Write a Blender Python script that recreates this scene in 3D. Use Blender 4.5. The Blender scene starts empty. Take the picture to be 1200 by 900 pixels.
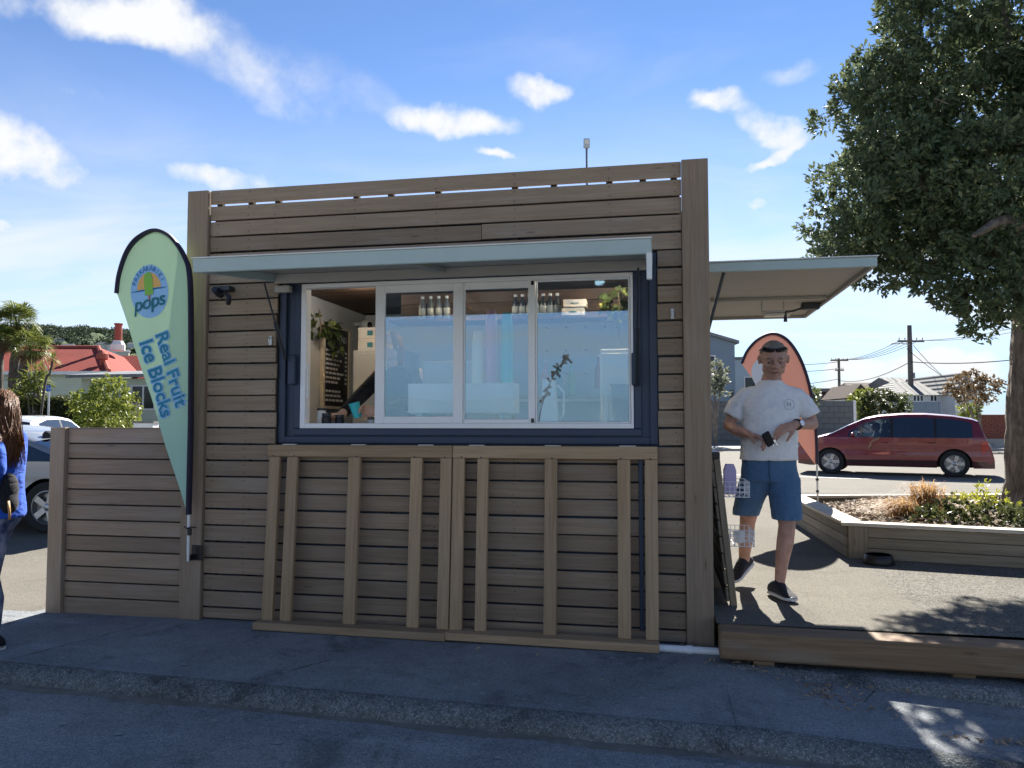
import bpy, bmesh, math, random
import numpy as np
from mathutils import Vector, Matrix, Euler
R = math.radians
rnd = random.Random(7)
S = bpy.context.scene
COL = S.collection

# ------------------------------------------------------------------ camera
cam_d = bpy.data.cameras.new('camera'); cam = bpy.data.objects.new('camera', cam_d); COL.objects.link(cam)
cam.location = (3.547, -5.278, 1.45)
cam.rotation_euler = (R(90 + 3.046), 0, R(10.856))
cam_d.sensor_width = 36; cam_d.lens = 27.0; cam_d.clip_start = 0.05; cam_d.clip_end = 6000
S.camera = cam

# ------------------------------------------------------------------ exposure
S.view_settings.view_transform = 'Standard'; S.view_settings.look = 'None'
S.view_settings.exposure = 1.9; S.view_settings.gamma = 1.0; S.view_settings.use_curve_mapping = False
S.cycles.max_bounces = 8; S.cycles.transparent_max_bounces = 16
S.cycles.sample_clamp_indirect = 6.0

# ------------------------------------------------------------------ sun + sky
SUN_AZ = R(5.0)      # from +y towards +x
SUN_EL = R(35.5)
sd = bpy.data.lights.new('sun', 'SUN'); sd.energy = 4.6; sd.angle = R(0.55); sd.color = (1.0, 0.95, 0.87)
sun = bpy.data.objects.new('sun', sd); COL.objects.link(sun)
tosun = Vector((math.sin(SUN_AZ) * math.cos(SUN_EL), math.cos(SUN_AZ) * math.cos(SUN_EL), math.sin(SUN_EL)))
sun.rotation_euler = (-tosun).to_track_quat('-Z', 'Y').to_euler(); sun.location = (0, 0, 30)

W = bpy.data.worlds.new('World'); S.world = W; W.use_nodes = True
W.cycles.sampling_method = 'MANUAL'; W.cycles.sample_map_resolution = 256
wt = W.node_tree; wt.nodes.clear()
def wn(t, **k):
    n = wt.nodes.new(t)
    for a, v in k.items(): setattr(n, a, v)
    return n
def wset(n, i, v):
    if isinstance(v, bpy.types.NodeSocket): wt.links.new(v, n.inputs[i])
    else: n.inputs[i].default_value = v
def wmath(op, a, b=0.0, clamp=False):
    n = wn('ShaderNodeMath', operation=op, use_clamp=clamp); wset(n, 0, a); wset(n, 1, b); return n.outputs[0]
def wdot(a, vec):
    n = wn('ShaderNodeVectorMath', operation='DOT_PRODUCT'); wset(n, 0, a); wset(n, 1, vec); return n.outputs['Value']
def wramp(x, lo, hi, a=0.0, b=1.0):
    n = wn('ShaderNodeMapRange', interpolation_type='SMOOTHSTEP'); wset(n, 0, x); wset(n, 1, lo); wset(n, 2, hi); wset(n, 3, a); wset(n, 4, b); return n.outputs[0]
sky = wn('ShaderNodeTexSky', sky_type='NISHITA', sun_disc=False)
sky.sun_elevation = SUN_EL; sky.sun_rotation = SUN_AZ
sky.air_density = 0.72; sky.dust_density = 0.0; sky.ozone_density = 2.0; sky.altitude = 0
tc = wn('ShaderNodeTexCoord'); DIR = tc.outputs['Generated']
el = wdot(DIR, (0, 0, 1))
# wispy noise in a cloud-layer plane
pl = wn('ShaderNodeVectorMath', operation='DIVIDE'); wset(pl, 0, DIR)
den = wmath('ADD', wmath('MAXIMUM', el, 0.0), 0.16)
cmb = wn('ShaderNodeCombineXYZ'); wset(cmb, 0, den); wset(cmb, 1, den); wset(cmb, 2, 1.0); wset(pl, 1, cmb.outputs[0])
mp = wn('ShaderNodeMapping'); wset(mp, 0, pl.outputs[0]); mp.inputs['Scale'].default_value = (1.0, 1.9, 0.0); mp.inputs['Rotation'].default_value = (0, 0, R(24))
def wnoise(vec, sc, det, rough, dist=0.0):
    n = wn('ShaderNodeTexNoise'); wset(n, 'Vector', vec); wset(n, 'Scale', sc); wset(n, 'Detail', det); wset(n, 'Roughness', rough); wset(n, 'Distortion', dist); return n.outputs[0]
nz1 = wn('ShaderNodeTexNoise'); wset(nz1, 'Vector', DIR); wset(nz1, 'Scale', 7.0); wset(nz1, 'Detail', 5); wset(nz1, 'Roughness', .6)
sb = wn('ShaderNodeVectorMath', operation='SUBTRACT'); wset(sb, 0, nz1.outputs[1]); wset(sb, 1, (.5, .5, .5))
sc_ = wn('ShaderNodeVectorMath', operation='SCALE'); wset(sc_, 0, sb.outputs[0]); wset(sc_, 'Scale', .085)
add_ = wn('ShaderNodeVectorMath', operation='ADD'); wset(add_, 0, DIR); wset(add_, 1, sc_.outputs[0]); DIRD = add_.outputs[0]
n_w = wnoise(mp.outputs[0], 1.3, 6, 0.55, 0.5)
n_f = wnoise(DIR, 9.0, 7, 0.62, 0.25)
n_p = wnoise(DIR, 22.0, 6, 0.6, 0.1)
def cdir(azd, eld):   # azimuth measured from +y towards +x
    a, e = R(azd), R(eld)
    return Vector((math.sin(a) * math.cos(e), math.cos(a) * math.cos(e), math.sin(e)))
def blob(azd, eld, wdeg, hdeg, tilt, amt, soft=0.9):
    c = cdir(azd, eld); e1 = Vector((c.y, -c.x, 0)).normalized(); e2 = e1.cross(c) * 1.0
    if e2.z < 0: e2 = -e2
    t = R(tilt); a1 = e1 * math.cos(t) + e2 * math.sin(t); a2 = -e1 * math.sin(t) + e2 * math.cos(t)
    u = wmath('MULTIPLY', wdot(DIRD, a1), 1 / math.sin(R(wdeg))); v = wmath('MULTIPLY', wdot(DIRD, a2), 1 / math.sin(R(hdeg)))
    front = wramp(wdot(DIR, c), 0.3, 0.6)
    d = wmath('SQRT', wmath('ADD', wmath('MULTIPLY', u, u), wmath('MULTIPLY', v, v)))
    m = wramp(d, 1.25, 1.25 - soft * 1.15, 0.0, amt)
    return wmath('MULTIPLY', m, front)
BL = [(-40.0, 25.6, 8.6, 1.5, 6, 1.05), (-43.9, 16.6, 4.0, 2.5, -10, 1.25), (-44.8, 11.9, 1.7, 0.7, 0, 0.90), (-29.7, 23.8, 7.4, 2.3, -20, 0.62),
      (-40.2, 21.1, 4.2, 1.0, -14, 0.34), (-15.1, 22.2, 5.0, 1.4, 4, 1.15), (-9.0, 24.5, 2.6, 1.0, -8, 1.00), (-12.2, 19.7, 2.2, 0.6, -3, 0.80),
      (-31.4, 17.0, 5.6, 1.5, -3, 0.82), (4.5, 22.2, 2.2, 0.9, 0, 1.10), (8.6, 20.4, 3.4, 1.2, -22, 1.05), (8.2, 18.6, 2.7, 0.6, 14, 0.80),
      (9.4, 24.0, 3.0, 1.0, 14, 0.5), (7.4, 15.5, 1.3, 0.6, 8, 0.70), (16.8, 3.6, 7.3, 1.2, 0, 1.30), (19.7, 4.6, 3.3, 0.9, 0, 1.10),
      (13.7, 4.6, 2.3, 0.9, 0, 1.00), (-39.5, 10.1, 2.2, 0.5, -8, 0.80), (12.4, 5.9, 5.5, 0.4, 0, 0.60), (13.1, 2.5, 3.5, 0.8, 0, 0.90),
      (-20.2, 22.9, 9.5, 1.8, -24, 0.34), (38.0, 20.0, 6.0, 1.6, 8, 0.8), (60.0, 14.0, 7.0, 1.5, -8, 0.8), (-70.0, 20.0, 8.0, 2.0, 6, 0.8)]
acc = None
for b in BL:
    m = blob(*b)
    acc = m if acc is None else wmath('ADD', acc, m)
puff = wmath('MULTIPLY', acc, wmath('ADD', wmath('MULTIPLY', n_f, 1.5), -0.10))
puff = wmath('ADD', puff, wmath('MULTIPLY', wmath('SUBTRACT', n_p, 0.5), wmath('MULTIPLY', acc, 0.9)))
puffm = wramp(puff, 0.05, 0.80)
# thin cirrus veil over the middle heights, fading to clear blue higher up
veil = wmath('MULTIPLY', wmath('ADD', wmath('MULTIPLY', wramp(n_w, 0.30, 0.75), 0.55), 0.30), wmath('MULTIPLY', wramp(el, 0.44, 0.16), wramp(el, 0.02, 0.12)))
wisp = wmath('MULTIPLY', wramp(n_w, 0.50, 0.80), 0.15)
cm = wmath('MAXIMUM', puffm, wmath('MAXIMUM', veil, wisp), True)
hs = wn('ShaderNodeHueSaturation'); wset(hs, 'Saturation', 1.0); wset(hs, 'Color', sky.outputs[0])
s1 = wn('ShaderNodeVectorMath', operation='SCALE'); wset(s1, 0, hs.outputs[0]); wset(s1, 'Scale', 1 / 4.6)
g0 = wn('ShaderNodeGamma'); wset(g0, 'Color', s1.outputs[0]); wset(g0, 'Gamma', 1.22)
gm = wn('ShaderNodeVectorMath', operation='SCALE'); wset(gm, 0, g0.outputs[0]); wset(gm, 'Scale', 4.6)
hz = wn('ShaderNodeMix', data_type='RGBA', blend_type='MIX'); wset(hz, 0, wmath('MULTIPLY', wramp(el, 0.20, 0.0), 0.85)); wset(hz, 6, gm.outputs[0]); wset(hz, 7, (2.2, 3.0, 4.2, 1))
mixc = wn('ShaderNodeMix', data_type='RGBA', blend_type='MIX')
wset(mixc, 0, cm); wset(mixc, 6, hz.outputs[2])
CLOUD = 5.4
wset(mixc, 7, (CLOUD * 0.97, CLOUD * 0.985, CLOUD * 1.0, 1))
bg = wn('ShaderNodeBackground'); wset(bg, 'Color', mixc.outputs[2]); bg.inputs['Strength'].default_value = 0.05
wo = wn('ShaderNodeOutputWorld'); wt.links.new(bg.outputs[0], wo.inputs[0])

# ------------------------------------------------------------------ tagging
def tag(o, label=None, cat=None, group=None, kind=None):
    if label: o['label'] = label
    if cat: o['category'] = cat
    if group: o['group'] = group
    if kind: o['kind'] = kind
    return o
def empty(name, loc=(0, 0, 0), rz=0.0, label=None, cat=None, group=None):
    o = bpy.data.objects.new(name, None); COL.objects.link(o); o.location = loc; o.rotation_euler = (0, 0, rz)
    o.empty_display_size = 0.1
    return tag(o, label, cat, group)
KIDS = {}
def link(name, me, mat=None, parent=None, loc=(0, 0, 0), rot=None):
    o = bpy.data.objects.new(name, me); COL.objects.link(o); o.location = loc
    if rot is not None:
        if isinstance(rot, Matrix): o.rotation_mode = 'QUATERNION'; o.rotation_quaternion = rot.to_quaternion()
        else: o.rotation_euler = rot
    if parent is not None: o.parent = parent; KIDS.setdefault(parent.name, []).append(o)
    if mat is not None and len(me.materials) == 0: me.materials.append(M[mat] if isinstance(mat, str) else mat)
    return o
def copy_tree(o, parent=None):
    c = o.copy(); COL.objects.link(c); c.parent = parent
    if parent is not None: KIDS.setdefault(parent.name, []).append(c)
    for ch in list(KIDS.get(o.name, [])): copy_tree(ch, c)
    return c

# ------------------------------------------------------------------ mesh builder
class MB:
    def __init__(s): s.v = []; s.f = []; s.m = []; s.mi = 0
    def add(s, vs, fs):
        n = len(s.v); s.v += [tuple(v) for v in vs]; s.f += [tuple(i + n for i in f) for f in fs]; s.m += [s.mi] * len(fs); return s
    def box(s, c, sz, rot=None):
        hx, hy, hz = sz[0] / 2, sz[1] / 2, sz[2] / 2
        vs = [Vector((x, y, z)) for x in (-hx, hx) for y in (-hy, hy) for z in (-hz, hz)]
        if rot is not None: vs = [rot @ v for v in vs]
        c = Vector(c); vs = [v + c for v in vs]
        return s.add(vs, [(0, 1, 3, 2), (4, 6, 7, 5), (0, 4, 5, 1), (2, 3, 7, 6), (0, 2, 6, 4), (1, 5, 7, 3)])
    def bb(s, x0, x1, y0, y1, z0, z1): return s.box(((x0 + x1) / 2, (y0 + y1) / 2, (z0 + z1) / 2), (abs(x1 - x0), abs(y1 - y0), abs(z1 - z0)))
    def cbox(s, c, sz, b=0.004, rot=None):   # chamfered box
        hx, hy, hz = sz[0] / 2, sz[1] / 2, sz[2] / 2; b = min(b, hx * .9, hy * .9, hz * .9)
        idx = {}; vs = []
        for sx in (-1, 1):
            for sy in (-1, 1):
                for sz_ in (-1, 1):
                    for ax in range(3):
                        p = [sx * (hx - (0 if ax == 0 else b)), sy * (hy - (0 if ax == 1 else b)), sz_ * (hz - (0 if ax == 2 else b))]
                        idx[(sx, sy, sz_, ax)] = len(vs); vs.append(Vector(p))
        fs = []
        for ax in range(3):
            a, c2 = [i for i in range(3) if i != ax]
            for sg in (-1, 1):
                q = []
                for (p, r) in ((-1, -1), (1, -1), (1, 1), (-1, 1)):
                    k = [0, 0, 0]; k[ax] = sg; k[a] = p; k[c2] = r; q.append(idx[(k[0], k[1], k[2], ax)])
                fs.append(tuple(q))
        for ax in range(3):      # edges along ax
            a, c2 = [i for i in range(3) if i != ax]
            for p in (-1, 1):
                for r in (-1, 1):
                    k0 = [0, 0, 0]; k0[ax] = -1; k0[a] = p; k0[c2] = r; k1 = list(k0); k1[ax] = 1
                    fs.append((idx[(*k0, a)], idx[(*k1, a)], idx[(*k1, c2)], idx[(*k0, c2)]))
        for sx in (-1, 1):
            for sy in (-1, 1):
                for sz_ in (-1, 1): fs.append((idx[(sx, sy, sz_, 0)], idx[(sx, sy, sz_, 1)], idx[(sx, sy, sz_, 2)]))
        if rot is not None: vs = [rot @ v for v in vs]
        c = Vector(c)
        return s.add([v + c for v in vs], fs)
    def tube(s, pts, rad, n=10, cap=True, flat=1.0):
        pts = [Vector(p) for p in pts]; k = len(pts)
        if not hasattr(rad, '__len__'): rad = [rad] * k
        t0 = (pts[1] - pts[0]).normalized(); ref = Vector((0, 0, 1)) if abs(t0.z) < .9 else Vector((1, 0, 0))
        u = t0.cross(ref).normalized(); vs = []
        for i in range(k):
            t = (pts[min(i + 1, k - 1)] - pts[max(i - 1, 0)]).normalized()
            u = (u - t * u.dot(t)).normalized(); w = t.cross(u)
            for j in range(n):
                a = 2 * math.pi * j / n; vs.append(pts[i] + u * math.cos(a) * rad[i] + w * math.sin(a) * rad[i] * flat)
        fs = [(i * n + j, i * n + (j + 1) % n, (i + 1) * n + (j + 1) % n, (i + 1) * n + j) for i in range(k - 1) for j in range(n)]
        if cap: fs += [tuple(range(n))[::-1], tuple(range((k - 1) * n, k * n))]
        return s.add(vs, fs)
    def lathe(s, prof, n=20, c=(0, 0, 0), rot=None):   # prof: (r, z)
        c = Vector(c); vs = []
        for r, z in prof:
            for j in range(n):
                a = 2 * math.pi * j / n; v = Vector((r * math.cos(a), r * math.sin(a), z))
                if rot is not None: v = rot @ v
                vs.append(v + c)
        k = len(prof)
        fs = [(i * n + j, i * n + (j + 1) % n, (i + 1) * n + (j + 1) % n, (i + 1) * n + j) for i in range(k - 1) for j in range(n)]
        if prof[0][0] > 1e-6: fs.append(tuple(range(n))[::-1])
        if prof[-1][0] > 1e-6: fs.append(tuple(range((k - 1) * n, k * n)))
        return s.add(vs, fs)
    def ell(s, c, r, nu=16, nv=10, rot=None):
        c = Vector(c); vs = []; 
        for i in range(nv + 1):
            th = math.pi * i / nv
            for j in range(nu):
                a = 2 * math.pi * j / nu; v = Vector((r[0] * math.sin(th) * math.cos(a), r[1] * math.sin(th) * math.sin(a), -r[2] * math.cos(th)))
                if rot is not None: v = rot @ v
                vs.append(v + c)
        fs = [(i * nu + j, i * nu + (j + 1) % nu, (i + 1) * nu + (j + 1) % nu, (i + 1) * nu + j) for i in range(nv) for j in range(nu)]
        return s.add(vs, fs)
    def prism(s, poly, axis, a0, a1):   # polygon in the two other axes extruded along axis
        def P(p, a):
            q = [0, 0, 0]; o = [i for i in range(3) if i != axis]; q[axis] = a; q[o[0]] = p[0]; q[o[1]] = p[1]; return q
        n = len(poly)
        vs = [P(p, a0) for p in poly] + [P(p, a1) for p in poly]
        fs = [tuple(range(n))[::-1], tuple(range(n, 2 * n))] + [(i, (i + 1) % n, n + (i + 1) % n, n + i) for i in range(n)]
        return s.add(vs, fs)
    def grid(s, fn, nu, nv):
        vs = [fn(i / nu, j / nv) for i in range(nu + 1) for j in range(nv + 1)]
        fs = [(i * (nv + 1) + j, (i + 1) * (nv + 1) + j, (i + 1) * (nv + 1) + j + 1, i * (nv + 1) + j + 1) for i in range(nu) for j in range(nv)]
        return s.add(vs, fs)
    def mesh(s, name='mesh', smooth=False, fixn=True, merge=False, angle=None):
        me = bpy.data.meshes.new(name); me.from_pydata(s.v, [], s.f); me.update()
        if fixn or merge:
            bm = bmesh.new(); bm.from_mesh(me)
            if merge: bmesh.ops.remove_doubles(bm, verts=bm.verts, dist=1e-5)
            bmesh.ops.recalc_face_normals(bm, faces=bm.faces); bm.to_mesh(me); bm.free()
        if any(s.m) and not merge: me.polygons.foreach_set('material_index', s.m)
        if smooth:
            me.polygons.foreach_set('use_smooth', [True] * len(me.polygons))
            if angle:
                try: me.set_sharp_from_angle(angle=R(angle))
                except Exception: pass
        return me
    def build(s, name, mat, parent=None, loc=(0, 0, 0), rot=None, smooth=False, merge=False, angle=None):
        return link(name, s.mesh(name, smooth, True, merge, angle), mat, parent, loc, rot)
def mb(): return MB()
def tri(me, mod_list):   # apply modifiers through the depsgraph
    o = bpy.data.objects.new('tmp_build', me); COL.objects.link(o)
    for t, kw in mod_list:
        m = o.modifiers.new('m', t)
        for k, v in kw.items(): setattr(m, k, v)
    dg = bpy.context.evaluated_depsgraph_get(); dg.update()
    out = bpy.data.meshes.new_from_object(o.evaluated_get(dg))
    bpy.data.objects.remove(o); return out
FONT = {}
def text_mesh(body, size=0.1, align='CENTER', extrude=0.0, shear=0.0, offset=0.0, spacing=1.0):
    c = bpy.data.curves.new('t', 'FONT'); c.body = body; c.size = size; c.align_x = align; c.align_y = 'CENTER'; c.extrude = extrude
    c.shear = shear; c.offset = offset; c.space_character = spacing; c.resolution_u = 3
    o = bpy.data.objects.new('t', c); COL.objects.link(o); dg = bpy.context.evaluated_depsgraph_get(); dg.update()
    me = bpy.data.meshes.new_from_object(o.evaluated_get(dg)); bpy.data.objects.remove(o); return me

# ------------------------------------------------------------------ materials
M = {}
class NT:
    def __init__(s, name):
        s.mat = bpy.data.materials.new(name); s.mat.use_nodes = True; s.t = s.mat.node_tree; s.t.nodes.clear()
        s.out = s.t.nodes.new('ShaderNodeOutputMaterial'); s.b = s.t.nodes.new('ShaderNodeBsdfPrincipled'); s.t.links.new(s.b.outputs[0], s.out.inputs[0]); M[name] = s.mat
        s.tc = s.t.nodes.new('ShaderNodeTexCoord')
    def n(s, t, **k):
        x = s.t.nodes.new(t)
        for a, v in k.items(): setattr(x, a, v)
        return x
    def set(s, n, i, v):
        if isinstance(v, bpy.types.NodeSocket): s.t.links.new(v, n.inputs[i])
        else: n.inputs[i].default_value = v
    def noise(s, vec, sc, det=4, rough=.55, dist=0., col=False):
        x = s.n('ShaderNodeTexNoise'); s.set(x, 'Vector', vec); s.set(x, 'Scale', sc); s.set(x, 'Detail', det); s.set(x, 'Roughness', rough); s.set(x, 'Distortion', dist); return x.outputs[1 if col else 0]
    def map(s, vec, scale=(1, 1, 1), loc=(0, 0, 0), rot=(0, 0, 0)):
        x = s.n('ShaderNodeMapping'); s.set(x, 0, vec); s.set(x, 'Scale', scale); s.set(x, 'Location', loc); s.set(x, 'Rotation', rot); return x.outputs[0]
    def math(s, op, a, b=0., c=0., clamp=False):
        x = s.n('ShaderNodeMath', operation=op, use_clamp=clamp); s.set(x, 0, a); s.set(x, 1, b); s.set(x, 2, c); return x.outputs[0]
    def range(s, x, a, b, c=0., d=1., smooth=True):
        q = s.n('ShaderNodeMapRange', interpolation_type='SMOOTHSTEP' if smooth else 'LINEAR'); s.set(q, 0, x); s.set(q, 1, a); s.set(q, 2, b); s.set(q, 3, c); s.set(q, 4, d); return q.outputs[0]
    def mix(s, f, a, b, mode='MIX'):
        x = s.n('ShaderNodeMix', data_type='RGBA', blend_type=mode); s.set(x, 0, f)
        s.set(x, 6, a if isinstance(a, bpy.types.NodeSocket) else (*a, 1)); s.set(x, 7, b if isinstance(b, bpy.types.NodeSocket) else (*b, 1)); return x.outputs[2]
    def bump(s, h, strength=.3, dist=.01):
        x = s.n('ShaderNodeBump'); s.set(x, 'Height', h); s.set(x, 'Strength', strength); s.set(x, 'Distance', dist); s.set(s.b, 'Normal', x.outputs[0]); return x
    def P(s, **k):
        for a, v in k.items():
            nm = {'color': 'Base Color', 'rough': 'Roughness', 'metal': 'Metallic', 'spec': 'Specular IOR Level', 'coat': 'Coat Weight', 'coatr': 'Coat Roughness', 'sss': 'Subsurface Weight', 'trans': 'Transmission Weight', 'emit': 'Emission Color', 'estr': 'Emission Strength', 'sheen': 'Sheen Weight', 'alpha': 'Alpha'}[a]
            if nm in ('Base Color', 'Emission Color') and not isinstance(v, bpy.types.NodeSocket): v = (*v, 1)
            s.set(s.b, nm, v)
        return s
    def objrand(s):
        return s.n('ShaderNodeObjectInfo').outputs['Random']
def plain(name, col, rough=.6, metal=0., var=.12, sc=14., bump=.06, spec=.4, coat=0.):
    t = NT(name); v = t.tc.outputs['Object']
    n1 = t.noise(v, sc, 5, .6); n2 = t.noise(v, sc * .22, 3, .5)
    k = t.math('ADD', t.math('MULTIPLY', t.math('SUBTRACT', n1, .5), var * 1.4), t.math('MULTIPLY', t.math('SUBTRACT', n2, .5), var * 2.2))
    f = t.math('ADD', k, 1.0)
    c = t.n('ShaderNodeVectorMath', operation='SCALE'); t.set(c, 0, col); t.set(c, 'Scale', f)
    t.P(color=c.outputs[0], rough=t.math('ADD', t.math('MULTIPLY', k, .6), rough, clamp=True), metal=metal, spec=spec, coat=coat)
    if bump: t.bump(n1, bump, .004)
    return t.mat
def wood(name, dark, light, rough=.8, wear=(.34, .31, .27), wear_amt=.35, tint=.18):
    t = NT(name); o = t.tc.outputs['Object']; r = t.objrand()
    off = t.n('ShaderNodeCombineXYZ'); t.set(off, 0, t.math('MULTIPLY', r, 37.)); t.set(off, 1, t.math('MULTIPLY', r, 11.)); t.set(off, 2, t.math('MULTIPLY', r, 23.))
    va = t.n('ShaderNodeVectorMath', operation='ADD'); t.set(va, 0, o); t.set(va, 1, off.outputs[0]); v = va.outputs[0]
    g1 = t.noise(t.map(v, (1.6, 30, 42)), 1.0, 6, .62, .9)        # long grain
    g2 = t.noise(t.map(v, (5, 160, 190)), 1.0, 3, .6, .2)          # fine fibre
    big = t.noise(t.map(v, (1.1, 3, 5)), 1.3, 3, .55)             # blotches
    kn = t.n('ShaderNodeTexVoronoi'); t.set(kn, 'Vector', t.map(v, (1.5, 8, 8))); t.set(kn, 'Scale', 1.1)
    knot = t.range(kn.outputs[0], .10, .02)
    c = t.mix(t.range(g1, .22, .8), dark, light)
    c = t.mix(t.math('MULTIPLY', t.range(big, .48, .78), wear_amt), c, wear)
    c = t.mix(t.math('MULTIPLY', knot, .55), c, tuple(x * .35 for x in dark))
    br = t.math('ADD', t.math('MULTIPLY', t.math('SUBTRACT', r, .5), tint * 2), t.math('ADD', t.math('MULTIPLY', t.math('SUBTRACT', g2, .5), .22), 1.0))
    s = t.n('ShaderNodeVectorMath', operation='SCALE'); t.set(s, 0, c); t.set(s, 'Scale', br)
    t.P(color=s.outputs[0], rough=t.math('ADD', t.math('MULTIPLY', g1, .18), rough - .1), spec=.3)
    t.bump(t.math('ADD', t.math('MULTIPLY', g1, .7), t.math('MULTIPLY', g2, .5)), .45, .004)
    return t.mat
wood('stained_wood', (.230, .166, .111), (.325, .245, .172))
wood('batten_wood', (.28, .188, .108), (.425, .30, .182), wear_amt=.12)
wood('planter_wood', (.175, .14, .095), (.285, .235, .165), wear=(.35, .32, .26))
wood('beam_wood', (.17, .108, .06), (.29, .19, .11), wear=(.4, .36, .3), wear_amt=.3, tint=.05)
wood('cap_wood', (.42, .37, .29), (.62, .56, .45), wear=(.6, .56, .48), tint=.08)
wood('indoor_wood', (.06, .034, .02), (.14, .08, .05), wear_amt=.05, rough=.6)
def asphalt(name, base, agg, speck, scale=1., light=.35, bump=.5, stain=.3):
    t = NT(name); v = t.tc.outputs['Object']
    vo = t.n('ShaderNodeTexVoronoi'); t.set(vo, 'Vector', v); t.set(vo, 'Scale', 120 * scale)
    vo2 = t.n('ShaderNodeTexVoronoi'); t.set(vo2, 'Vector', v); t.set(vo2, 'Scale', 310 * scale)
    hue = t.n('ShaderNodeSeparateColor'); t.set(hue, 0, vo.outputs['Color'])
    hue2 = t.n('ShaderNodeSeparateColor'); t.set(hue2, 0, vo2.outputs['Color'])
    n1 = t.noise(v, 1.1, 6, .6); n2 = t.noise(v, 7., 5, .65); n3 = t.noise(v, .33, 4, .55)
    c = t.mix(hue.outputs[0], base, agg)
    c = t.mix(t.math('MULTIPLY', t.range(hue2.outputs[1], 1 - light, 1 - light + .12), .75), c, speck)
    dirt = t.math('ADD', t.math('MULTIPLY', t.math('SUBTRACT', n1, .5), stain * 1.8), t.math('ADD', t.math('MULTIPLY', t.math('SUBTRACT', n2, .5), stain * .9), t.math('MULTIPLY', t.math('SUBTRACT', n3, .5), stain * 1.6)))
    blot = t.math('MULTIPLY', t.range(t.noise(v, 1.9, 6, .68, .6), .52, .68), stain * .75); pale = t.math('MULTIPLY', t.range(t.noise(t.map(v, (.5, 2.2, 1), (7, 3, 0)), 1.3, 6, .65), .56, .74), stain * .6)
    s = t.n('ShaderNodeVectorMath', operation='SCALE'); t.set(s, 0, c); t.set(s, 'Scale', t.math('ADD', t.math('SUBTRACT', t.math('ADD', dirt, pale), blot), 1.0))
    t.P(color=s.outputs[0], rough=.95, spec=.04)
    h = t.math('ADD', t.math('MULTIPLY', vo.outputs[0], .7), t.math('ADD', t.math('MULTIPLY', vo2.outputs[0], .5), t.math('MULTIPLY', n2, .4)))
    t.bump(h, bump, .006)
    return t.mat
asphalt('path_asphalt', (.17, .183, .193), (.27, .285, .295), (.46, .47, .48), 1., .13, .6, .5)
asphalt('street_asphalt', (.165, .18, .19), (.265, .28, .292), (.50, .51, .52), .85, .15, .7, .5)
asphalt('forecourt_asphalt', (.115, .107, .09), (.17, .159, .136), (.25, .236, .205), .9, .25, .45, .18)
asphalt('aggregate', (.082, .077, .066), (.178, .168, .148), (.29, .28, .25), .55, .3, .9, .2)
asphalt('kerb_concrete', (.10, .11, .11), (.185, .195, .19), (.38, .39, .38), .6, .16, .9, .7)
asphalt('far_road', (.15, .14, .122), (.20, .188, .167), (.26, .25, .225), .5, .2, .3, .15)
asphalt('concrete', (.3, .29, .27), (.38, .37, .34), (.45, .44, .42), .5, .2, .3, .3)
plain('navy_steel', (.030, .048, .088), .5, 0., .2, 10, .1)
plain('white_alu', (.80, .81, .82), .35, 0., .06, 20, .02)
plain('awning_edge', (.38, .48, .475), .5, 0., .14, 6, .08)
plain('awning_panel', (.36, .345, .32), .65, 0., .2, 3, .08)
plain('black_plastic', (.012, .012, .014), .4, 0., .1)
plain('dark_steel', (.05, .055, .065), .45, .6, .1)
plain('galv', (.45, .47, .48), .4, .7, .12)
plain('white_paint', (.72, .72, .70), .5, 0., .06)
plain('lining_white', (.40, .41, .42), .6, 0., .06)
plain('pegboard', (.50, .52, .53), .6, 0., .05)
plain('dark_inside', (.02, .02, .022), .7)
plain('pvc', (.75, .77, .78), .35, 0., .08)
def glass(name, refl, tint, rough=.0, gcol=(.93, .96, 1)):
    t = NT(name); t.t.nodes.remove(t.b)
    tr = t.n('ShaderNodeBsdfTransparent'); t.set(tr, 0, (*tint, 1)); gl = t.n('ShaderNodeBsdfGlossy'); t.set(gl, 'Roughness', rough); t.set(gl, 0, (*gcol, 1))
    fr = t.n('ShaderNodeFresnel'); t.set(fr, 0, 1.45)
    f = t.math('ADD', fr.outputs[0], refl, clamp=True)
    mx = t.n('ShaderNodeMixShader'); t.set(mx, 0, f); t.t.links.new(tr.outputs[0], mx.inputs[1]); t.t.links.new(gl.outputs[0], mx.inputs[2]); t.t.links.new(mx.outputs[0], t.out.inputs[0])
    return t.mat
glass('window_glass', .125, (.88, .93, .96), 0., (.66, .86, 1.))
glass('car_glass', .08, (.42, .5, .52))
glass('car_dark_glass', .10, (.05, .07, .09))
glass('house_glass', .2, (.25, .28, .3))

PLANKS = {}
def plank_mesh(L, w, t, b=.004):
    k = (round(L, 3), round(w, 3), round(t, 3), b)
    if k not in PLANKS: PLANKS[k] = MB().cbox((0, 0, 0), (L, t, w), b).mesh('plank')
    return PLANKS[k]
def plank(name, p0, p1, w, t, mat, parent=None, wdir=(0, 0, 1), b=.004):
    """board running p0->p1; w = size along wdir, t = size across"""
    p0, p1 = Vector(p0), Vector(p1); ax = (p1 - p0); L = ax.length; ax.normalize()
    wd = Vector(wdir); wd = (wd - ax * wd.dot(ax)).normalized(); td = wd.cross(ax)
    me = plank_mesh(L, w, t, b)
    if len(me.materials) and me.materials[0] != M[mat]: me = me.copy(); me.materials.clear()
    m = Matrix((ax, td, wd)).transposed()
    o = link(name, me, mat, parent, (p0 + p1) / 2, m); return o
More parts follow.
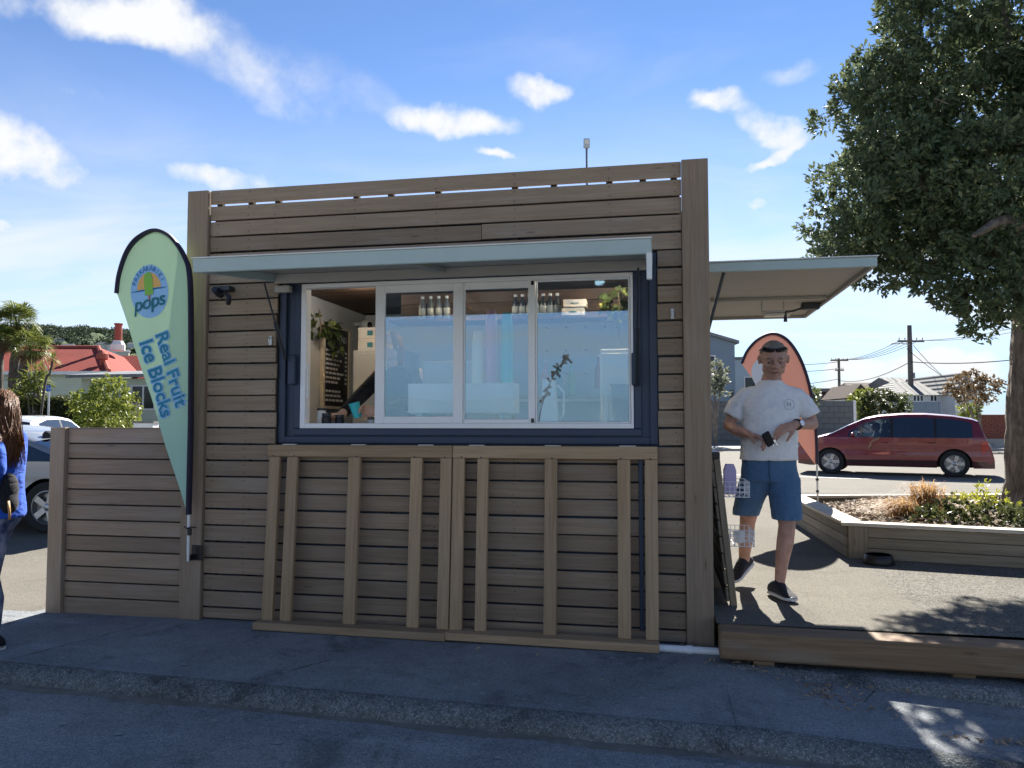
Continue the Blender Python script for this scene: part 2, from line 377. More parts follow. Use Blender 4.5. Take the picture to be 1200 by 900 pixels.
# ------------------------------------------------------------------ ground
def height(x, y):
    """one ground: front path level 0, forecourt behind the beam raised, land behind slightly higher"""
    def ss(a, b, t): t = min(1, max(0, (t - a) / (b - a))); return t * t * (3 - 2 * t)
    left = .2 * ss(.3, 8., y)
    right = .2
    if y < -.22: return 0.
    k = ss(2.0, 2.4, x) if y < 3 else ss(-2, 3, x)
    if x > 3.3: k = 1.
    if x < 3.3 and y < 3: k = 0.
    return left * (1 - k) + right * k
m = mb()   # land sheet out to the horizon, lower than the paving
def bigring():
    rs = [0, 6, 12, 25, 60, 150, 400, 1000, 2500, 4000]; n = 48; vs = [(3, 8, .12)]
    for r in rs[1:]:
        for j in range(n): a = 2 * math.pi * j / n; vs.append((3 + r * math.cos(a), 8 + r * math.sin(a), -.25 if r < 30 else -.3))
    fs = [(0, 1 + j, 1 + (j + 1) % n) for j in range(n)]
    for i in range(len(rs) - 2):
        for j in range(n): fs.append((1 + i * n + j, 1 + (i + 1) * n + j, 1 + (i + 1) * n + (j + 1) % n, 1 + i * n + (j + 1) % n))
    vs[0] = (3, 8, -.25)
    return vs, fs
m.add(*bigring())
NT('land'); t = NT('land_grass'); v = t.tc.outputs['Object']
t.P(color=t.mix(t.noise(v, .4, 6, .6), (.05, .07, .025), (.14, .13, .06)), rough=.95); t.bump(t.noise(v, 6, 5, .7), .6, .05)
tag(m.build('ground', 'land_grass'), kind='structure')
# front street and kerb
def kerb_y(x): return -1.245 - .05 * (x + .37)
m = mb()
def street(u, v):
    x = -12 + 24 * u; y = kerb_y(x) - .02 - v * 7.0
    return (x, y, -.085 - .03 * v * 7 * .2)
m.grid(street, 24, 8)
tag(m.build('road', 'street_asphalt', smooth=True), kind='structure')
def path_z(x, y):
    k = min(1, max(0, (x - 3.95) / 1.7)); f = min(1, max(0, (-.40 - y) / .25)) if x > 3.9 else 0
    return -.055 * k * f
m = mb()
def fpath(u, v):
    x = -9 + 12.9 * u; y0 = kerb_y(x) + .085; y1 = .45 if x > -1.25 else -.03
    y = y0 + (y1 - y0) * v
    return (x, y, .003 * math.sin(x * 2.1 + y * 3) if x > -1.2 else 0)
m.grid(fpath, 60, 10)
tag(m.build('footpath', 'path_asphalt', smooth=True), kind='structure')
m = mb()     # path to the right: dips away below a kerb line
def kerb2_y(x): return -.455 - .11 * (x - 4.0)
def fpath2(u, v):
    x = 3.9 + 7 * u; y0 = kerb_y(x) + .085; y1 = kerb2_y(x)
    return (x, y0 + (y1 - y0) * v, -.065 * min(1, u * 7 / 1.5))
m.grid(fpath2, 30, 8)
tag(m.build('footpath_dip', 'path_asphalt', smooth=True), kind='structure')
m = mb()
def strip(u, v):
    x = 3.9 + 7 * u; return (x, kerb2_y(x) + .06 + v * (.5 - .06 + .12 * (x - 4)), .0 + .001)
m.grid(strip, 30, 4)
tag(m.build('beam_footing', 'kerb_concrete', smooth=True), kind='structure')
def rough_kerb(name, fy, x0, x1, wdt, ztop, zbot, seed, zt=None):
    rr = random.Random(seed); m = mb(); n = int((x1 - x0) / .03)
    prof = [(wdt, .003), (wdt * .75, .008), (wdt * .4, .004), (.0, -.012), (-.028, -.032), (-.04, -.06), (-.046, -.1)]
    pts = []
    for i in range(n + 1):
        x = x0 + (x1 - x0) * i / n; row = []
        for k, (dy, dz) in enumerate(prof):
            j = 0 if k == 0 else 1
            zz = ztop + (zt(x) if zt else 0)
            row.append((x, fy(x) + dy + rr.uniform(-.009, .009) * j, max(zbot - .03, zz + dz + rr.uniform(-.006, .005) * j)))
        pts += row
    w = len(prof)
    m.add(pts, [(i * w + j, (i + 1) * w + j, (i + 1) * w + j + 1, i * w + j + 1) for i in range(n) for j in range(w - 1)])
    return tag(m.build(name, 'kerb_concrete', smooth=True), kind='structure')
rough_kerb('kerb', kerb_y, -9, 3.9, .09, 0, -.1, 3)
rough_kerb('kerb_dip', kerb_y, 3.9, 10.5, .11, 0, -.12, 5, lambda x: -.065 * min(1, (x - 3.9) / 1.5))
rough_kerb('kerb_step', kerb2_y, 3.88, 10.5, .075, .004, -.1, 4)
m = mb(); m.grid(lambda u, v: (-60 + 130 * u, -8.2 - 26 * v, -.10), 10, 6)
tag(m.build('seafront_paving', 'far_road'), kind='structure')
# sandy drift in the gutter
plain('gutter_sand', (.17, .16, .14), .95, 0, .5, 30, .4)
m = mb(); rr = random.Random(9)
for i in range(200):
    x = -9 + i * .1
    w0 = .03 + .045 * abs(math.sin(i * .37) * math.sin(i * .11 + 1))
    if x < 10: m.add([(x, kerb_y(x) - .03, -.076), (x + .1, kerb_y(x + .1) - .03, -.076), (x + .1, kerb_y(x + .1) - .045 - w0, -.0845), (x, kerb_y(x) - .045 - w0, -.0845)], [(0, 1, 2, 3)])
tag(m.build('gutter_grit', 'gutter_sand', smooth=True), kind='structure')
# forecourt right of the kiosk and land behind it
m = mb()
def court(u, v):
    x = 3.89 + 1.35 * u; y = -.2 + 10. * v; return (x - (.05 if u == 1 else 0) * 0 + u * .12 * min(1, max(0, (y + .2) / 2.6)) * .8, y, .2)
m.grid(court, 6, 20); tag(m.build('forecourt', 'forecourt_asphalt', smooth=True), kind='structure')
m = mb()
def court2(u, v):
    y = -.2 + 10. * v; x0 = 3.62 + 1.62 + .096 * min(1, max(0, (y + .2) / 2.6)); return (x0 + (11 - x0) * u, y, .2)
m.grid(court2, 10, 20); tag(m.build('aggregate_strip', 'aggregate', smooth=True), kind='structure')
m = mb()
def back(u, v):
    x = -70 + 140 * u; y = 9.7 + 70 * v; return (x, y, .196)
m.grid(back, 40, 20); tag(m.build('back_paving', 'far_road', smooth=True), kind='structure')
m = mb()
def leftland(u, v):
    x = -70 + 73.6 * u; y = -.04 + 9.79 * v; return (x, y, height(min(x, -3), y) - .004)
m.grid(leftland, 50, 24); tag(m.build('car_park', 'forecourt_asphalt', smooth=True), kind='structure')
m = mb()
def leftfront(u, v):
    x = -70 + 61 * u; return (x, -1 + 1.45 * v, height(-5, -1 + 1.45 * v) - .006)
m.grid(leftfront, 12, 4); tag(m.build('side_road', 'street_asphalt', smooth=True), kind='structure')
# cracks across the path, white crumbs and gum spots
plain('crack', (.012, .014, .016), .95)
m = mb()
for (x, y0, y1, s) in ((-.42, -1.12, -.2, 5), (1.25, -1.2, -.75, 8), (4.4, -1.3, -.6, 2)):
    rr = random.Random(s); pts = []; n = 16
    for i in range(n + 1): pts.append((x + .30 * i / n + rr.uniform(-.012, .012), y0 + (y1 - y0) * i / n))
    for i in range(n):
        w = rr.uniform(.002, .005); z = .004 + (path_z(x, y0) if x > 3.9 else 0) - (.02 if x > 3.9 else 0)
        m.add([(pts[i][0] - w, pts[i][1], z), (pts[i][0] + w, pts[i][1], z), (pts[i + 1][0] + w, pts[i + 1][1], z), (pts[i + 1][0] - w, pts[i + 1][1], z)], [(0, 1, 2, 3)])
tag(m.build('path_cracks', 'crack'), kind='structure')
plain('gum', (.30, .32, .32), .9, 0, .3)
m = mb(); rr = random.Random(21)
for i in range(620):
    x, y = rr.uniform(-2.5, 6.), rr.uniform(-4.2, -.25)
    z = .006 if y > kerb_y(x) + .1 else -.082
    if kerb_y(x) - .06 < y < kerb_y(x) + .12 or (x > 3.8 and y > -1.3): continue
    r0 = rr.uniform(.003, .008) if rr.random() < .85 else rr.uniform(.010, .02); n = 7; a0 = rr.random() * 6
    m.add([(x + r0 * rr.uniform(.6, 1.2) * math.cos(a0 + k * 6.283 / n) * 1.3, y + r0 * rr.uniform(.6, 1.2) * math.sin(a0 + k * 6.283 / n), z) for k in range(n)], [tuple(range(n))])
tag(m.build('gum_spots', 'gum'), kind='stuff', label='pale specks and gum spots trodden into the asphalt', cat='specks')
# ------------------------------------------------------------------ kiosk
KW, KH = 3.887, 3.244
PITCH, BW = .1215, .1085
K = empty('kiosk', (0, 0, 0), 0, 'brown slatted timber kiosk with a raised awning and white sliding serving window', 'kiosk')
rb = random.Random(11)
plank('post', (.088, -.005, 0), (.088, -.005, KH), .175, .05, 'stained_wood', K, (1, 0, 0))
plank('post', (3.797, -.012, 0), (3.797, -.012, KH), .175, .06, 'stained_wood', K, (1, 0, 0))
for k in range(27):
    zt = KH - PITCH * k; zb = max(.012, zt - BW - (0 if k else -.002)); zc = (zt + zb) / 2; h = zt - zb
    if h < .02: continue
    j = lambda: rb.uniform(-.0028, .0028)
    if 5 <= k <= 15: segs = [(.178, .742), (3.542, 3.708)]
    else: segs = [(.178, 3.708)] if k != 3 else [(.178, 2.31), (2.313, 3.708)]
    if k == 0: zc += .003
    for a, b in segs: plank('wall_board', (a + (rb.uniform(-.004, .003) if a > 3 else 0), .012 + j(), zc + j()), (b + (rb.uniform(-.006, .005) if b < 1 else 0), .012 + j(), zc + j()), h, .02, 'stained_wood', K, (0, 0, 1), .003)
# framing battens behind the boards (they show dark in the gaps)
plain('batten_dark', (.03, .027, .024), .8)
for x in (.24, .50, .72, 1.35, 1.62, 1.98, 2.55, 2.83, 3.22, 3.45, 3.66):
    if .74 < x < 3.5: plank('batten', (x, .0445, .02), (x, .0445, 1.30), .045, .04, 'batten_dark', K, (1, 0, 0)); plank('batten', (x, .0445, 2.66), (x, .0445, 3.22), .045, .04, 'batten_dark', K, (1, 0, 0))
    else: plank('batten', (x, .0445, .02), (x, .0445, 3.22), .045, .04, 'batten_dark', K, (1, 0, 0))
m = mb()
for k in range(26):
    zc = KH - PITCH * k - BW / 2
    for x in (.24, .50, .72, 1.35, 1.98, 2.55, 3.22, 3.66):
        if 5 <= k <= 15 and .73 < x < 3.5: continue
        for dz in (-.032, .032):
            if rb.random() < .9: m.lathe([(0, -.0005), (.0042, -.0005), (.0042, .001), (0, .001)], 6, (x + rb.uniform(-.006, .006), .0005 - rb.uniform(.001, .002), zc + dz + rb.uniform(-.004, .004)), Matrix.Rotation(R(90), 3, 'X'))
tag(m.build('nail_heads', 'dark_steel', K), kind='stuff')
# container shell: front steel wall with opening, roof, sides, back, floor
WX0, WX1, WZ0, WZ1 = .916, 3.375, 1.425, 2.505
m = mb()
m.bb(.06, WX0, .068, .10, .0, 2.9); m.bb(WX1, 3.82, .068, .10, .0, 2.9)
m.bb(WX0, WX1, .068, .10, .0, WZ0); m.bb(WX0, WX1, .068, .10, WZ1, 2.9)
m.build('front_wall', 'navy_steel', K)
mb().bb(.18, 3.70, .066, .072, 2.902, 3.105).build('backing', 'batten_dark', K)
m = mb(); m.bb(.02, 3.84, .10, 3.50, 2.86, 2.93); m.build('roof', 'navy_steel', K)
m = mb(); m.bb(.03, .07, .10, 3.45, 0, 2.86); m.build('side_wall', 'navy_steel', K)
m = mb(); m.bb(3.79, 3.83, .10, .55, 0, 2.86); m.bb(3.79, 3.83, 3.15, 3.45, 0, 2.86); m.bb(3.79, 3.83, .55, 3.15, 0, 1.30); m.bb(3.79, 3.83, .55, 3.15, 2.62, 2.86); m.build('side_wall', 'navy_steel', K)
m = mb(); m.bb(.03, 3.83, 3.45, 3.49, 0, 2.86); m.build('back_wall', 'navy_steel', K)
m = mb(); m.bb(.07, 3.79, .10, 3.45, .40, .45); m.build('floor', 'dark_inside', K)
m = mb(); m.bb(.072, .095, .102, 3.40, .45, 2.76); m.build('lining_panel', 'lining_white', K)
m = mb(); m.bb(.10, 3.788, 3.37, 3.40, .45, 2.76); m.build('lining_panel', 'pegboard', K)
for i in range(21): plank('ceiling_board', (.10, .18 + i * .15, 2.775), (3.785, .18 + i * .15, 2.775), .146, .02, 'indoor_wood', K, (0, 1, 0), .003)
# steel lip round the opening, stepped like the container's own frame
for (x0, x1, z0, z1) in ((.745, .80, 1.315, 2.635), (3.485, 3.54, 1.315, 2.635), (.80, 3.485, 1.315, 1.365)):
    mb().cbox(((x0 + x1) / 2, .052, (z0 + z1) / 2), (x1 - x0, .031, z1 - z0), .004).build('opening_trim', 'navy_steel', K)
for (x0, x1, z0, z1) in ((.862, .914, 1.4245, 2.55), (3.377, 3.43, 1.4245, 2.55), (.862, 3.43, 1.372, 1.423)):
    mb().cbox(((x0 + x1) / 2, .061, (z0 + z1) / 2), (x1 - x0 - .002, .022, z1 - z0 - .002), .004).build('opening_trim', 'navy_steel', K)
# window: outer frame and sashes
win = MB()
fy0, fy1 = .045, .125
for (x0, x1, z0, z1) in ((WX0, WX0 + .042, WZ0, WZ1), (WX1 - .018, WX1, WZ0, WZ1), (WX0 + .042, WX1 - .018, WZ0, WZ0 + .036), (WX0 + .042, WX1 - .018, WZ1 - .03, WZ1)):
    win.cbox(((x0 + x1) / 2, (fy0 + fy1) / 2, (z0 + z1) / 2), (x1 - x0, fy1 - fy0, z1 - z0), .003)
window = win.build('window', 'white_alu', K)
def sash(x0, x1, yc, l, r, b, t, z0=WZ0 + .037, z1=WZ1 - .031, name='sash'):
    f = MB(); th = .026
    if l: f.cbox((x0 + l / 2, yc, (z0 + z1) / 2), (l, th, z1 - z0), .003)
    if r: f.cbox((x1 - r / 2, yc, (z0 + z1) / 2), (r, th, z1 - z0), .003)
    if b: f.cbox(((x0 + l + x1 - r) / 2, yc, z0 + b / 2), (x1 - x0 - l - r, th - .003, b), .003)
    if t: f.cbox(((x0 + l + x1 - r) / 2, yc, z1 - t / 2), (x1 - x0 - l - r, th - .003, t), .003)
    f.build(name, 'white_alu', window)
    g = MB(); g.cbox(((x0 + l + x1 - r) / 2, yc, (z0 + b + z1 - t) / 2), (x1 - x0 - l - r - .001, .006, z1 - z0 - b - t - .001), .001)
    g.build('glass_pane', 'window_glass', window)
sash(1.50, 2.165, .066, .073, .073, .05, .055)
sash(2.168, 2.69, .070, .010, .05, .028, .05)
sash(2.693, 3.354, .070, .012, .012, .010, .012)
# dark seals and the little latch blocks
for (x, z) in ((2.672, WZ1 - .05), (2.672, WZ0 + .055)): mb().cbox((x, .054, z), (.02, .012, .03), .002).build('latch', 'black_plastic', window)
mb().cbox((.975, .052, 1.78), (.014, .02, .26), .003).build('handle', 'white_paint', window)
for (x, z) in ((.862, 1.86), (3.392, 1.83)):
    mb().cbox((x, .028, z), (.058, .05, .22), .006).build('latch_box', 'navy_steel', K)
# awning, hinged above the opening
awn = empty('awning', (0, 0, 0)); awn.parent = K; KIDS.setdefault(K.name, []).append(awn)
AX0, AX1 = .70, 3.512; ay0, az0 = -1.0, 2.487; ay1, az1 = .03, 2.615
slope = math.atan2(az1 - az0, ay1 - ay0); rx = Matrix.Rotation(slope, 3, 'X')
def aw(y): return az0 + (az1 - az0) * (y - ay0) / (ay1 - ay0)
def awbox(name, mat, x0, x1, y0, y1, dz0, dz1, b=.004):
    m = MB(); yc = (y0 + y1) / 2; zc = aw(yc) + (dz0 + dz1) / 2
    m.cbox(((x0 + x1) / 2, yc, zc), (x1 - x0, (y1 - y0) / math.cos(slope), dz1 - dz0), b, rx); return m.build(name, mat, awn)
awbox('panel', 'awning_panel', AX0 + .04, AX1 - .04, ay0 + .04, ay1, -.035, -.002)
mb().cbox(((AX0 + AX1) / 2, ay0 + .018, az0 - .044), (AX1 - AX0, .036, .088), .005, rx).build('front_rail', 'awning_edge', awn)
mb().cbox(((AX0 + AX1) / 2, ay0 + .03, az0 + .0045), (AX1 - AX0 + .01, .09, .008), .002, rx).build('white_lip', 'white_paint', awn)  # white paint stands in for the sunlit highlight on the top edge
awbox('side_rail', 'awning_edge', AX0, AX0 + .038, ay0 + .038, ay1, -.088, 0)
awbox('side_rail', 'awning_edge', AX1 - .038, AX1, ay0 + .038, ay1, -.088, 0)
awbox('rib', 'awning_panel', 1.98, 2.06, ay0 + .038, ay1, -.072, -.036)
awbox('back_rail', 'awning_panel', AX0 + .04, AX1 - .04, ay1 - .075, ay1 - .005, -.105, -.036)
mb().cbox((3.50, ay0 + .012, 2.33), (.03, .03, .15), .004).build('bracket', 'white_paint', awn)
mb().cbox((.80, ay1 - .045, 2.46), (.12, .05, .05), .004).build('bracket', 'awning_panel', awn)
# gas struts
for (p, q) in (((.83, -.02, 1.93), (.80, -.30, 2.46)), ((3.40, -.02, 1.72), (3.425, -.42, 2.44))):
    m = MB(); a, b = Vector(p), Vector(q); m.tube([a, a.lerp(b, .5)], .014, 10); m.tube([a.lerp(b, .48), b], .007, 8); m.build('gas_strut', 'dark_steel', awn, smooth=True, angle=40)
# small camera light bolted under the left end
s = mb(); s.cbox((.36, -.06, 2.47), (.10, .08, .035), .004); s.tube([(.34, -.07, 2.44), (.40, -.12, 2.42), (.47, -.2, 2.35)], .012, 8); s.lathe([(.0, -.05), (.024, -.05), (.028, 0), (.024, .05), (0, .05)], 12, (.31, -.09, 2.44), Matrix.Rotation(R(70), 3, 'X')); s.lathe([(.0, -.04), (.018, -.04), (.022, 0), (.016, .05), (0, .05)], 12, (.46, -.19, 2.36), Matrix.Rotation(R(60), 3, 'X') @ Matrix.Rotation(R(30), 3, 'Y'))
s.build('spot_fixture', 'dark_steel', K, smooth=True, angle=40)
for (x, z) in ((.70, 2.08), (3.64, 2.20)):
    s = mb(); s.cbox((x, -.004, z), (.022, .012, .07), .002); s.tube([(x, -.012, z + .02), (x, -.035, z + .01), (x, -.035, z - .02)], .005, 8); s.build('hook', 'galv', K)
# side canopy over the right-hand counter
can = empty('side_canopy', (0, 0, 0)); can.parent = K; KIDS.setdefault(K.name, []).append(can)
cx0, cx1, cy0, cy1, cz = 3.83, 5.075, .50, 3.20, 2.585
mb().cbox(((cx0 + cx1) / 2, cy0 + .014, cz + .022), (cx1 - cx0, .028, .07), .004).build('front_rail', 'awning_edge', can)
mb().cbox(((cx0 + cx1) / 2, cy0 + .06, cz + .062), (cx1 - cx0 + .02, .15, .008), .002).build('white_lip', 'white_paint', can)  # white strip matching the awning's painted edge highlight
mb().cbox((cx1 - .014, (cy0 + cy1) / 2, cz + .022), (.028, cy1 - cy0 - .06, .07), .004).build('end_rail', 'awning_panel', can)
mb().cbox(((cx0 + cx1) / 2, cy1 - .014, cz + .022), (cx1 - cx0, .028, .07), .004).build('back_rail', 'awning_panel', can)
for y0, y1 in ((cy0 + .03, 1.6), (1.603, 2.4), (2.403, cy1 - .03)):
    mb().bb(cx0, cx1 - .03, y0, y1, cz + .02, cz + .045).build('soffit_panel', 'awning_soffit' if 0 else 'awning_panel', can)
mb().cbox(((cx0 + cx1) / 2 - .02, 1.95, cz + .004), (cx1 - cx0 - .06, .05, .032), .004).build('rib', 'awning_panel', can)
m = mb(); m.tube([(3.86, .66, 1.96), (4.03, .60, 2.59)], .013, 10); m.build('gas_strut', 'dark_steel', can, smooth=True, angle=40)
m = mb(); m.tube([(3.86, 3.05, 1.96), (4.03, 3.05, 2.59)], .013, 10); m.build('gas_strut', 'dark_steel', can, smooth=True, angle=40)
m = mb(); m.tube([(4.50, 2.2, 2.60), (4.50, 2.2, 2.51), (4.70, 2.2, 2.51), (4.70, 2.2, 2.60)], .008, 8); m.build('handle', 'galv', can)
m = mb(); m.cbox((4.96, 2.35, 2.57), (.16, .09, .06), .005); m.tube([(4.90, 2.35, 2.56), (4.80, 2.35, 2.53), (4.74, 2.35, 2.53), (4.735, 2.35, 2.47)], .010, 8); m.lathe([(0, -.03), (.018, -.03), (.014, .03), (0, .03)], 10, (4.735, 2.35, 2.46)); m.build('lamp_fixture', 'dark_steel', can)
mb().cbox((4.75, 3.0, 2.585), (.25, .1, .03), .004).build('lamp_fixture', 'white_paint', can)
# two hinged counter flaps folded down under the window
def flap(x0, x1, cols):
    f = empty('counter_flap', (0, 0, 0)); f.parent = K; KIDS.setdefault(K.name, []).append(f)
    def yz(z): return -.055 - (1.30 - z) / 1.28 * .085      # leans out towards the foot
    plank('rail', (x0, yz(1.255) - .0, 1.262), (x1, yz(1.255), 1.262), .085, .04, 'batten_wood', f, (0, 0, 1))
    for a, b in cols: plank('batten', ((a + b) / 2, yz(.06), .058), ((a + b) / 2, yz(1.215), 1.217), b - a, .038, 'batten_wood', f, (1, 0, 0))
    plank('foot_rail', (x0 - .01, -.16, .036), (x1, -.175, .030), .145, .052, 'batten_wood', f, (0, 1, .0))
    for q in (.12, .5, .86): mb().cbox((x0 + (x1 - x0) * q, -.052, 1.308), (.11, .035, .008), .002).build('hinge', 'galv', f)
    for a, b in cols:
        for zz in (1.235, 1.285): mb().lathe([(0, -.001), (.006, -.001), (.006, .0012), (0, .0012)], 8, ((a + b) / 2 + rb.uniform(-.02, .02), yz(zz) - .0205, zz - .01), Matrix.Rotation(R(90), 3, 'X')).build('screw', 'dark_steel', f)
    return f
flap(.728, 2.124, ((.742, .826), (.883, .966), (1.358, 1.448), (1.823, 1.908), (2.040, 2.122)))
flap(2.128, 3.532, ((2.131, 2.214), (2.306, 2.384), (2.776, 2.862), (3.268, 3.352), (3.448, 3.531)))
# two upright navy bars behind the flaps, near their outer sides
mb().cbox((.86, -.012, .66), (.03, .02, 1.16), .004).build('navy_bar', 'navy_steel', K)
mb().cbox((3.42, -.012, .66), (.03, .02, 1.16), .004).build('navy_bar', 'navy_steel', K)

# ------------------------------------------------------------------ fence
FN = empty('wooden_fence', (-1.145, 0, 0), 0, 'low brown slatted timber fence running off the left post of the kiosk', 'fence')
plank('post', (.066, .0, -.02), (.066, -.006, 1.43), .13, .06, 'stained_wood', FN, (1, 0, 0))
for k in range(12):
    zt = 1.418 - k * .1185; zb = max(-.01, zt - .1075) if k < 11 else -.02
    plank('slat', (.132, .012, (zt + zb) / 2), (1.144, .012, (zt + zb) / 2), zt - zb, .02, 'stained_wood', FN, (0, 0, 1), .003)
plank('cap', (.13, .02, 1.423), (1.144, .02, 1.423), .05, .012, 'stained_wood', FN, (0, 1, 0), .003)
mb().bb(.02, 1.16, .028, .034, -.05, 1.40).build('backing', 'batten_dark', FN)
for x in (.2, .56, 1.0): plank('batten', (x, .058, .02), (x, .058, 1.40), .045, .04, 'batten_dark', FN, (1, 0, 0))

# ------------------------------------------------------------------ beam, pipe
bm_ = empty('timber_beam', (4.75, -.30, 0), 0, 'heavy squared timber beam lying along the edge of the raised forecourt', 'beam')
o = plank('beam', (-.855, .0, .118), (2.6, -.08, .106), .165, .21, 'beam_wood', bm_, (0, 0, 1), .012)
# drying cracks
plain('wood_crack', (.02, .015, .01), .9)
m = mb(); rr = random.Random(4)
for (xa, xb, z) in ((-.3, .35, .13), (.5, 1.5, .10), (1.3, 2.2, .15), (-.7, -.4, .08)):
    n = 14; pts = [(xa + (xb - xa) * i / n, z + rr.uniform(-.004, .004) - .01 * i / n) for i in range(n + 1)]
    for i in range(n):
        y = -.1062 - .0234 * ((pts[i][0] + .82) / 3.42) * 1.0 - .0008; y2 = -.1062 - .0234 * ((pts[i + 1][0] + .82) / 3.42) - .0008; w = .0012 * math.sin(math.pi * (i + .5) / n) + .0003
        m.add([(pts[i][0], y, pts[i][1] - w), (pts[i + 1][0], y2, pts[i + 1][1] - w), (pts[i + 1][0], y2, pts[i + 1][1] + w), (pts[i][0], y, pts[i][1] + w)], [(0, 1, 2, 3)])
m.build('drying_crack', 'wood_crack', bm_)
for x in (-.6, .5, 1.6): mb().cbox((x, 0, .016), (.12, .17, .034), .003).build('packer', 'beam_wood', bm_)
pp = MB(); pp.tube([(3.50, -.19, .024), (3.92, -.20, .024)], .023, 14); pp.lathe([(.0, -.02), (.028, -.02), (.028, .02), (0, .02)], 14, (3.72, -.195, .024), Matrix.Rotation(R(90), 3, 'Y'))
tag(pp.build('drain_pipe', 'pvc', smooth=True, angle=50), 'short white plastic pipe on the ground beside the timber beam', 'pipe')
# ------------------------------------------------------------------ feather flags
def curve_smooth(pts, n):
    """Catmull-Rom through 2-D/3-D points"""
    P = [Vector(p) for p in pts]; P = [P[0] * 2 - P[1]] + P + [P[-1] * 2 - P[-2]]; out = []
    for i in range(1, len(P) - 2):
        for k in range(n):
            t = k / n; a, b, c, d = P[i - 1], P[i], P[i + 1], P[i + 2]
            out.append(.5 * ((2 * b) + (c - a) * t + (2 * a - 5 * b + 4 * c - d) * t * t + (3 * b - a - 3 * c + d) * t ** 3))
    out.append(P[-2]); return out
def cloth_mat(name, c0, c1, z0, z1):
    t = NT(name); v = t.tc.outputs['Object']; sp = t.n('ShaderNodeSeparateXYZ'); t.set(sp, 0, v)
    n1 = t.noise(t.map(v, (9, 9, 1.2)), 1.6, 4, .5); w = t.noise(v, 260, 2, .5)
    c = t.mix(t.range(t.math('ADD', sp.outputs[2], t.math('MULTIPLY', n1, .5)), z0, z1), c0, c1)
    t.P(color=c, rough=.75, spec=.2)
    t.bump(t.math('ADD', n1, t.math('MULTIPLY', w, .1)), .25, .02)
    tl = t.n('ShaderNodeBsdfTranslucent'); t.set(tl, 0, c); mx = t.n('ShaderNodeMixShader'); t.set(mx, 0, .035)
    t.t.links.new(t.b.outputs[0], mx.inputs[1]); t.t.links.new(tl.outputs[0], mx.inputs[2]); t.t.links.new(mx.outputs[0], t.out.inputs[0])
cloth_mat('flag_green', (.40, .62, .48), (.45, .65, .42), 1.2, 2.7)
cloth_mat('flag_pink', (.80, .36, .27), (.82, .37, .28), .8, 2.4)
plain('flag_navy', (.022, .02, .045), .6, 0, .2)
plain('print_teal', (.02, .22, .33), .7, 0, .1); plain('print_blue', (.28, .52, .78), .7, 0, .06); plain('print_line', (.03, .17, .38), .7, 0, .06)
plain('print_orange', (.72, .42, .13), .7, 0, .06); plain('print_leaf', (.22, .48, .08), .7, 0, .06); plain('print_red', (.5, .12, .05), .7); plain('print_dark', (.02, .16, .2), .7)
plain('print_white', (.74, .78, .84), .7)
def feather(root, arc, tip_i, cloth_bottom, y, clothmat, wave, sleeve_w, base_pts):
    """arc: list of (x, z) from the free tip over the top and down the pole"""
    pts = curve_smooth([(x, 0, z) for x, z in arc], 8)
    # cloth between the straight free edge and the arc, row by row
    tip = Vector((arc[0][0], 0, arc[0][1])); bot = Vector((cloth_bottom[0], 0, cloth_bottom[1]))
    ztop = max(p.z for p in pts); itop = max(range(len(pts)), key=lambda i: pts[i].z)
    def xright(z):
        for i in range(itop, len(pts) - 1):
            if pts[i].z >= z >= pts[i + 1].z: t = (pts[i].z - z) / max(1e-6, pts[i].z - pts[i + 1].z); return pts[i].x + (pts[i + 1].x - pts[i].x) * t
        return pts[-1].x
    def xleft(z):
        if z > tip.z:
            for i in range(0, itop):
                if pts[i].z <= z <= pts[i + 1].z: t = (z - pts[i].z) / max(1e-6, pts[i + 1].z - pts[i].z); return pts[i].x + (pts[i + 1].x - pts[i].x) * t
            return pts[itop].x
        t = (z - bot.z) / (tip.z - bot.z); return bot.x + (tip.x - bot.x) * t
    def yw(x, z): return wave * (math.sin(x * 9 + z * 2.1) * .5 + math.sin(x * 17 - z * 3.3) * .25 + math.sin(z * 5 + x * 4) * .2)
    m = MB(); m.grid(lambda u, v: (lambda z: (lambda xl, xr: (xl + (xr - xl) * v, yw(xl + (xr - xl) * v, z), z))(xleft(z), xright(z)))(bot.z + (ztop - .003 - bot.z) * u), 90, 26)
    cl = m.build('flag_cloth', clothmat, root, smooth=True)
    s = MB(); s.tube([(p.x, yw(p.x, p.z) * .5 - .002, p.z) for p in pts if p.z > bot.z - .02], sleeve_w / 2, 10, True, .45); s.build('pole_sleeve', 'flag_navy', root, smooth=True, angle=50)
    return cl, yw
FL = empty('feather_flag', (.13, -.12, 0), 0, 'pale green feather flag advertising ice blocks strapped to the kiosk post', 'flag', 'feather flags')
ox = .13
arcL = [(-0.513, 2.453), (-0.496, 2.597), (-0.442, 2.767), (-0.357, 2.875), (-0.22, 2.928), (-0.096, 2.889), (-0.007, 2.8), (0.052, 2.707), (0.09, 2.615), (0.112, 2.426), (0.124, 2.073), (0.126, 1.69), (0.127, 1.247), (0.128, 0.789)]
cl, yw = feather(FL, [(x - ox, z) for x, z in arcL], 0, (-.02, .80), 0, 'flag_green', .022, .062, None)
m = mb(); m.tube([(.0, 0, .80), (.002, 0, .45)], .011, 10); m.build('pole', 'white_paint', FL, smooth=True, angle=40)
m = mb(); m.cbox((.03, .068, .50), (.085, .012, .11), .003); m.cbox((.0, .035, .47), (.035, .07, .04), .004); m.build('bracket', 'black_plastic', FL)
m = mb(); m.tube([(-.03, -.005, .70), (.0, -.022, .69), (.03, -.01, .70), (.035, .04, .69)], .005, 6); m.cbox((.018, -.015, .665), (.03, .02, .05), .004); m.build('tie', 'black_plastic', FL)
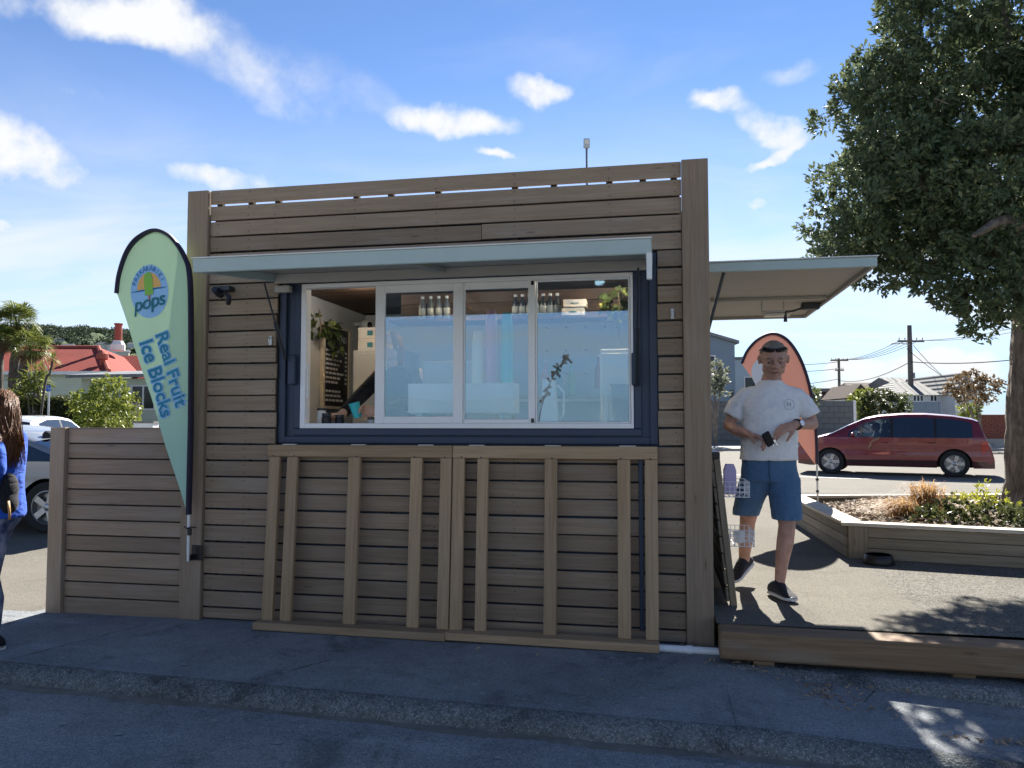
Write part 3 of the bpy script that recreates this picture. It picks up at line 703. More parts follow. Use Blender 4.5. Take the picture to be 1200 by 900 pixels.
def lay(me_or_mb, name, mat, root, yw, dy, xf=None):
    """flat print laid on the cloth: 2-D points -> follow the cloth's waves"""
    me = me_or_mb if isinstance(me_or_mb, bpy.types.Mesh) else me_or_mb.mesh(name, fixn=False)
    if isinstance(me_or_mb, bpy.types.Mesh):
        bm = bmesh.new(); bm.from_mesh(me); bmesh.ops.triangulate(bm, faces=bm.faces)
        bmesh.ops.subdivide_edges(bm, edges=[e for e in bm.edges if e.calc_length() > .02], cuts=2, use_grid_fill=True); bm.to_mesh(me); bm.free()
    for v in me.vertices:
        x, z = xf(v.co.x, v.co.y) if xf else (v.co.x, v.co.y)
        v.co = (x, yw(x, z) - dy, z)
    me.materials.clear(); return link(name, me, mat, root)
def disc2(cx, cz, r, n=40, a0=0, a1=360, k=5):
    m = MB(); vs = []
    for i in range(k + 1):
        for j in range(n + 1): a = R(a0 + (a1 - a0) * j / n); vs.append((cx + r[0] * i / k * math.cos(a), cz + r[1] * i / k * math.sin(a), 0))
    m.add(vs, [(i * (n + 1) + j, (i + 1) * (n + 1) + j, (i + 1) * (n + 1) + j + 1, i * (n + 1) + j + 1) for i in range(k) for j in range(n)]); return m
lc = (-.243 - ox, 2.462)
def rotc(c, a):
    ca, sa = math.cos(R(a)), math.sin(R(a)); return lambda x, y: (c[0] + x * ca - y * sa, c[1] + x * sa + y * ca)
TL = 6
lay(disc2(0, 0, (.162, .205)), 'logo_disc', 'print_blue', cl, yw, .003, rotc(lc, TL))
lay(disc2(0, .02, (.105, .125), 30, 0, 180), 'logo_sun', 'print_orange', cl, yw, .005, rotc(lc, TL))
mm = disc2(0, 0, (.155, .007), 30); lay(mm, 'logo_line', 'print_line', cl, yw, .006, rotc((lc[0], lc[1] + .012), TL))
pop = MB(); pop.add([(-.036, -.03, 0), (.036, -.03, 0), (.038, .10, 0), (.028, .135, 0), (0, .15, 0), (-.028, .135, 0), (-.038, .10, 0)], [(0, 1, 2, 3, 4, 5, 6)])
lay(pop, 'logo_lolly', 'print_leaf', cl, yw, .008, rotc(lc, TL))
st = MB(); st.add([(-.006, -.07, 0), (.006, -.07, 0), (.006, -.03, 0), (-.006, -.03, 0)], [(0, 1, 2, 3)]); lay(st, 'logo_stick', 'print_red', cl, yw, .008, rotc(lc, TL))
word = 'PAEK\u0100K\u0100RIKI'
for i, ch in enumerate(word):
    a = 158 - 136 * i / (len(word) - 1); px = .132 * math.cos(R(a)); pz = .162 * math.sin(R(a)) + .012
    f = rotc((0, 0), a - 90); g = rotc(lc, TL)
    lay(text_mesh(ch, .052, 'CENTER'), 'logo_letter', 'print_line', cl, yw, .007, lambda x, y, f=f, px=px, pz=pz: g(px + f(x, y)[0], pz + f(x, y)[1]))
lay(text_mesh('pops', .15, 'CENTER', 0, .25, .002, .92), 'logo_word', 'print_dark', cl, yw, .009, rotc((lc[0] + .0, lc[1] - .085), TL + 6))
for txt, c, size in (('Real Fruit', (-.05 - ox, 1.87), .150), ('Ice Blocks', (-.172 - ox, 1.80), .150)):
    ang = -71
    lay(text_mesh(txt, size, 'CENTER', 0, 0, .011, 1.0), 'slogan_halo', 'print_blue', cl, yw, .004, rotc(c, ang))
    lay(text_mesh(txt, size, 'CENTER', 0, 0, .0025, 1.0), 'slogan', 'print_teal', cl, yw, .007, rotc(c, ang))
FP = empty('feather_flag', (5.53, 5.2, .5), 0, 'salmon pink feather flag planted in the corner of the planter', 'flag', 'feather flags')
arcP = [(4.617, 2.257), (4.695, 2.425), (4.827, 2.569), (5.01, 2.644), (5.18, 2.573), (5.314, 2.391), (5.414, 2.134), (5.482, 1.835), (5.518, 1.537), (5.532, 1.207), (5.530, 0.95)]
cl2, yw2 = feather(FP, [(x - 5.53, z - .5) for x, z in arcP], 0, (-.02, .44), 0, 'flag_pink', .03, .085, None)
lay(disc2(0, 0, (.17, .21)), 'logo_disc', 'print_white', cl2, yw2, .004, rotc((-.62, 1.62), 10))
m = mb(); m.tube([(0, 0, .44), (.0, 0, -.1)], .012, 10); m.build('pole', 'galv', FP, smooth=True, angle=40)
for z in (.1, .25): mb().lathe([(0, -.015), (.02, -.015), (.02, .015), (0, .015)], 12, (0, 0, z)).build('clamp', 'black_plastic', FP)

# ------------------------------------------------------------------ side counter flap with baskets
SF = empty('counter_flap', (0, 0, 0)); SF.parent = K; KIDS.setdefault(K.name, []).append(SF)
fx = lambda z: 3.935 + (1.24 - z) / 1.04 * .105
for y in (.33, .85, 1.6, 2.4, 3.1): plank('batten', (fx(.2), y, .2), (fx(1.21), y, 1.21), .085, .045, 'planter_wood', SF, (0, 1, 0))
for i in range(9):
    z = .28 + i * .113; plank('slat', (fx(z) - .036, .29, z), (fx(z) - .036, 3.15, z), .10, .02, 'planter_wood', SF, (.1, 0, -1))
plank('rail', (fx(1.235) - .01, .29, 1.235), (fx(1.235) - .01, 3.15, 1.235), .05, .07, 'black_plastic', SF, (0, 0, 1))
plain('basket_wire', (.74, .75, .78), .4)
def basket(x, y, z, dx, dy, dz, label):
    b = empty('wire_basket', (x, y, z), 0, label, 'basket', 'wire baskets on the side flap')
    m = MB(); w = .0035
    for k in range(4):
        zz = dz * k / 3; m.tube([(0, 0, zz), (dx, 0, zz), (dx, dy, zz), (0, dy, zz), (0, 0, zz)], w, 6)
    m.build('rim_wires', 'basket_wire', b)
    m = MB()
    for i in range(6):
        yy = dy * i / 5; m.tube([(dx, yy, 0), (dx, yy, dz)], w * .8, 5)
        xx = dx * i / 5; m.tube([(xx, 0, dz), (xx, 0, 0), (xx, dy, 0), (xx, dy, dz)], w * .8, 5)
    m.build('mesh_wires', 'basket_wire', b)
    return b
basket(3.995, .34, .945, .165, .34, .105, 'white wire basket holding a lilac carton on the kiosk side flap')
basket(4.025, .36, .60, .165, .34, .105, 'white wire basket holding a white mug on the kiosk side flap')
plain('lilac', (.52, .43, .68), .6); plain('ceramic', (.78, .76, .74), .25)
t_ = mb(); t_.prism([(.0, 0), (.085, 0), (.085, .17), (.07, .215), (.015, .215), (0, .17)], 1, 0, .085)
tag(t_.build('carton', 'lilac', None, (4.0, .46, .952)), 'tall lilac carton standing in the upper wire basket', 'carton')
g = MB(); g.lathe([(.030, 0), (.036, .004), (.041, .08), (.039, .08), (.034, .008), (0, .008)], 20)
mg = empty('mug', (4.10, .50, .607), 0, 'white ceramic mug standing in the lower wire basket', 'mug')
g.build('cup', 'ceramic', mg, smooth=True, angle=50)
g = MB(); g.tube([(.038, 0, .062), (.062, 0, .06), (.066, 0, .04), (.058, 0, .022), (.037, 0, .02)], .005, 8); g.build('handle', 'ceramic', mg, smooth=True)

# ------------------------------------------------------------------ planter
PL = empty('planter_box', (5.285, 2.5, .2), 0, 'low timber planter of grey brown boards with a pale cap round the tree', 'planter')
c0 = Vector((0, 0, 0)); c1 = Vector((4.6, -1.0, 0)); c2 = Vector((-.06, 2.85, 0)); c3 = Vector((4.6, 4.0, 0))
for k in range(3):
    z = .05 + k * .099
    e = (c1 - c0).normalized(); plank('board', c0 + e * .17 + Vector((0, 0, z)), c1 + Vector((0, 0, z)), .094, .03, 'planter_wood', PL)
    e = (c2 - c0).normalized(); plank('board', c0 + e * .02 + Vector((0, 0, z)), c2 + Vector((0, 0, z)), .094, .03, 'planter_wood', PL)
    plank('board', c2 + Vector((.03, 0, z)), c3 + Vector((0, 0, z)), .094, .03, 'planter_wood', PL)
e = (c1 - c0).normalized(); plank('corner_post', c0 + e * .085 + Vector((0, -.003, 0)), c0 + e * .085 + Vector((0, -.003, .30)), .17, .036, 'planter_wood', PL, tuple(e))
nrm = Vector((-e.y, e.x, 0))
plank('cap', c0 + nrm * .05 + Vector((-.06, 0, .318)), c1 + nrm * .05 + Vector((0, 0, .318)), .17, .032, 'cap_wood', PL, tuple(nrm))
e2 = (c2 - c0).normalized()
plank('cap', c0 + Vector((.0, .11, .320)), c2 + Vector((.0, .08, .320)), .10, .032, 'cap_wood', PL, (1, 0, 0))
plank('cap', c0 + Vector((.103, .13, .321)), c2 + Vector((.103, .0, .321)), .10, .032, 'cap_wood', PL, (1, 0, 0))
plank('cap', c2 + Vector((.16, .03, .316)), c3 + Vector((0, 0, .316)), .15, .032, 'cap_wood', PL, (0, 1, 0))
t = NT('mulch'); v = t.tc.outputs['Object']; t.P(color=t.mix(t.noise(v, 26, 6, .7), (.045, .03, .018), (.32, .24, .16)), rough=.95); t.bump(t.noise(v, 30, 6, .7), 1., .05)
m = mb(); rr = random.Random(2)
m.grid(lambda u, v: (lambda a: (a.x, a.y, .265 + .045 * math.sin(u * 9 + v * 5) * math.sin(v * 8) + rr.uniform(-.006, .006)))(((c0 + Vector((.08, .06, 0))).lerp(c1 + Vector((0, .06, 0)), u)).lerp((c2 + Vector((.08, -.03, 0))).lerp(c3, u), v)), 90, 70)
m.build('soil', 'mulch', PL, smooth=True)

# ------------------------------------------------------------------ leaves
def leaf_mesh(name, P, N, size, aspect=.42, droop=.0, seed=1, jitter=.5, fold=.0):
    """diamond leaves; P (n,3) base points, N (n,3) pointing direction of each leaf"""
    rg = np.random.default_rng(seed); n = len(P)
    d = N + rg.normal(0, jitter, (n, 3)); d /= np.linalg.norm(d, axis=1)[:, None] + 1e-9
    q = rg.normal(0, 1, (n, 3)); q[:, 2] += .0; s = np.cross(d, q); s /= np.linalg.norm(s, axis=1)[:, None] + 1e-9
    L = size * rg.uniform(.65, 1.25, n)[:, None]; Wd = L * aspect * .5
    up = np.cross(s, d)
    a = P; b = P + d * L * .5 + s * Wd + up * L * fold; c = P + d * L + np.array([0, 0, -1]) * L * droop; e = P + d * L * .5 - s * Wd + up * L * fold
    V = np.stack([a, b, c, e], 1).reshape(-1, 3)
    me = bpy.data.meshes.new(name); me.vertices.add(4 * n); me.vertices.foreach_set('co', V.ravel().astype(np.float32))
    me.loops.add(4 * n); me.polygons.add(n); me.loops.foreach_set('vertex_index', np.arange(4 * n, dtype=np.int32))
    me.polygons.foreach_set('loop_start', np.arange(0, 4 * n, 4, dtype=np.int32)); me.update(); me.validate()
    ca = me.color_attributes.new('shade', 'FLOAT_COLOR', 'POINT'); r = np.repeat(rg.random(n), 4)
    ca.data.foreach_set('color', np.stack([r, r, r, np.ones_like(r)], 1).ravel().astype(np.float32))
    return me
def leaf_mat(name, dark, mid, lit, rough=.45, trans=.25):
    t = NT(name); at = t.n('ShaderNodeVertexColor', layer_name='shade'); sp = t.n('ShaderNodeSeparateColor'); t.set(sp, 0, at.outputs[0])
    n = t.noise(t.tc.outputs['Object'], 1.6, 3, .5)
    c = t.mix(sp.outputs[0], dark, mid); c = t.mix(t.range(t.math('ADD', sp.outputs[0], t.math('MULTIPLY', n, .6)), .95, 1.35), c, lit)
    t.P(color=c, rough=rough, spec=.22)
    tl = t.n('ShaderNodeBsdfTranslucent'); t.set(tl, 0, t.mix(.5, c, lit)); mx = t.n('ShaderNodeMixShader'); t.set(mx, 0, trans)
    t.t.links.new(t.b.outputs[0], mx.inputs[1]); t.t.links.new(tl.outputs[0], mx.inputs[2]); t.t.links.new(mx.outputs[0], t.out.inputs[0])
leaf_mat('leaf_tree', (.058, .092, .05), (.12, .165, .088), (.21, .245, .125), .55, .26)
leaf_mat('leaf_bush', (.035, .055, .018), (.09, .12, .035), (.26, .30, .10))
leaf_mat('leaf_bright', (.07, .11, .02), (.17, .23, .04), (.42, .44, .09))
leaf_mat('leaf_hedge', (.02, .032, .015), (.045, .065, .025), (.16, .17, .06))
leaf_mat('leaf_yellow', (.20, .24, .02), (.42, .44, .04), (.65, .62, .08))
leaf_mat('leaf_rust', (.08, .055, .03), (.17, .11, .055), (.30, .21, .11))
leaf_mat('leaf_silver', (.06, .075, .05), (.17, .19, .13), (.42, .44, .34))
leaf_mat('leaf_palm', (.05, .075, .015), (.14, .18, .03), (.34, .36, .09))
leaf_mat('leaf_dead', (.12, .075, .04), (.25, .16, .09), (.42, .30, .19))
leaf_mat('blade_tan', (.24, .12, .04), (.45, .26, .10), (.66, .44, .20), .6, .35)
leaf_mat('blade_green', (.10, .12, .04), (.22, .24, .09), (.42, .42, .20), .6, .3)
def bark_mat(name, a, b, zs=2.2):
    t = NT(name); v = t.map(t.tc.outputs['Object'], (1, 1, .28))
    n1 = t.noise(v, 11, 7, .65, .8); n2 = t.noise(v, 45, 4, .6)
    t.P(color=t.mix(t.range(t.math('ADD', t.math('MULTIPLY', n1, .75), t.math('MULTIPLY', n2, .25)), .3, .72), a, b), rough=.95, spec=.15)
    t.bump(t.math('ADD', n1, t.math('MULTIPLY', n2, .5)), 1., .05)
bark_mat('bark', (.085, .07, .056), (.32, .27, .22)); bark_mat('bark_palm', (.05, .045, .04), (.19, .165, .14)); bark_mat('bark_red', (.07, .05, .04), (.18, .14, .11))
def rod(m, pts, rads, n=14, rough=.0, seed=1):
    rr = random.Random(seed); i0 = len(m.v); m.tube(pts, rads, n)
    if rough:
        for i in range(i0, len(m.v)):
            v = m.v[i]; m.v[i] = (v[0] + rr.uniform(-rough, rough), v[1] + rr.uniform(-rough, rough), v[2])
def tufts(lobes, per_m2, nleaf, rg, thin=None, inner=.35):
    """leaf rosettes spread over and inside lumpy lobes"""
    P = []; N = []
    Ls = [(np.array(c, float), np.array(r if hasattr(r, '__len__') else (r, r, r), float)) for c, r in lobes]
    for c, r in Ls:
        area = 4 * math.pi * (r[0] * r[1] + r[1] * r[2] + r[0] * r[2]) / 3; n = int(area * per_m2)
        d = rg.normal(0, 1, (n, 3)); d /= np.linalg.norm(d, axis=1)[:, None]
        rad = np.where(rg.random(n) < inner, rg.uniform(.45, .9, n), rg.uniform(.86, 1.10, n))
        rad *= 1 + .10 * np.sin(d[:, 0] * 7 + c[0] * 3) * np.sin(d[:, 2] * 6 + c[2]) + .07 * np.sin(d[:, 1] * 11 + c[1])
        p = c + d * r * rad[:, None]
        deep = np.zeros(n, bool)
        for c2_, r2_ in Ls:
            if c2_ is c: continue
            deep |= (((p - c2_) / r2_) ** 2).sum(1) < .5
        P.append(p[~deep]); N.append(d[~deep])
    P = np.concatenate(P); N = np.concatenate(N)
    if thin is not None: k = thin(P); P, N = P[k], N[k]
    P2 = np.repeat(P, nleaf, 0); N2 = np.repeat(N * .8 + np.array([0, 0, .45]), nleaf, 0)
    return P2, N2
def shrub(name, loc, lobes, mat, leaf, per, nleaf, label, cat, seed=3, group=None, stem=True, jit=.9, part='foliage', aspect=.42):
    rg = np.random.default_rng(seed); o = empty(name, loc, 0, label, cat, group)
    P, N = tufts(lobes, per, nleaf, rg); P = P + rg.normal(0, leaf * .25, P.shape)
    link(part, leaf_mesh(part, P, N, leaf, aspect, .1, seed, jit), mat, o)
    if stem:
        m = MB(); rr = random.Random(seed)
        for k in range(5):
            c = rr.choice(lobes)[0]; rod(m, [(rr.uniform(-.05, .05), rr.uniform(-.05, .05), 0), (c[0] * .4, c[1] * .4, c[2] * .5), (c[0], c[1], c[2])], [.05 * leaf * 6, .03 * leaf * 6, .01 * leaf * 6], 6)
        m.build('stem', 'bark', o)
    return o
# ---- the big tree in the planter
TR = empty('pohutukawa_tree', (7.82, 4.35, .42), 0, 'tall dark leafed evergreen tree with thick trunk growing from the planter', 'tree')
m = MB(); rr = random.Random(8)
tp = [(0, 0, -.05), (-.0, 0, .12), (-.02, 0, .4), (-.04, .0, 1.0), (-.02, 0, 1.7), (.02, .02, 2.3), (.10, .02, 2.9), (.2, .05, 3.6)]
tr_ = [.52, .44, .375, .335, .305, .285, .27, .24]
tp2 = curve_smooth(tp, 6); tr2 = list(np.interp(np.linspace(0, 1, len(tp2)), np.linspace(0, 1, len(tr_)), tr_))
i0 = len(m.v); m.tube(tp2, tr2, 40)
for i in range(i0, len(m.v)):
    v = Vector(m.v[i]); a = math.atan2(v.y, v.x); k = (i - i0) // 40; z = v.z
    f = 1 + .07 * math.sin(a * 5 + z * 1.1) * (1.6 if z < .35 else .6) + .035 * math.sin(a * 13 + z * 3.1) + rr.uniform(-.025, .025) + (.16 * max(0, math.sin(a * 4 + 1)) * max(0, (.35 - z) / .35))
    c = tp2[min(k, len(tp2) - 1)]; m.v[i] = (c.x + (v.x - c.x) * f, c.y + (v.y - c.y) * f, v.z)
m.build('trunk', 'bark', TR, smooth=True)
lp = [((0.05, 0, 2.5), (-.7, -.25, 3.1), (-1.4, -.3, 3.9), (-1.9, -.2, 4.3)), ((.1, 0, 2.9), (-.4, .5, 3.6), (-1.1, .6, 4.6), (-1.3, .5, 5.4)), ((.1, 0, 3.2), (.5, -.6, 4.1), (.8, -.9, 5.0), (.9, -1., 5.8)),
      ((.15, 0, 3.3), (.1, .2, 4.3), (-.2, .1, 5.4), (-.3, 0, 6.2)), ((.1, 0, 2.7), (-.35, -.6, 3.0), (-.8, -1.1, 3.1), (-1.2, -1.4, 2.9)), ((.15, 0, 3.0), (.9, .5, 3.7), (1.6, .7, 4.5), (2., .8, 5.))]
for i, q in enumerate(lp):
    m = MB(); pts = curve_smooth(q, 5); rod(m, pts, list(np.linspace(.14, .025, len(pts))), 10, .012, i); m.build('limb', 'bark', TR, smooth=True)
# fine dead twigs hanging under the crown and inside it
m = MB(); rr = random.Random(5)
for k in range(130):
    a = Vector((rr.uniform(-1.3, .6), rr.uniform(-.9, .9), rr.uniform(3.2, 4.8))); b = a + Vector((rr.uniform(-.35, .2), rr.uniform(-.3, .3), rr.uniform(-.3, .25)))
    c = b + Vector((rr.uniform(-.2, .15), rr.uniform(-.2, .2), rr.uniform(-.2, .15))); m.tube([a, b, c], [.013, .008, .004], 5)
tag(m.build('twigs', 'bark', TR), kind='stuff')
LOB = [((-1.55, -.3, 3.95), .82), ((-1.95, -.1, 3.55), .48), ((-1.55, .1, 3.15), .45), ((-1.2, .2, 4.9), 1.0), ((-.5, -.2, 5.7), 1.2), ((-.2, .6, 4.6), 1.2), ((-.75, -.7, 3.6), .75), ((-.75, -.8, 2.95), .42), ((-.95, -.6, 2.75), .33), ((-.75, -.3, 3.4), .5), ((.55, -.5, 4.65), 1.0), ((1.1, 0, 5.2), 1.4), ((.1, .9, 3.6), .9), ((1.4, .5, 4.4), 1.0), ((.3, .3, 6.6), 1.2), ((-1.15, .75, 3.6), .7), ((-1.0, -.2, 6.1), .6), ((1.7, -.6, 3.9), .6), ((-2.1, -.2, 3.2), .40), ((-1.75, -.1, 2.98), .36), ((-.85, -.55, 2.38), .27), ((-1.05, -.45, 2.62), .33), ((-.6, -.5, 2.5), .25), ((-.78, -.85, 2.45), .22), ((-1.65, -.2, 4.75), .45)]
rg = np.random.default_rng(12)
SUB = []
for c_, r_ in LOB:          # clumps of rosettes on the lobes, so that light and dark masses and gaps form
    for q_ in range(int(4 * math.pi * r_ * r_ / .21) + 2):
        d_ = rg.normal(0, 1, 3); d_ /= np.linalg.norm(d_); k_ = rg.uniform(.72, 1.02) if rg.random() < .8 else rg.uniform(.3, .7); p_ = np.array(c_) + d_ * r_ * k_
        if any(np.linalg.norm(p_ - np.array(c2_)) < r2_ * .62 for c2_, r2_ in LOB if (c2_, r2_) != (c_, r_)): continue
        SUB.append((tuple(p_), (rg.uniform(.15, .29), rg.uniform(.15, .29), rg.uniform(.11, .22))))
P, N = tufts(SUB, 72, 10, rg, None, .35); P = P + rg.normal(0, .025, P.shape)
link('crown', leaf_mesh('crown', P, N, .078, .42, .1, 4, .75), 'leaf_tree', TR)
# roots and sticks over the soil by the trunk
m = MB(); rr = random.Random(15)
for k in range(26):
    a = rr.uniform(R(150), R(300)); r0 = rr.uniform(.35, .55); p = Vector((math.cos(a) * r0, math.sin(a) * r0, .12)); pts = [p]
    for j in range(5): a += rr.uniform(-.45, .45); p = p + Vector((math.cos(a) * .16, math.sin(a) * .16, -.02 if j > 1 else -.035)); pts.append(p.copy())
    m.tube(pts, list(np.linspace(rr.uniform(.02, .045), .006, 6)), 7)
tag(m.build('surface_roots', 'bark', TR, smooth=True), kind='stuff')
# ---- grasses and plants in the planter
def tussock(name, loc, n, h, spread, mat, label, cat, seed, group=None, w=.006, lean=(0, 0)):
    rr = random.Random(seed); m = MB(); cols = []
    for k in range(n):
        a = rr.uniform(0, 6.283); s = rr.uniform(.15, 1) * spread; hh = h * rr.uniform(.55, 1.1); b = Vector((rr.gauss(0, .06), rr.gauss(0, .06), 0)); d = Vector((math.cos(a) + lean[0], math.sin(a) + lean[1], 0)); sd = Vector((-math.sin(a), math.cos(a), 0)) * w
        pts = []
        for i in range(6):
            t = i / 5; pts.append(b + d * s * t ** 1.5 + Vector((0, 0, hh * (1.9 * t - 1.0 * t * t * (1 + s)))))
        vs = []; c = rr.random()
        for i, p in enumerate(pts): ww = sd * (1 - .85 * i / 5); vs += [p - ww, p + ww]
        m.add(vs, [(2 * i, 2 * i + 1, 2 * i + 3, 2 * i + 2) for i in range(5)]); cols += [c] * 12
    me = m.mesh(name, fixn=False); ca = me.color_attributes.new('shade', 'FLOAT_COLOR', 'POINT'); r = np.array(cols)
    ca.data.foreach_set('color', np.stack([r, r, r, np.ones_like(r)], 1).ravel().astype(np.float32))
    return tag(link(name, me, mat, None, loc), label, cat, group)
tussock('tussock_grass', (6.30, 3.55, .47), 520, .46, .34, 'blade_tan', 'tawny tussock grass standing upright in the planter', 'grass plant', 31, 'planter plants')
tussock('tussock_grass', (6.02, 3.30, .47), 420, .30, .42, 'blade_tan', 'pale tan tussock grass flopping towards the planter corner', 'grass plant', 32, 'planter plants', .005, (-.7, -.1))
shrub('groundcover_bush', (6.40, 2.95, .46), [((-.22, 0, .06), (.24, .2, .12)), ((.05, .1, .09), (.28, .25, .15)), ((.38, .1, .08), (.3, .25, .13))], 'leaf_hedge', .055, 110, 7, 'low dark green shrub with glossy leaves in front of the tawny tussock', 'shrub', 41, 'planter plants', aspect=.7)
shrub('euphorbia', (6.85, 3.45, .46), [((-.18, 0, .20), (.17, .16, .09)), ((.12, .05, .21), (.16, .15, .09)), ((.0, .1, .31), (.06, .06, .10))], 'leaf_yellow', .05, 120, 8, 'bright yellow green plant beside the tree trunk', 'shrub', 42, 'planter plants', aspect=.4)
shrub('groundcover_bush', (7.0, 2.75, .46), [((-.15, 0, .06), (.28, .2, .12)), ((.2, .1, .08), (.3, .22, .14))], 'leaf_hedge', .045, 90, 6, 'sparse dark shrub growing among the roots of the big tree', 'shrub', 43, 'planter plants', aspect=.5)
# bark chips lying in the planter
m = MB(); rr = random.Random(77)
for k in range(3200):
    u, v = rr.random() ** 1.3, rr.random()
    p = (c0 + Vector((.14, .1, 0))).lerp(c1, u * .55).lerp((c2 + Vector((.14, -.08, 0))).lerp(c3, u * .55), v); s = rr.uniform(.012, .034)
    rot = Euler((rr.uniform(-.7, .7), rr.uniform(-.7, .7), rr.uniform(0, 6.28))).to_matrix()
    q = [rot @ Vector(w_) for w_ in ((-s, -s * .4, 0), (s, -s * .35, 0), (s * .9, s * .4, .002), (-s * .8, s * .35, .003))]
    z = .5 + .03 + .045 * math.sin(u * .55 * 9 + v * 5) * math.sin(v * 8) - .052 + rr.uniform(0, .015)
    m.add([w_ + Vector((5.285 + p.x, 2.5 + p.y, z)) for w_ in q], [(0, 1, 2, 3)])
t = NT('chip'); t.P(color=t.mix(t.noise(t.tc.outputs['Object'], 40, 3, .6), (.14, .09, .055), (.62, .50, .36)), rough=.9)
tag(m.build('bark_chips', 'chip'), kind='stuff', label='tan bark chips spread over the planter soil', cat='bark chips')
# dry leaf litter by the kerb
m = MB(); rr = random.Random(78)
def litter(cx, cy, sx, sy, n, z):
    for k in range(n):
        x, y = rr.gauss(cx, sx), rr.gauss(cy, sy); s = rr.uniform(.008, .028); rot = Euler((rr.uniform(-.5, .5), rr.uniform(-.5, .5), rr.uniform(0, 6.28))).to_matrix()
        m.add([rot @ Vector(w_) + Vector((x, y, z + rr.uniform(.003, .014))) for w_ in ((-s, 0, 0), (0, -s * .3, .003), (s, 0, 0), (0, s * .3, .004))], [(0, 1, 2, 3)])
litter(4.37, -.72, .10, .10, 150, -.03); litter(4.55, -.9, .10, .05, 30, -.035); litter(3.62, -.12, .08, .03, 40, .004); litter(5.2, -1.18, .35, .02, 130, -.055); litter(4.0, -.4, .2, .05, 30, .003)
litter(5.0, -.62, .5, .03, 40, -.02); litter(2.5, -.6, 1.2, .25, 16, .004)
t = NT('litter'); t.P(color=t.mix(t.noise(t.tc.outputs['Object'], 60, 3, .6), (.15, .09, .05), (.55, .42, .28)), rough=.9)
tag(m.build('leaf_litter', 'litter'), kind='stuff', label='dry brown leaf litter gathered along the kerb', cat='leaves')
# ---- dog bowl
DB = empty('dog_bowl', (5.47, 2.20, .2), 0, 'round black dog water bowl beside the corner of the planter', 'bowl')
m = MB(); m.lathe([(.13, 0), (.135, .01), (.115, .085), (.110, .089), (.104, .087), (.085, .05), (0, .045)], 32); m.build('bowl', 'black_plastic', DB, smooth=True, angle=50)
t = NT('water'); t.P(color=(.02, .03, .04), rough=.03, spec=.6)
m = MB(); m.lathe([(0, 0), (.1035, 0)], 32, (0, 0, .0862)); m.build('water', 'water', DB)
# ------------------------------------------------------------------ people
def skin_mat(name, a, b):
    t = NT(name); v = t.tc.outputs['Object']; n = t.noise(v, 16, 5, .6); n2 = t.noise(v, 120, 3, .6)
    t.P(color=t.mix(t.range(n, .35, .7), a, b), rough=.55, spec=.4, sss=.06); t.bump(n2, .15, .002)
skin_mat('skin_tan', (.38, .215, .16), (.50, .30, .235)); skin_mat('skin_fair', (.52, .32, .235), (.62, .40, .30)); skin_mat('skin_deep', (.28, .14, .09), (.36, .19, .13))
def fabric(name, a, b, sc=60., wr=.5, rough=.85, weave=500):
    t = NT(name); v = t.tc.outputs['Object']; n = t.noise(v, sc, 4, .6); w = t.noise(t.map(v, (5, 5, 9)), 1.6, 4, .55, 1.2); ww = t.noise(v, weave, 2, .5)
    t.P(color=t.mix(t.range(n, .3, .7), a, b), rough=rough, spec=.15, sheen=.1)
    t.bump(t.math('ADD', w, t.math('MULTIPLY', ww, .04)), wr, .035)
fabric('tee_white', (.72, .73, .75), (.80, .81, .82), 30, .28); fabric('tee_blue', (.015, .075, .45), (.025, .11, .55), 30, .5)
fabric('denim', (.05, .11, .21), (.11, .20, .33), 220, .45); fabric('black_cloth', (.012, .012, .016), (.022, .022, .028), 60, .4)
fabric('leggings', (.02, .04, .11), (.30, .32, .42), 9, .3); fabric('shoe_black', (.012, .013, .018), (.03, .031, .04), 260, .2)
plain('sole_white', (.62, .62, .62), .6, 0, .1); plain('lens_black', (.008, .009, .012), .12, 0, .05); plain('eye_white', (.5, .48, .45), .3, 0, .03); plain('iris', (.02, .02, .025), .2)
plain('steel_shiny', (.6, .6, .62), .25, .9, .05); plain('wallet_leather', (.014, .013, .014), .45, 0, .2); plain('lip', (.20, .075, .06), .6); plain('logo_grey', (.22, .25, .32), .8)
def hair_mat(name, a, b, c):
    t = NT(name); v = t.map(t.tc.outputs['Object'], (60, 60, 6)); n = t.noise(v, 1.5, 5, .65)
    t.P(color=t.mix(t.range(n, .3, .7), a, t.mix(t.range(n, .55, .8), b, c)), rough=.5, spec=.35); t.bump(n, .6, .01)
hair_mat('hair_grey', (.14, .12, .105), (.28, .25, .225), (.40, .37, .34)); hair_mat('hair_brown', (.07, .026, .010), (.20, .08, .026), (.42, .19, .06)); hair_mat('hair_dark', (.015, .011, .009), (.04, .028, .02), (.07, .05, .035))
class Body(MB):
    def chain(s, pts, rads, n=12, flat=1.0):
        s.tube(pts, rads, n, True, flat)
        for p, r in zip(pts, rads): s.ell(p, (r, r, r), 10, 6) if flat == 1.0 else None
        return s
    def skin(s, name, voxel, it=6, fac=.5):
        return tri(s.mesh(name), [('REMESH', dict(mode='VOXEL', voxel_size=voxel, use_smooth_shade=True)), ('SMOOTH', dict(factor=fac, iterations=it))])
def frame(fwd, up=(0, 0, 1)):
    f = Vector(fwd).normalized(); r = f.cross(Vector(up)).normalized(); u = r.cross(f); return Matrix((r, f, u)).transposed()   # local x right, y fwd, z up
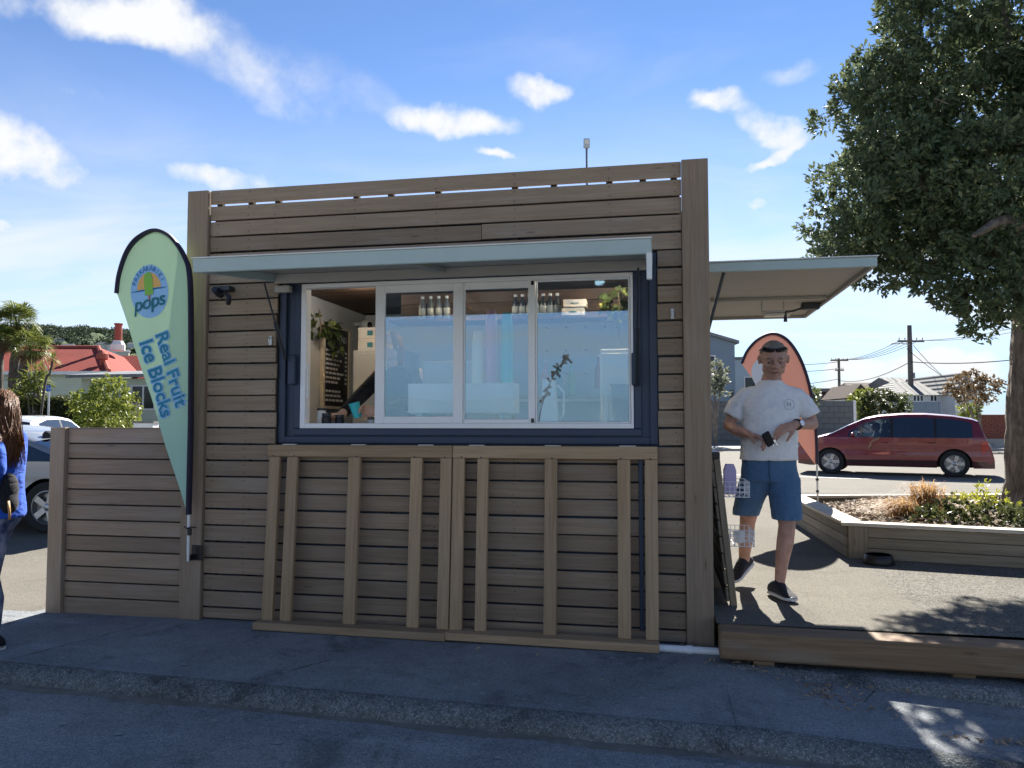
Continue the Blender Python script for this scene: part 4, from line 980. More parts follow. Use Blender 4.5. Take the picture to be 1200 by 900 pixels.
def head(b, c, rot, s=1.0, female=False):
    """c: centre of the skull; rot: frame with y looking forward"""
    c = Vector(c)
    def E(p, r, q=None): b.ell(c + rot @ (Vector(p) * s), [x * s for x in r], 16, 10, rot if q is None else rot @ q)
    E((0, -.012, .02), (.076, .096, .096)); E((0, .02, -.04), (.064, .072, .075)); E((0, .042, -.082), (.040, .040, .032)); E((0, .062, -.098), (.022, .02, .018))
    E((0, .070, .030), (.054, .026, .016)); E((-.026, .082, .028), (.025, .013, .0095)); E((.026, .082, .028), (.025, .013, .0095))          # forehead and brow ridges
    E((-.045, .058, -.024), (.022, .026, .019)); E((.045, .058, -.024), (.022, .026, .019))
    E((0, .094, .000), (.0105, .015, .024)); E((0, .104, -.026), (.0125, .017, .013)); E((-.013, .094, -.031), (.0095, .012, .008)); E((.013, .094, -.031), (.0095, .012, .008))
    E((0, .086, -.058), (.024, .012, .0058)); E((0, .084, -.070), (.020, .012, .0062)); E((-.05, .01, -.062), (.014, .045, .03)); E((.05, .01, -.062), (.014, .045, .03))
    for sx in (-1, 1):
        E((sx * .079, -.004, -.006), (.008, .017, .031), Matrix.Rotation(R(-18 * sx), 3, 'Z')); E((sx * .084, -.011, .008), (.007, .016, .018), Matrix.Rotation(R(-22 * sx), 3, 'Z'))
    b.chain([c + rot @ (Vector((0, -.022, -.05)) * s), c + rot @ (Vector((0, -.032, -.16)) * s)], [.052 * s, .056 * s], 14)
def face_parts(o, c, rot, s, brow_mat='hair_grey'):
    c = Vector(c)
    for sx in (-1, 1):
        p = c + rot @ (Vector((sx * .031, .071, .004)) * s); e = MB().ell(p, (.0115 * s,) * 3, 12, 8).build('eye', 'eye_white', o, smooth=True)
        MB().ell(c + rot @ (Vector((sx * .031, .0788, -.003)) * s), (.006 * s, .004 * s, .006 * s), 10, 6, rot).build('iris', 'iris', e, smooth=True)
        MB().ell(c + rot @ (Vector((sx * .030, .0785, .0085)) * s), (.019 * s, .0105 * s, .0078 * s), 12, 6, rot).build('eyelid', 'skin_tan' if brow_mat == 'hair_grey' else 'skin_fair', o, smooth=True)
        MB().ell(c + rot @ (Vector((sx * .031, .091, .030)) * s), (.021 * s, .006 * s, .0040 * s), 12, 6, rot @ Matrix.Rotation(R(8 * sx), 3, 'Y')).build('eyebrow', brow_mat, o, smooth=True)
    MB().ell(c + rot @ (Vector((0, .0955, -.064)) * s), (.027 * s, .0065 * s, .0040 * s), 12, 6, rot).build('mouth', 'lip', o, smooth=True)
def hand(b, wrist, fwd, palm, side, curls, s=1.0, thumb=(.9, .35), spread=1.0):
    """fwd: wrist->knuckles, palm: palm normal, side=+1 thumb towards fwd x palm"""
    w = Vector(wrist); f = Vector(fwd).normalized(); n = Vector(palm); n = (n - f * n.dot(f)).normalized(); t = f.cross(n) * side
    rot = Matrix((t, f, n)).transposed()
    b.ell(w + f * .045 * s, (.041 * s, .056 * s, .018 * s), 14, 8, rot); b.ell(w + f * .072 * s + t * .004 * s, (.042 * s, .026 * s, .0155 * s), 14, 8, rot); b.ell(w + f * .03 * s + t * .022 * s + n * .006 * s, (.02 * s, .034 * s, .017 * s), 12, 8, rot)
    lens = [(.043, .026, .021), (.048, .030, .022), (.045, .028, .022), (.034, .021, .019)]
    tips = []
    for i in range(4):
        base = w + f * (.088 - (.004, 0, .003, .012)[i]) * s + t * (.030 - .0205 * i) * s; a = 0; p = base - f * .012 * s; pts = [p, base]; d0 = (f + t * (.10 - .07 * i) * spread).normalized()
        for L, c in zip(lens[i], (1, 1.15, .7)):
            a += curls[i] * c; d = d0 * math.cos(a) + n * math.sin(a); pts.append(pts[-1] + d * L * s)
        r = (.0098, .0102, .0098, .0085)[i] * s; b.chain(pts, [r * 1.08, r * 1.08, r, r * .93, r * .82], 10); tips.append(pts[-1])
    p0 = w + f * .022 * s + t * .028 * s + n * .006 * s; d = (f * thumb[1] + t * thumb[0] + n * .35).normalized(); p1 = p0 + d * .040 * s
    d2 = (f * .8 + t * (thumb[0] * .35) + n * .55).normalized(); p2 = p1 + d2 * .032 * s; p3 = p2 + (d2 + n * .3).normalized() * .026 * s
    b.chain([p0, p1, p2, p3], [.0165 * s, .0125 * s, .0108 * s, .0088 * s], 10); tips.append(p3)
    return tips
def shoe(root, ankle, toe_dir, pitch, s=1.0, upper='shoe_black', lift=0.0):
    """ankle: point above heel on the ground line; toe_dir in plan; pitch>0 raises the heel about the ball"""
    d = Vector((toe_dir[0], toe_dir[1], 0)).normalized(); side = Vector((-d.y, d.x, 0)); rot = Matrix((d, side, Vector((0, 0, 1)))).transposed()
    pv = Vector((.13 * s, 0, 0)); rp = Matrix.Rotation(R(pitch), 3, 'Y')
    def T(v): v = rp @ (Vector(v) * s - pv) + pv; return rot @ v + Vector(ankle)
    secs = [(-.075, .030, .0, .072), (-.06, .036, 0, .085), (-.02, .040, 0, .108), (.02, .040, 0, .118), (.06, .042, 0, .098), (.10, .046, 0, .072), (.14, .048, .0, .055), (.175, .042, .003, .046), (.2, .026, .008, .034)]
    def loft(name, mat, zf):
        m = MB(); n = 16; vs = []
        for x, hw, z0, z1 in secs:
            a0, a1, wk = zf(x, hw, z0, z1)
            for j in range(n): a = 2 * math.pi * j / n; c, s_ = math.cos(a), math.sin(a); vs.append(T((x, wk * abs(c) ** .7 * (1 if c >= 0 else -1), (a0 + a1) / 2 + (a1 - a0) / 2 * abs(s_) ** .8 * (1 if s_ >= 0 else -1))))
        k = len(secs); fs = [(i * n + j, i * n + (j + 1) % n, (i + 1) * n + (j + 1) % n, (i + 1) * n + j) for i in range(k - 1) for j in range(n)] + [tuple(range(n))[::-1], tuple(range((k - 1) * n, k * n))]
        m.add(vs, fs); return m.build(name, mat, root, smooth=True, angle=60)
    o = loft('shoe', upper, lambda x, hw, z0, z1: (z0 + .015, z1, hw * .95))
    so = loft('sole', 'sole_white', lambda x, hw, z0, z1: (z0, z0 + .030, hw * 1.06)); so.parent = o
    for k in range(4):
        x = .035 + k * .022; z = .112 - k * .013
        m = MB(); m.tube([T((x, -.024, z - .012)), T((x, 0, z + .002)), T((x, .024, z - .012))], .0035 * s, 6); l = m.build('lace', 'sole_white' if upper != 'shoe_black' else 'dark_steel', o)
    return o
# ---- the man on the forecourt
MN = empty('person', (4.33, .78, .2), 0, 'person in white t-shirt and denim shorts looking down with wallet and keys', 'person')
HS = 1.16
hr = frame((-.05, -1, -.34)) @ Matrix.Diagonal((1.10, 1.0, 1.0)); hc = Vector((.062, -.05, 1.742))
b = Body(); head(b, hc, hr, HS)
b.chain([(.05, .015, 1.60), (.045, .03, 1.50)], [.070, .080], 14)
b.ell((.045, .02, 1.36), (.165, .105, .16)); b.ell((.04, .0, 1.15), (.165, .115, .16)); b.ell((.03, .02, .98), (.16, .11, .12))
b.chain([(-.11, .02, 1.47), (-.215, .03, 1.36), (-.262, .03, 1.245)], [.045, .048, .044]); b.chain([(-.262, .03, 1.245), (-.21, -.07, 1.205), (-.135, -.17, 1.178)], [.044, .042, .030])
b.chain([(.21, .02, 1.47), (.305, .03, 1.37), (.345, .03, 1.255)], [.045, .048, .044]); b.chain([(.345, .03, 1.255), (.27, -.08, 1.255), (.175, -.185, 1.252)], [.044, .041, .030])
tipsR = hand(b, (-.14, -.165, 1.18), (.82, -.50, -.22), (.25, -.35, -.9), -1, (.55, .62, .68, .75), 1.12, (.75, .6))
tipsL = hand(b, (.178, -.182, 1.252), (-.86, -.36, -.30), (-.2, .45, -.85), 1, (.30, .38, .45, .5), 1.12, (.55, .75), .5)
b.chain([(-.05, .03, .90), (-.095, .10, .70), (-.122, .165, .50)], [.098, .082, .060]); b.chain([(-.122, .165, .50), (-.128, .215, .38), (-.136, .262, .27), (-.14, .30, .13)], [.058, .058, .048, .036]); b.chain([(-.14, .30, .13), (-.165, .265, .085), (-.19, .235, .06)], [.038, .030, .020])
b.chain([(.12, .01, .90), (.125, -.07, .70), (.122, -.145, .52)], [.10, .084, .061]); b.chain([(.122, -.145, .52), (.108, -.135, .40), (.085, -.145, .28), (.062, -.15, .11)], [.060, .062, .050, .037]); b.chain([(.062, -.15, .11), (.075, -.19, .06), (.09, -.23, .045)], [.038, .030, .022])
body = link('body', b.skin('body', .0075, 4), 'skin_tan', MN)
face_parts(MN, hc, hr, HS)
# close-cropped hair: a thin cap over the back and sides
m = MB(); nu, nv = 32, 18
def hcap(u, v):
    a = 2 * math.pi * u; th = R(8) + R(95) * v * (.42 + .58 * (1 - (math.cos(a - math.pi / 2) + 1) / 2) ** .8)
    p = Vector((.0800 * math.sin(th) * math.cos(a), -.012 + .1005 * math.sin(th) * math.sin(a), .02 + .1000 * math.cos(th))); return hc + hr @ (p * HS)
m.grid(hcap, nu, nv); link('hair', tri(m.mesh('hair'), [('SOLIDIFY', dict(thickness=.006, offset=-1))]), 'hair_grey', MN)
for p in KIDS[MN.name][-1].data.polygons: p.use_smooth = True
# sunglasses pushed up on the head
sg = empty('sunglasses', (4.33, .78, .2), 0, 'black sunglasses pushed up on top of the grey haired person', 'sunglasses')
def hp(x, y, z): return hc + hr @ (Vector((x, y, z)) * HS)
for sx in (-1, 1):
    m = MB(); n = 20; rotl = hr @ Matrix.Rotation(R(-34), 3, 'X') @ Matrix.Rotation(R(-14 * sx), 3, 'Z')
    vs = []
    for k, (sc, dy) in enumerate(((1, 0), (.92, .006), (0.5, .010), (0.01, .011))):
        for j in range(n): a = 2 * math.pi * j / n; vs.append(hp(sx * .035, .080, .083) + rotl @ (Vector((.034 * sc * abs(math.cos(a)) ** .8 * (1 if math.cos(a) > 0 else -1), dy, .021 * sc * abs(math.sin(a)) ** .8 * (1 if math.sin(a) > 0 else -1))) * HS))
    m.add(vs, [(k * n + j, k * n + (j + 1) % n, (k + 1) * n + (j + 1) % n, (k + 1) * n + j) for k in range(3) for j in range(n)]); m.build('lens', 'lens_black', sg, smooth=True)
    m = MB(); m.tube([hp(sx * .066, .062, .082), hp(sx * .079, .01, .066), hp(sx * .080, -.05, .045)], .004, 6); m.build('temple', 'black_plastic', sg)
m = MB(); m.tube([hp(-.012, .088, .085), hp(0, .091, .088), hp(.012, .088, .085)], .004, 6); m.build('bridge', 'black_plastic', sg)
# t-shirt
def ringloft(m, secs, n=28):
    vs = []
    for (cx, cy, cz, rx_, ry_) in secs:
        for j in range(n): a = 2 * math.pi * j / n; vs.append((cx + rx_ * abs(math.cos(a)) ** .85 * (1 if math.cos(a) > 0 else -1), cy + ry_ * abs(math.sin(a)) ** .85 * (1 if math.sin(a) > 0 else -1), cz))
    k = len(secs); m.add(vs, [(i * n + j, i * n + (j + 1) % n, (i + 1) * n + (j + 1) % n, (i + 1) * n + j) for i in range(k - 1) for j in range(n)] + [tuple(range(n))[::-1], tuple(range((k - 1) * n, k * n))])
b = Body()
ringloft(b, [(.020, -.005, .985, .214, .145), (.022, -.008, 1.06, .208, .152), (.03, -.012, 1.18, .204, .150), (.038, -.002, 1.30, .206, .138), (.042, .01, 1.40, .212, .130), (.044, .018, 1.47, .200, .115), (.046, .022, 1.525, .150, .092), (.047, .022, 1.565, .098, .082), (.047, .018, 1.588, .082, .076)])
b.tube([(-.07, .02, 1.490), (-.13, .02, 1.470), (-.20, .025, 1.40), (-.245, .02, 1.31)], [.060, .072, .070, .074], 16); b.tube([(.165, .02, 1.490), (.225, .02, 1.470), (.29, .025, 1.405), (.335, .02, 1.315)], [.060, .072, .070, .074], 16)
me = b.skin('t_shirt', .009, 7)
tex = bpy.data.textures.new('folds', 'CLOUDS'); tex.noise_scale = .11; tex.noise_depth = 2
me2 = tri(me, [('DISPLACE', dict(texture=tex, strength=.017, mid_level=.5)), ('SMOOTH', dict(factor=.5, iterations=2))])
link('t_shirt', me2, 'tee_white', MN)
for p in me2.polygons: p.use_smooth = True
# chest emblem: small badge with a letter
em = empty('tmp'); bpy.data.objects.remove(em)
for txt, sz, dx, dz in (('H', .045, 0, 0),):
    me = text_mesh(txt, sz, 'CENTER', .0006); m4 = Matrix.Translation((.155, -.128, 1.40)) @ Matrix.Rotation(R(14), 4, 'Z') @ Matrix.Rotation(R(82), 4, 'X'); me.transform(m4); me.materials.clear(); link('shirt_emblem', me, 'logo_grey', MN)
m = MB()
for j in range(28):
    a0, a1 = 2 * math.pi * j / 28, 2 * math.pi * (j + 1) / 28; r0 = .040; wv = .003
    m.add([(math.cos(a0) * r0, math.sin(a0) * r0, 0), (math.cos(a1) * r0, math.sin(a1) * r0, 0), (math.cos(a1) * (r0 - wv), math.sin(a1) * (r0 - wv), 0), (math.cos(a0) * (r0 - wv), math.sin(a0) * (r0 - wv), 0)], [(0, 1, 2, 3)])
me = m.mesh('ring'); me.transform(Matrix.Translation((.155, -.1285, 1.40)) @ Matrix.Rotation(R(14), 4, 'Z') @ Matrix.Rotation(R(82), 4, 'X')); link('shirt_emblem', me, 'logo_grey', MN)
# shorts
b = Body()
ringloft(b, [(.02, .005, .83, .205, .135), (.022, .005, .92, .205, .135), (.024, .005, 1.03, .192, .125)])
b.chain([(-.065, .03, .84), (-.11, .075, .70), (-.141, .118, .565)], [.122, .110, .102]); b.chain([(.12, -.005, .84), (.124, -.07, .70), (.124, -.128, .575)], [.126, .116, .108])
me = b.skin('shorts', .009, 5)
bm2 = bmesh.new(); bm2.from_mesh(me)      # flat hems
bmesh.ops.bisect_plane(bm2, geom=bm2.verts[:] + bm2.edges[:] + bm2.faces[:], plane_co=(0, 0, .562), plane_no=(0, 0, 1), clear_inner=True); bm2.to_mesh(me); bm2.free()
me = tri(me, [('DISPLACE', dict(texture=tex, strength=.016, mid_level=.5))])
so = link('shorts', me, 'denim', MN)
for p in me.polygons: p.use_smooth = True
fabric('seam', (.02, .05, .11), (.04, .08, .15), 200, .2)
m = MB(); m.tube([(.005, -.140, 1.0), (.004, -.146, .92), (.01, -.138, .84)], .004, 6); m.build('fly', 'seam', so)
# watch
m = MB(); wc = Vector((.205, -.15, 1.253)); wd = Vector((-.74, -.67, 0)).normalized(); q = wd.to_track_quat('Z', 'Y').to_matrix()
m.lathe([(.037, -.011), (.041, -.011), (.041, .011), (.037, .011)], 22, wc, q); wb = m.build('watch', 'black_plastic', MN, smooth=True, angle=40)
nf = (Vector((.3, -1, .25))); nf = (nf - wd * nf.dot(wd)).normalized(); q2 = nf.to_track_quat('Z', 'Y').to_matrix()
m = MB(); m.lathe([(0, 0), (.020, 0), (.021, .009), (.0, .009)], 20, wc + nf * .039, q2); m.build('watch_face', 'steel_shiny', wb, smooth=True, angle=40)
shoe(MN, (-.115, .315, .052), (-.62, -.78), 24, 1.06); shoe(MN, (.045, -.135, .005), (.40, -.92), 0, 1.08)
# things in the hands
wal = MB(); wal.cbox((0, 0, 0), (.062, .022, .115), .009); wal.cbox((0, -.0125, .0), (.05, .004, .10), .002)
o = tag(wal.build('wallet', 'wallet_leather', None, (4.33 - .018, .78 - .285, .2 + 1.148), (R(18), R(-32), R(10)), smooth=True, angle=40), 'small black wallet held in the hand of the person in denim shorts', 'wallet')
kr = empty('keys', (4.33 + .022, .78 - .275, .2 + 1.165), 0, 'bunch of keys dangling from the pinched fingers of the wallet holder', 'keys')
m = MB(); m.tube([(.012 * math.cos(a), 0, .012 * math.sin(a) - .012) for a in [i * .524 for i in range(13)]], .0012, 5); m.build('key_ring', 'steel_shiny', kr)
for i, a in enumerate((-35, 5, 40)):
    m = MB(); rot = Matrix.Rotation(R(a), 3, 'Y') @ Matrix.Rotation(R(15 * i), 3, 'Z'); m.lathe([(0, -.001), (.010, -.001), (.010, .001), (0, .001)], 12, Vector((0, 0, -.024)) + rot @ Vector((0, 0, -.010)), rot @ Matrix.Rotation(R(90), 3, 'X')); m.box(Vector((0, 0, -.024)) + rot @ Vector((0, 0, -.032)), (.006, .002, .03), rot); m.build('key', 'steel_shiny', kr)

# ---- person walking off past the fence, seen from behind
WM = empty('person', (-.765, -.90, 0), 0, 'person with long brown hair in bright blue t-shirt walking past the fence', 'person')
hr2 = frame((-.85, .5, -.05)); hc2 = Vector((-.02, .02, 1.56))
b = Body(); head(b, hc2, hr2, .98, True)
b.ell((0, .0, 1.22), (.13, .15, .2)); b.ell((0, 0, 1.0), (.12, .14, .15)); b.ell((.0, 0, .88), (.135, .165, .13))
b.chain([(.10, -.14, 1.36), (.135, -.17, 1.20), (.115, -.17, 1.03)], [.055, .048, .038]); b.chain([(.115, -.17, 1.03), (.04, -.2, .97), (-.05, -.2, .93)], [.038, .034, .026])
hand(b, (-.05, -.2, .93), (-.95, -.1, -.2), (0, .5, -.8), 1, (.5, .55, .6, .65), .92)
b.chain([(.02, .14, 1.36), (-.06, .2, 1.2), (-.09, .2, 1.05)], [.055, .046, .038]); b.chain([(-.09, .2, 1.05), (-.2, .18, 1.0)], [.036, .026]); hand(b, (-.2, .18, 1.0), (-.95, -.1, .1), (0, -.3, -.9), -1, (.5, .5, .5, .5), .92)
b.chain([(.03, -.07, .85), (.04, -.07, .65), (.02, -.06, .46)], [.10, .085, .058]); b.chain([(.02, -.06, .46), (.06, -.06, .32), (.06, -.05, .1)], [.055, .058, .036])
b.chain([(-.03, .08, .85), (-.12, .08, .65), (-.2, .08, .46)], [.10, .085, .058]); b.chain([(-.2, .08, .46), (-.2, .08, .32), (-.16, .08, .1)], [.055, .056, .036])
link('body', b.skin('body', .009, 4), 'skin_fair', WM)
b = Body(); ringloft(b, [(.01, 0, .84, .150, .182), (.005, 0, .92, .145, .178), (.0, 0, 1.02, .132, .165), (0, 0, 1.15, .135, .17), (0, 0, 1.27, .135, .18), (0, 0, 1.36, .11, .165), (0, .0, 1.42, .07, .09), (0, 0, 1.45, .06, .065)])
b.chain([(.06, -.12, 1.36), (.125, -.165, 1.27), (.145, -.175, 1.17)], [.070, .074, .074]); b.chain([(.02, .13, 1.36), (-.05, .19, 1.24)], [.068, .07])
me = tri(b.skin('t_shirt', .010, 6), [('DISPLACE', dict(texture=tex, strength=.010, mid_level=.5)), ('SMOOTH', dict(factor=.5, iterations=4))]); link('t_shirt', me, 'tee_blue', WM)
for p in me.polygons: p.use_smooth = True
b = Body(); b.ell((.0, 0, .86), (.142, .17, .13)); b.chain([(.03, -.07, .85), (.04, -.07, .65), (.02, -.06, .46)], [.107, .092, .064]); b.chain([(.02, -.06, .46), (.06, -.06, .32), (.06, -.05, .12)], [.062, .065, .043])
b.chain([(-.03, .08, .85), (-.12, .08, .65), (-.2, .08, .46)], [.107, .092, .064]); b.chain([(-.2, .08, .46), (-.2, .08, .32), (-.16, .08, .12)], [.062, .063, .043])
link('leggings', b.skin('leggings', .010, 4), 'leggings', WM)
shoe(WM, (.07, -.05, .0), (-1, .1), 0, .92, 'black_cloth'); shoe(WM, (-.15, .08, .0), (-1, .1), 0, .92, 'black_cloth')
m = MB(); m.ell(hc2 + Vector((.015, -.005, .02)), (.098, .096, .110), 20, 14)
rr = random.Random(91)
for k in range(1000):      # long strands combed back over the shoulders
    a = rr.uniform(-2.2, 1.6); e = rr.uniform(.1, 1.3); d0 = Vector((math.cos(a) * math.cos(e), math.sin(a) * math.cos(e), math.sin(e)))
    p = hc2 + Vector((.015, -.005, .02)) + Vector((d0.x * .100, d0.y * .098, d0.z * .112)); end = Vector((.115 + rr.uniform(-.05, .06), -.05 + rr.uniform(-.10, .11), rr.uniform(1.16, 1.36))); mid = Vector((.10 + .035 * d0.x, -.02 + .09 * d0.y, 1.48)); pts = []
    for t_ in (0, .2, .4, .6, .8, 1.0):
        q = p * (1 - t_) ** 2 + mid * 2 * t_ * (1 - t_) + end * t_ * t_; pts.append(q + Vector((rr.uniform(-.006, .006), rr.uniform(-.006, .006), 0)))
    m.tube(pts, [.003, .0035, .0035, .003, .0025, .001], 4, True)
link('hair', m.mesh('hair', True), 'hair_brown', WM)
BG = empty('shoulder_bag', (-.765 + .165, -.95, .90), 0, 'black shoulder bag hanging on the back of the blue shirted person', 'bag')
me = Body(); me.ell((-.02, 0, .12), (.03, .075, .12)); me.ell((-.015, 0, .04), (.035, .07, .07)); me = me.skin('bag', .010, 4); link('bag_body', me, 'black_cloth', BG)
m = MB(); m.tube([(-.02, -.10, .2), (-.03, -.14, .32), (-.10, -.09, .53), (-.17, -.02, .56), (-.22, .08, .50)], .014, 8, True, .35); m.build('strap', 'black_cloth', BG, smooth=True)
plain('tan_leather', (.5, .27, .10), .6); m = MB(); m.tube([(.02, -.045, .06), (.03, -.045, .0), (.03, -.04, -.06)], .011, 8, True, .4); m.build('tag', 'tan_leather', BG, smooth=True)
# ------------------------------------------------------------------ cars
def paint(name, col, coat=1.):
    t = NT(name); v = t.tc.outputs['Object']; n = t.noise(v, 400, 2, .5); d = t.noise(v, 2.5, 5, .6)
    c = t.mix(t.math('MULTIPLY', n, .25), col, tuple(min(1, x * 1.6 + .02) for x in col)); c = t.mix(t.math('MULTIPLY', t.range(d, .5, .8), .12), c, (.25, .22, .18))
    t.P(color=c, rough=.38, metal=.35, spec=.5, coat=coat, coatr=.06)
paint('paint_red', (.15, .008, .018)); paint('paint_grey', (.22, .24, .27)); paint('paint_silver', (.66, .68, .70))
plain('rubber', (.018, .018, .019), .8, 0, .2); plain('rim_alloy', (.42, .43, .44), .35, .8, .1); plain('trim_black', (.012, .012, .014), .5, 0, .1); plain('chrome', (.6, .6, .62), .15, 1., .02)
plain('tail_red', (.35, .01, .01), .2, 0, .1, coat=.5); plain('lamp_clear', (.6, .62, .64), .1, .3, .05, coat=1.); plain('seat_cloth', (.035, .034, .036), .9)
def interp(tab, x):
    xs = [p[0] for p in tab]; return float(np.interp(x, xs, [p[1] for p in tab]))
def make_car(name, loc, rz, label, D, paintm, group=None):
    """local: front at -x, width along y, ground z=0"""
    C = empty(name, loc, rz, label, 'car', group)
    top, W2, belt, wb, wr, win = D['top'], D['hw'], D['belt'], D['axles'], D['wr'], D['win']
    x0, x1 = top[0][0], top[-1][0]; Ra = wr + .055
    xs = set(np.round(np.arange(x0, x1 + .001, .06), 3)); xs |= {round(a + s * Ra * f, 3) for a in wb for s in (-1, 1) for f in (1.0, .985, .93, .82)}; xs |= {round(v, 3) for v in win['cuts']} | {x1}
    xs = sorted(v for v in xs if x0 <= v <= x1)
    zt_s = [interp(top, x) for x in xs]
    def zb(x):
        b = D['sill']
        for a in wb:
            if abs(x - a) < Ra: b = max(b, wr + math.sqrt(max(0, Ra ** 2 - (x - a) ** 2)) * .98)
        if x < x0 + .5: b = max(b, D['sill'] - .02 + .06 * (x0 + .5 - x) / .5)
        return b
    def hwf(x, z):
        h = W2
        if x < x0 + .9: h -= .20 * ((x0 + .9 - x) / .9) ** 2.2
        if x > x1 - .7: h -= .12 * ((x - x1 + .7) / .7) ** 2.2
        if z > belt: h -= (z - belt) * D['tumble']
        if z < .45: h -= (.45 - z) * .12
        h -= .012 * math.exp(-((z - .62) / .06) ** 2)      # body side crease
        return max(h, .3)
    nv = 9; nw = 6; nr = 3; nt = 7; rows = []
    for x, zt in zip(xs, zt_s):
        ze = zt - D['crown']; zl = zb(x); pts = []
        bl = min(belt, ze - .03); bl = max(bl, zl + .02); wt_ = max(bl + .004, min(ze - .055, interp(win['top'], x))); ze = max(ze, wt_ + .01)
        for i in range(nv): z = zl + (bl - zl) * i / nv; pts.append((x, hwf(x, z), z))
        for i in range(nw): z = bl + (wt_ - bl) * i / nw; pts.append((x, hwf(x, z), z))
        for i in range(nr): z = wt_ + (ze - wt_) * i / nr; pts.append((x, hwf(x, z) - .018 * (i / nr) ** 2, z))
        he = hwf(x, ze) - .02
        for i in range(nt + 1):
            a = i / nt; y = he * (1 - a); pts.append((x, y, ze + (zt - ze) * (1 - (1 - a) ** 2.4)))
        rows.append(pts)
    k = len(rows[0]); groups = {}
    def put(g, quad, flip):
        m = groups.setdefault(g, MB()); m.add([(p[0], -p[1] if flip else p[1], p[2]) for p in quad], [(0, 1, 2, 3)])
    for i in range(len(xs) - 1):
        xm = (xs[i] + xs[i + 1]) / 2
        for j in range(k - 1):
            q = [rows[i][j], rows[i + 1][j], rows[i + 1][j + 1], rows[i][j + 1]]; g = 'body'
            ym = sum(p[1] for p in q) / 4; zm = sum(p[2] for p in q) / 4
            if nv <= j < nv + nw:
                for nm, a, b in win['side']:
                    if a < xm < b and (rows[i][nv + nw][2] - rows[i][nv][2]) > .02: g = nm
            elif j >= nv + nw + nr:
                a, b = win['screen']
                if a < xm < b and ym < hwf(xm, zm) - .07: g = 'windscreen'
                a, b = win['rear']
                if a < xm < b and ym < hwf(xm, zm) - .05: g = 'rear_glass'
            elif j < nv and zm < D['skirt'] and g == 'body': g = 'skirt'
            for fl in (0, 1): put(g, q, fl)
    # end caps
    for r_, e in ((rows[0], 0), (rows[-1], 1)):
        pl = [p for p in r_]; m = groups['body']
        m.add([(p[0], p[1], p[2]) for p in pl] + [(p[0], -p[1], p[2]) for p in pl[::-1]], [tuple(range(2 * len(pl)))])
    mats = {'body': paintm, 'skirt': D.get('skirt_mat', paintm), 'window_front': 'car_glass', 'window_rear': D.get('rear_glass_mat', 'car_dark_glass'), 'windscreen': 'car_glass', 'rear_glass': 'car_dark_glass', 'pillar': 'trim_black'}
    bodyo = None
    for g, m in groups.items():
        if g in ('window_front', 'window_rear', 'pillar'):
            rngs = [(a, b) for nm, a, b in win['side'] if nm == g]
            for fl, (ra, rb_) in [(f_, r_) for f_ in (0, 1) for r_ in rngs]:
                m2 = MB(); m2.v = m.v; m2.f = [f for f in m.f if (m.v[f[0]][1] < 0) == bool(fl) and ra < sum(m.v[i][0] for i in f) / 4 < rb_]; m2.m = [0] * len(m2.f)
                if not m2.f: continue
                o = m2.build('door_pillar' if g == 'pillar' else 'side_window', mats[g], C, smooth=True, merge=True)
                bmm = bmesh.new(); bmm.from_mesh(o.data); bmesh.ops.delete(bmm, geom=[v for v in bmm.verts if not v.link_faces], context='VERTS'); bmm.to_mesh(o.data); bmm.free()
            continue
        o = m.build({'body': 'body', 'skirt': 'side_skirt', 'pillar': 'door_pillar'}.get(g, g), mats[g], C, smooth=True, merge=True, angle=42)
    # underbody and wheel wells keep daylight out
    m = MB(); m.bb(x0 + .25, x1 - .2, -W2 + .30, W2 - .30, D['sill'] + .02, .52); m.build('underbody', 'trim_black', C)
    m = MB()
    for a in wb:
        for s in (-1, 1): m.bb(a - Ra - .02, a + Ra + .02, s * (W2 - .32) - .02, s * (W2 - .32) + .02, .22, .75); 
        m.bb(a - Ra - .02, a + Ra + .02, -W2 + .05, W2 - .05, wr + Ra + .002, wr + Ra + .02)
    m.build('wheel_well', 'trim_black', C)
    # seats and dash
    cab0, cab1 = D['cabin']
    for xx in (cab0 + .75, cab0 + 1.6):
        for s in (-1, 1):
            if xx > cab1 - .2: continue
            st = MB(); st.cbox((xx, s * .36, .62), (.5, .48, .2), .05); st.cbox((xx + .27, s * .36, .86), (.16, .46, .55), .06, Matrix.Rotation(R(12), 3, 'Y')); st.cbox((xx + .33, s * .36, 1.2), (.10, .26, .17), .04); st.build('seat', 'seat_cloth', C, smooth=True, angle=50)
    m = MB(); m.cbox((cab0 + .05, 0, .84), (.4, W2 * 1.6, .16), .04); m.build('dashboard', 'trim_black', C)
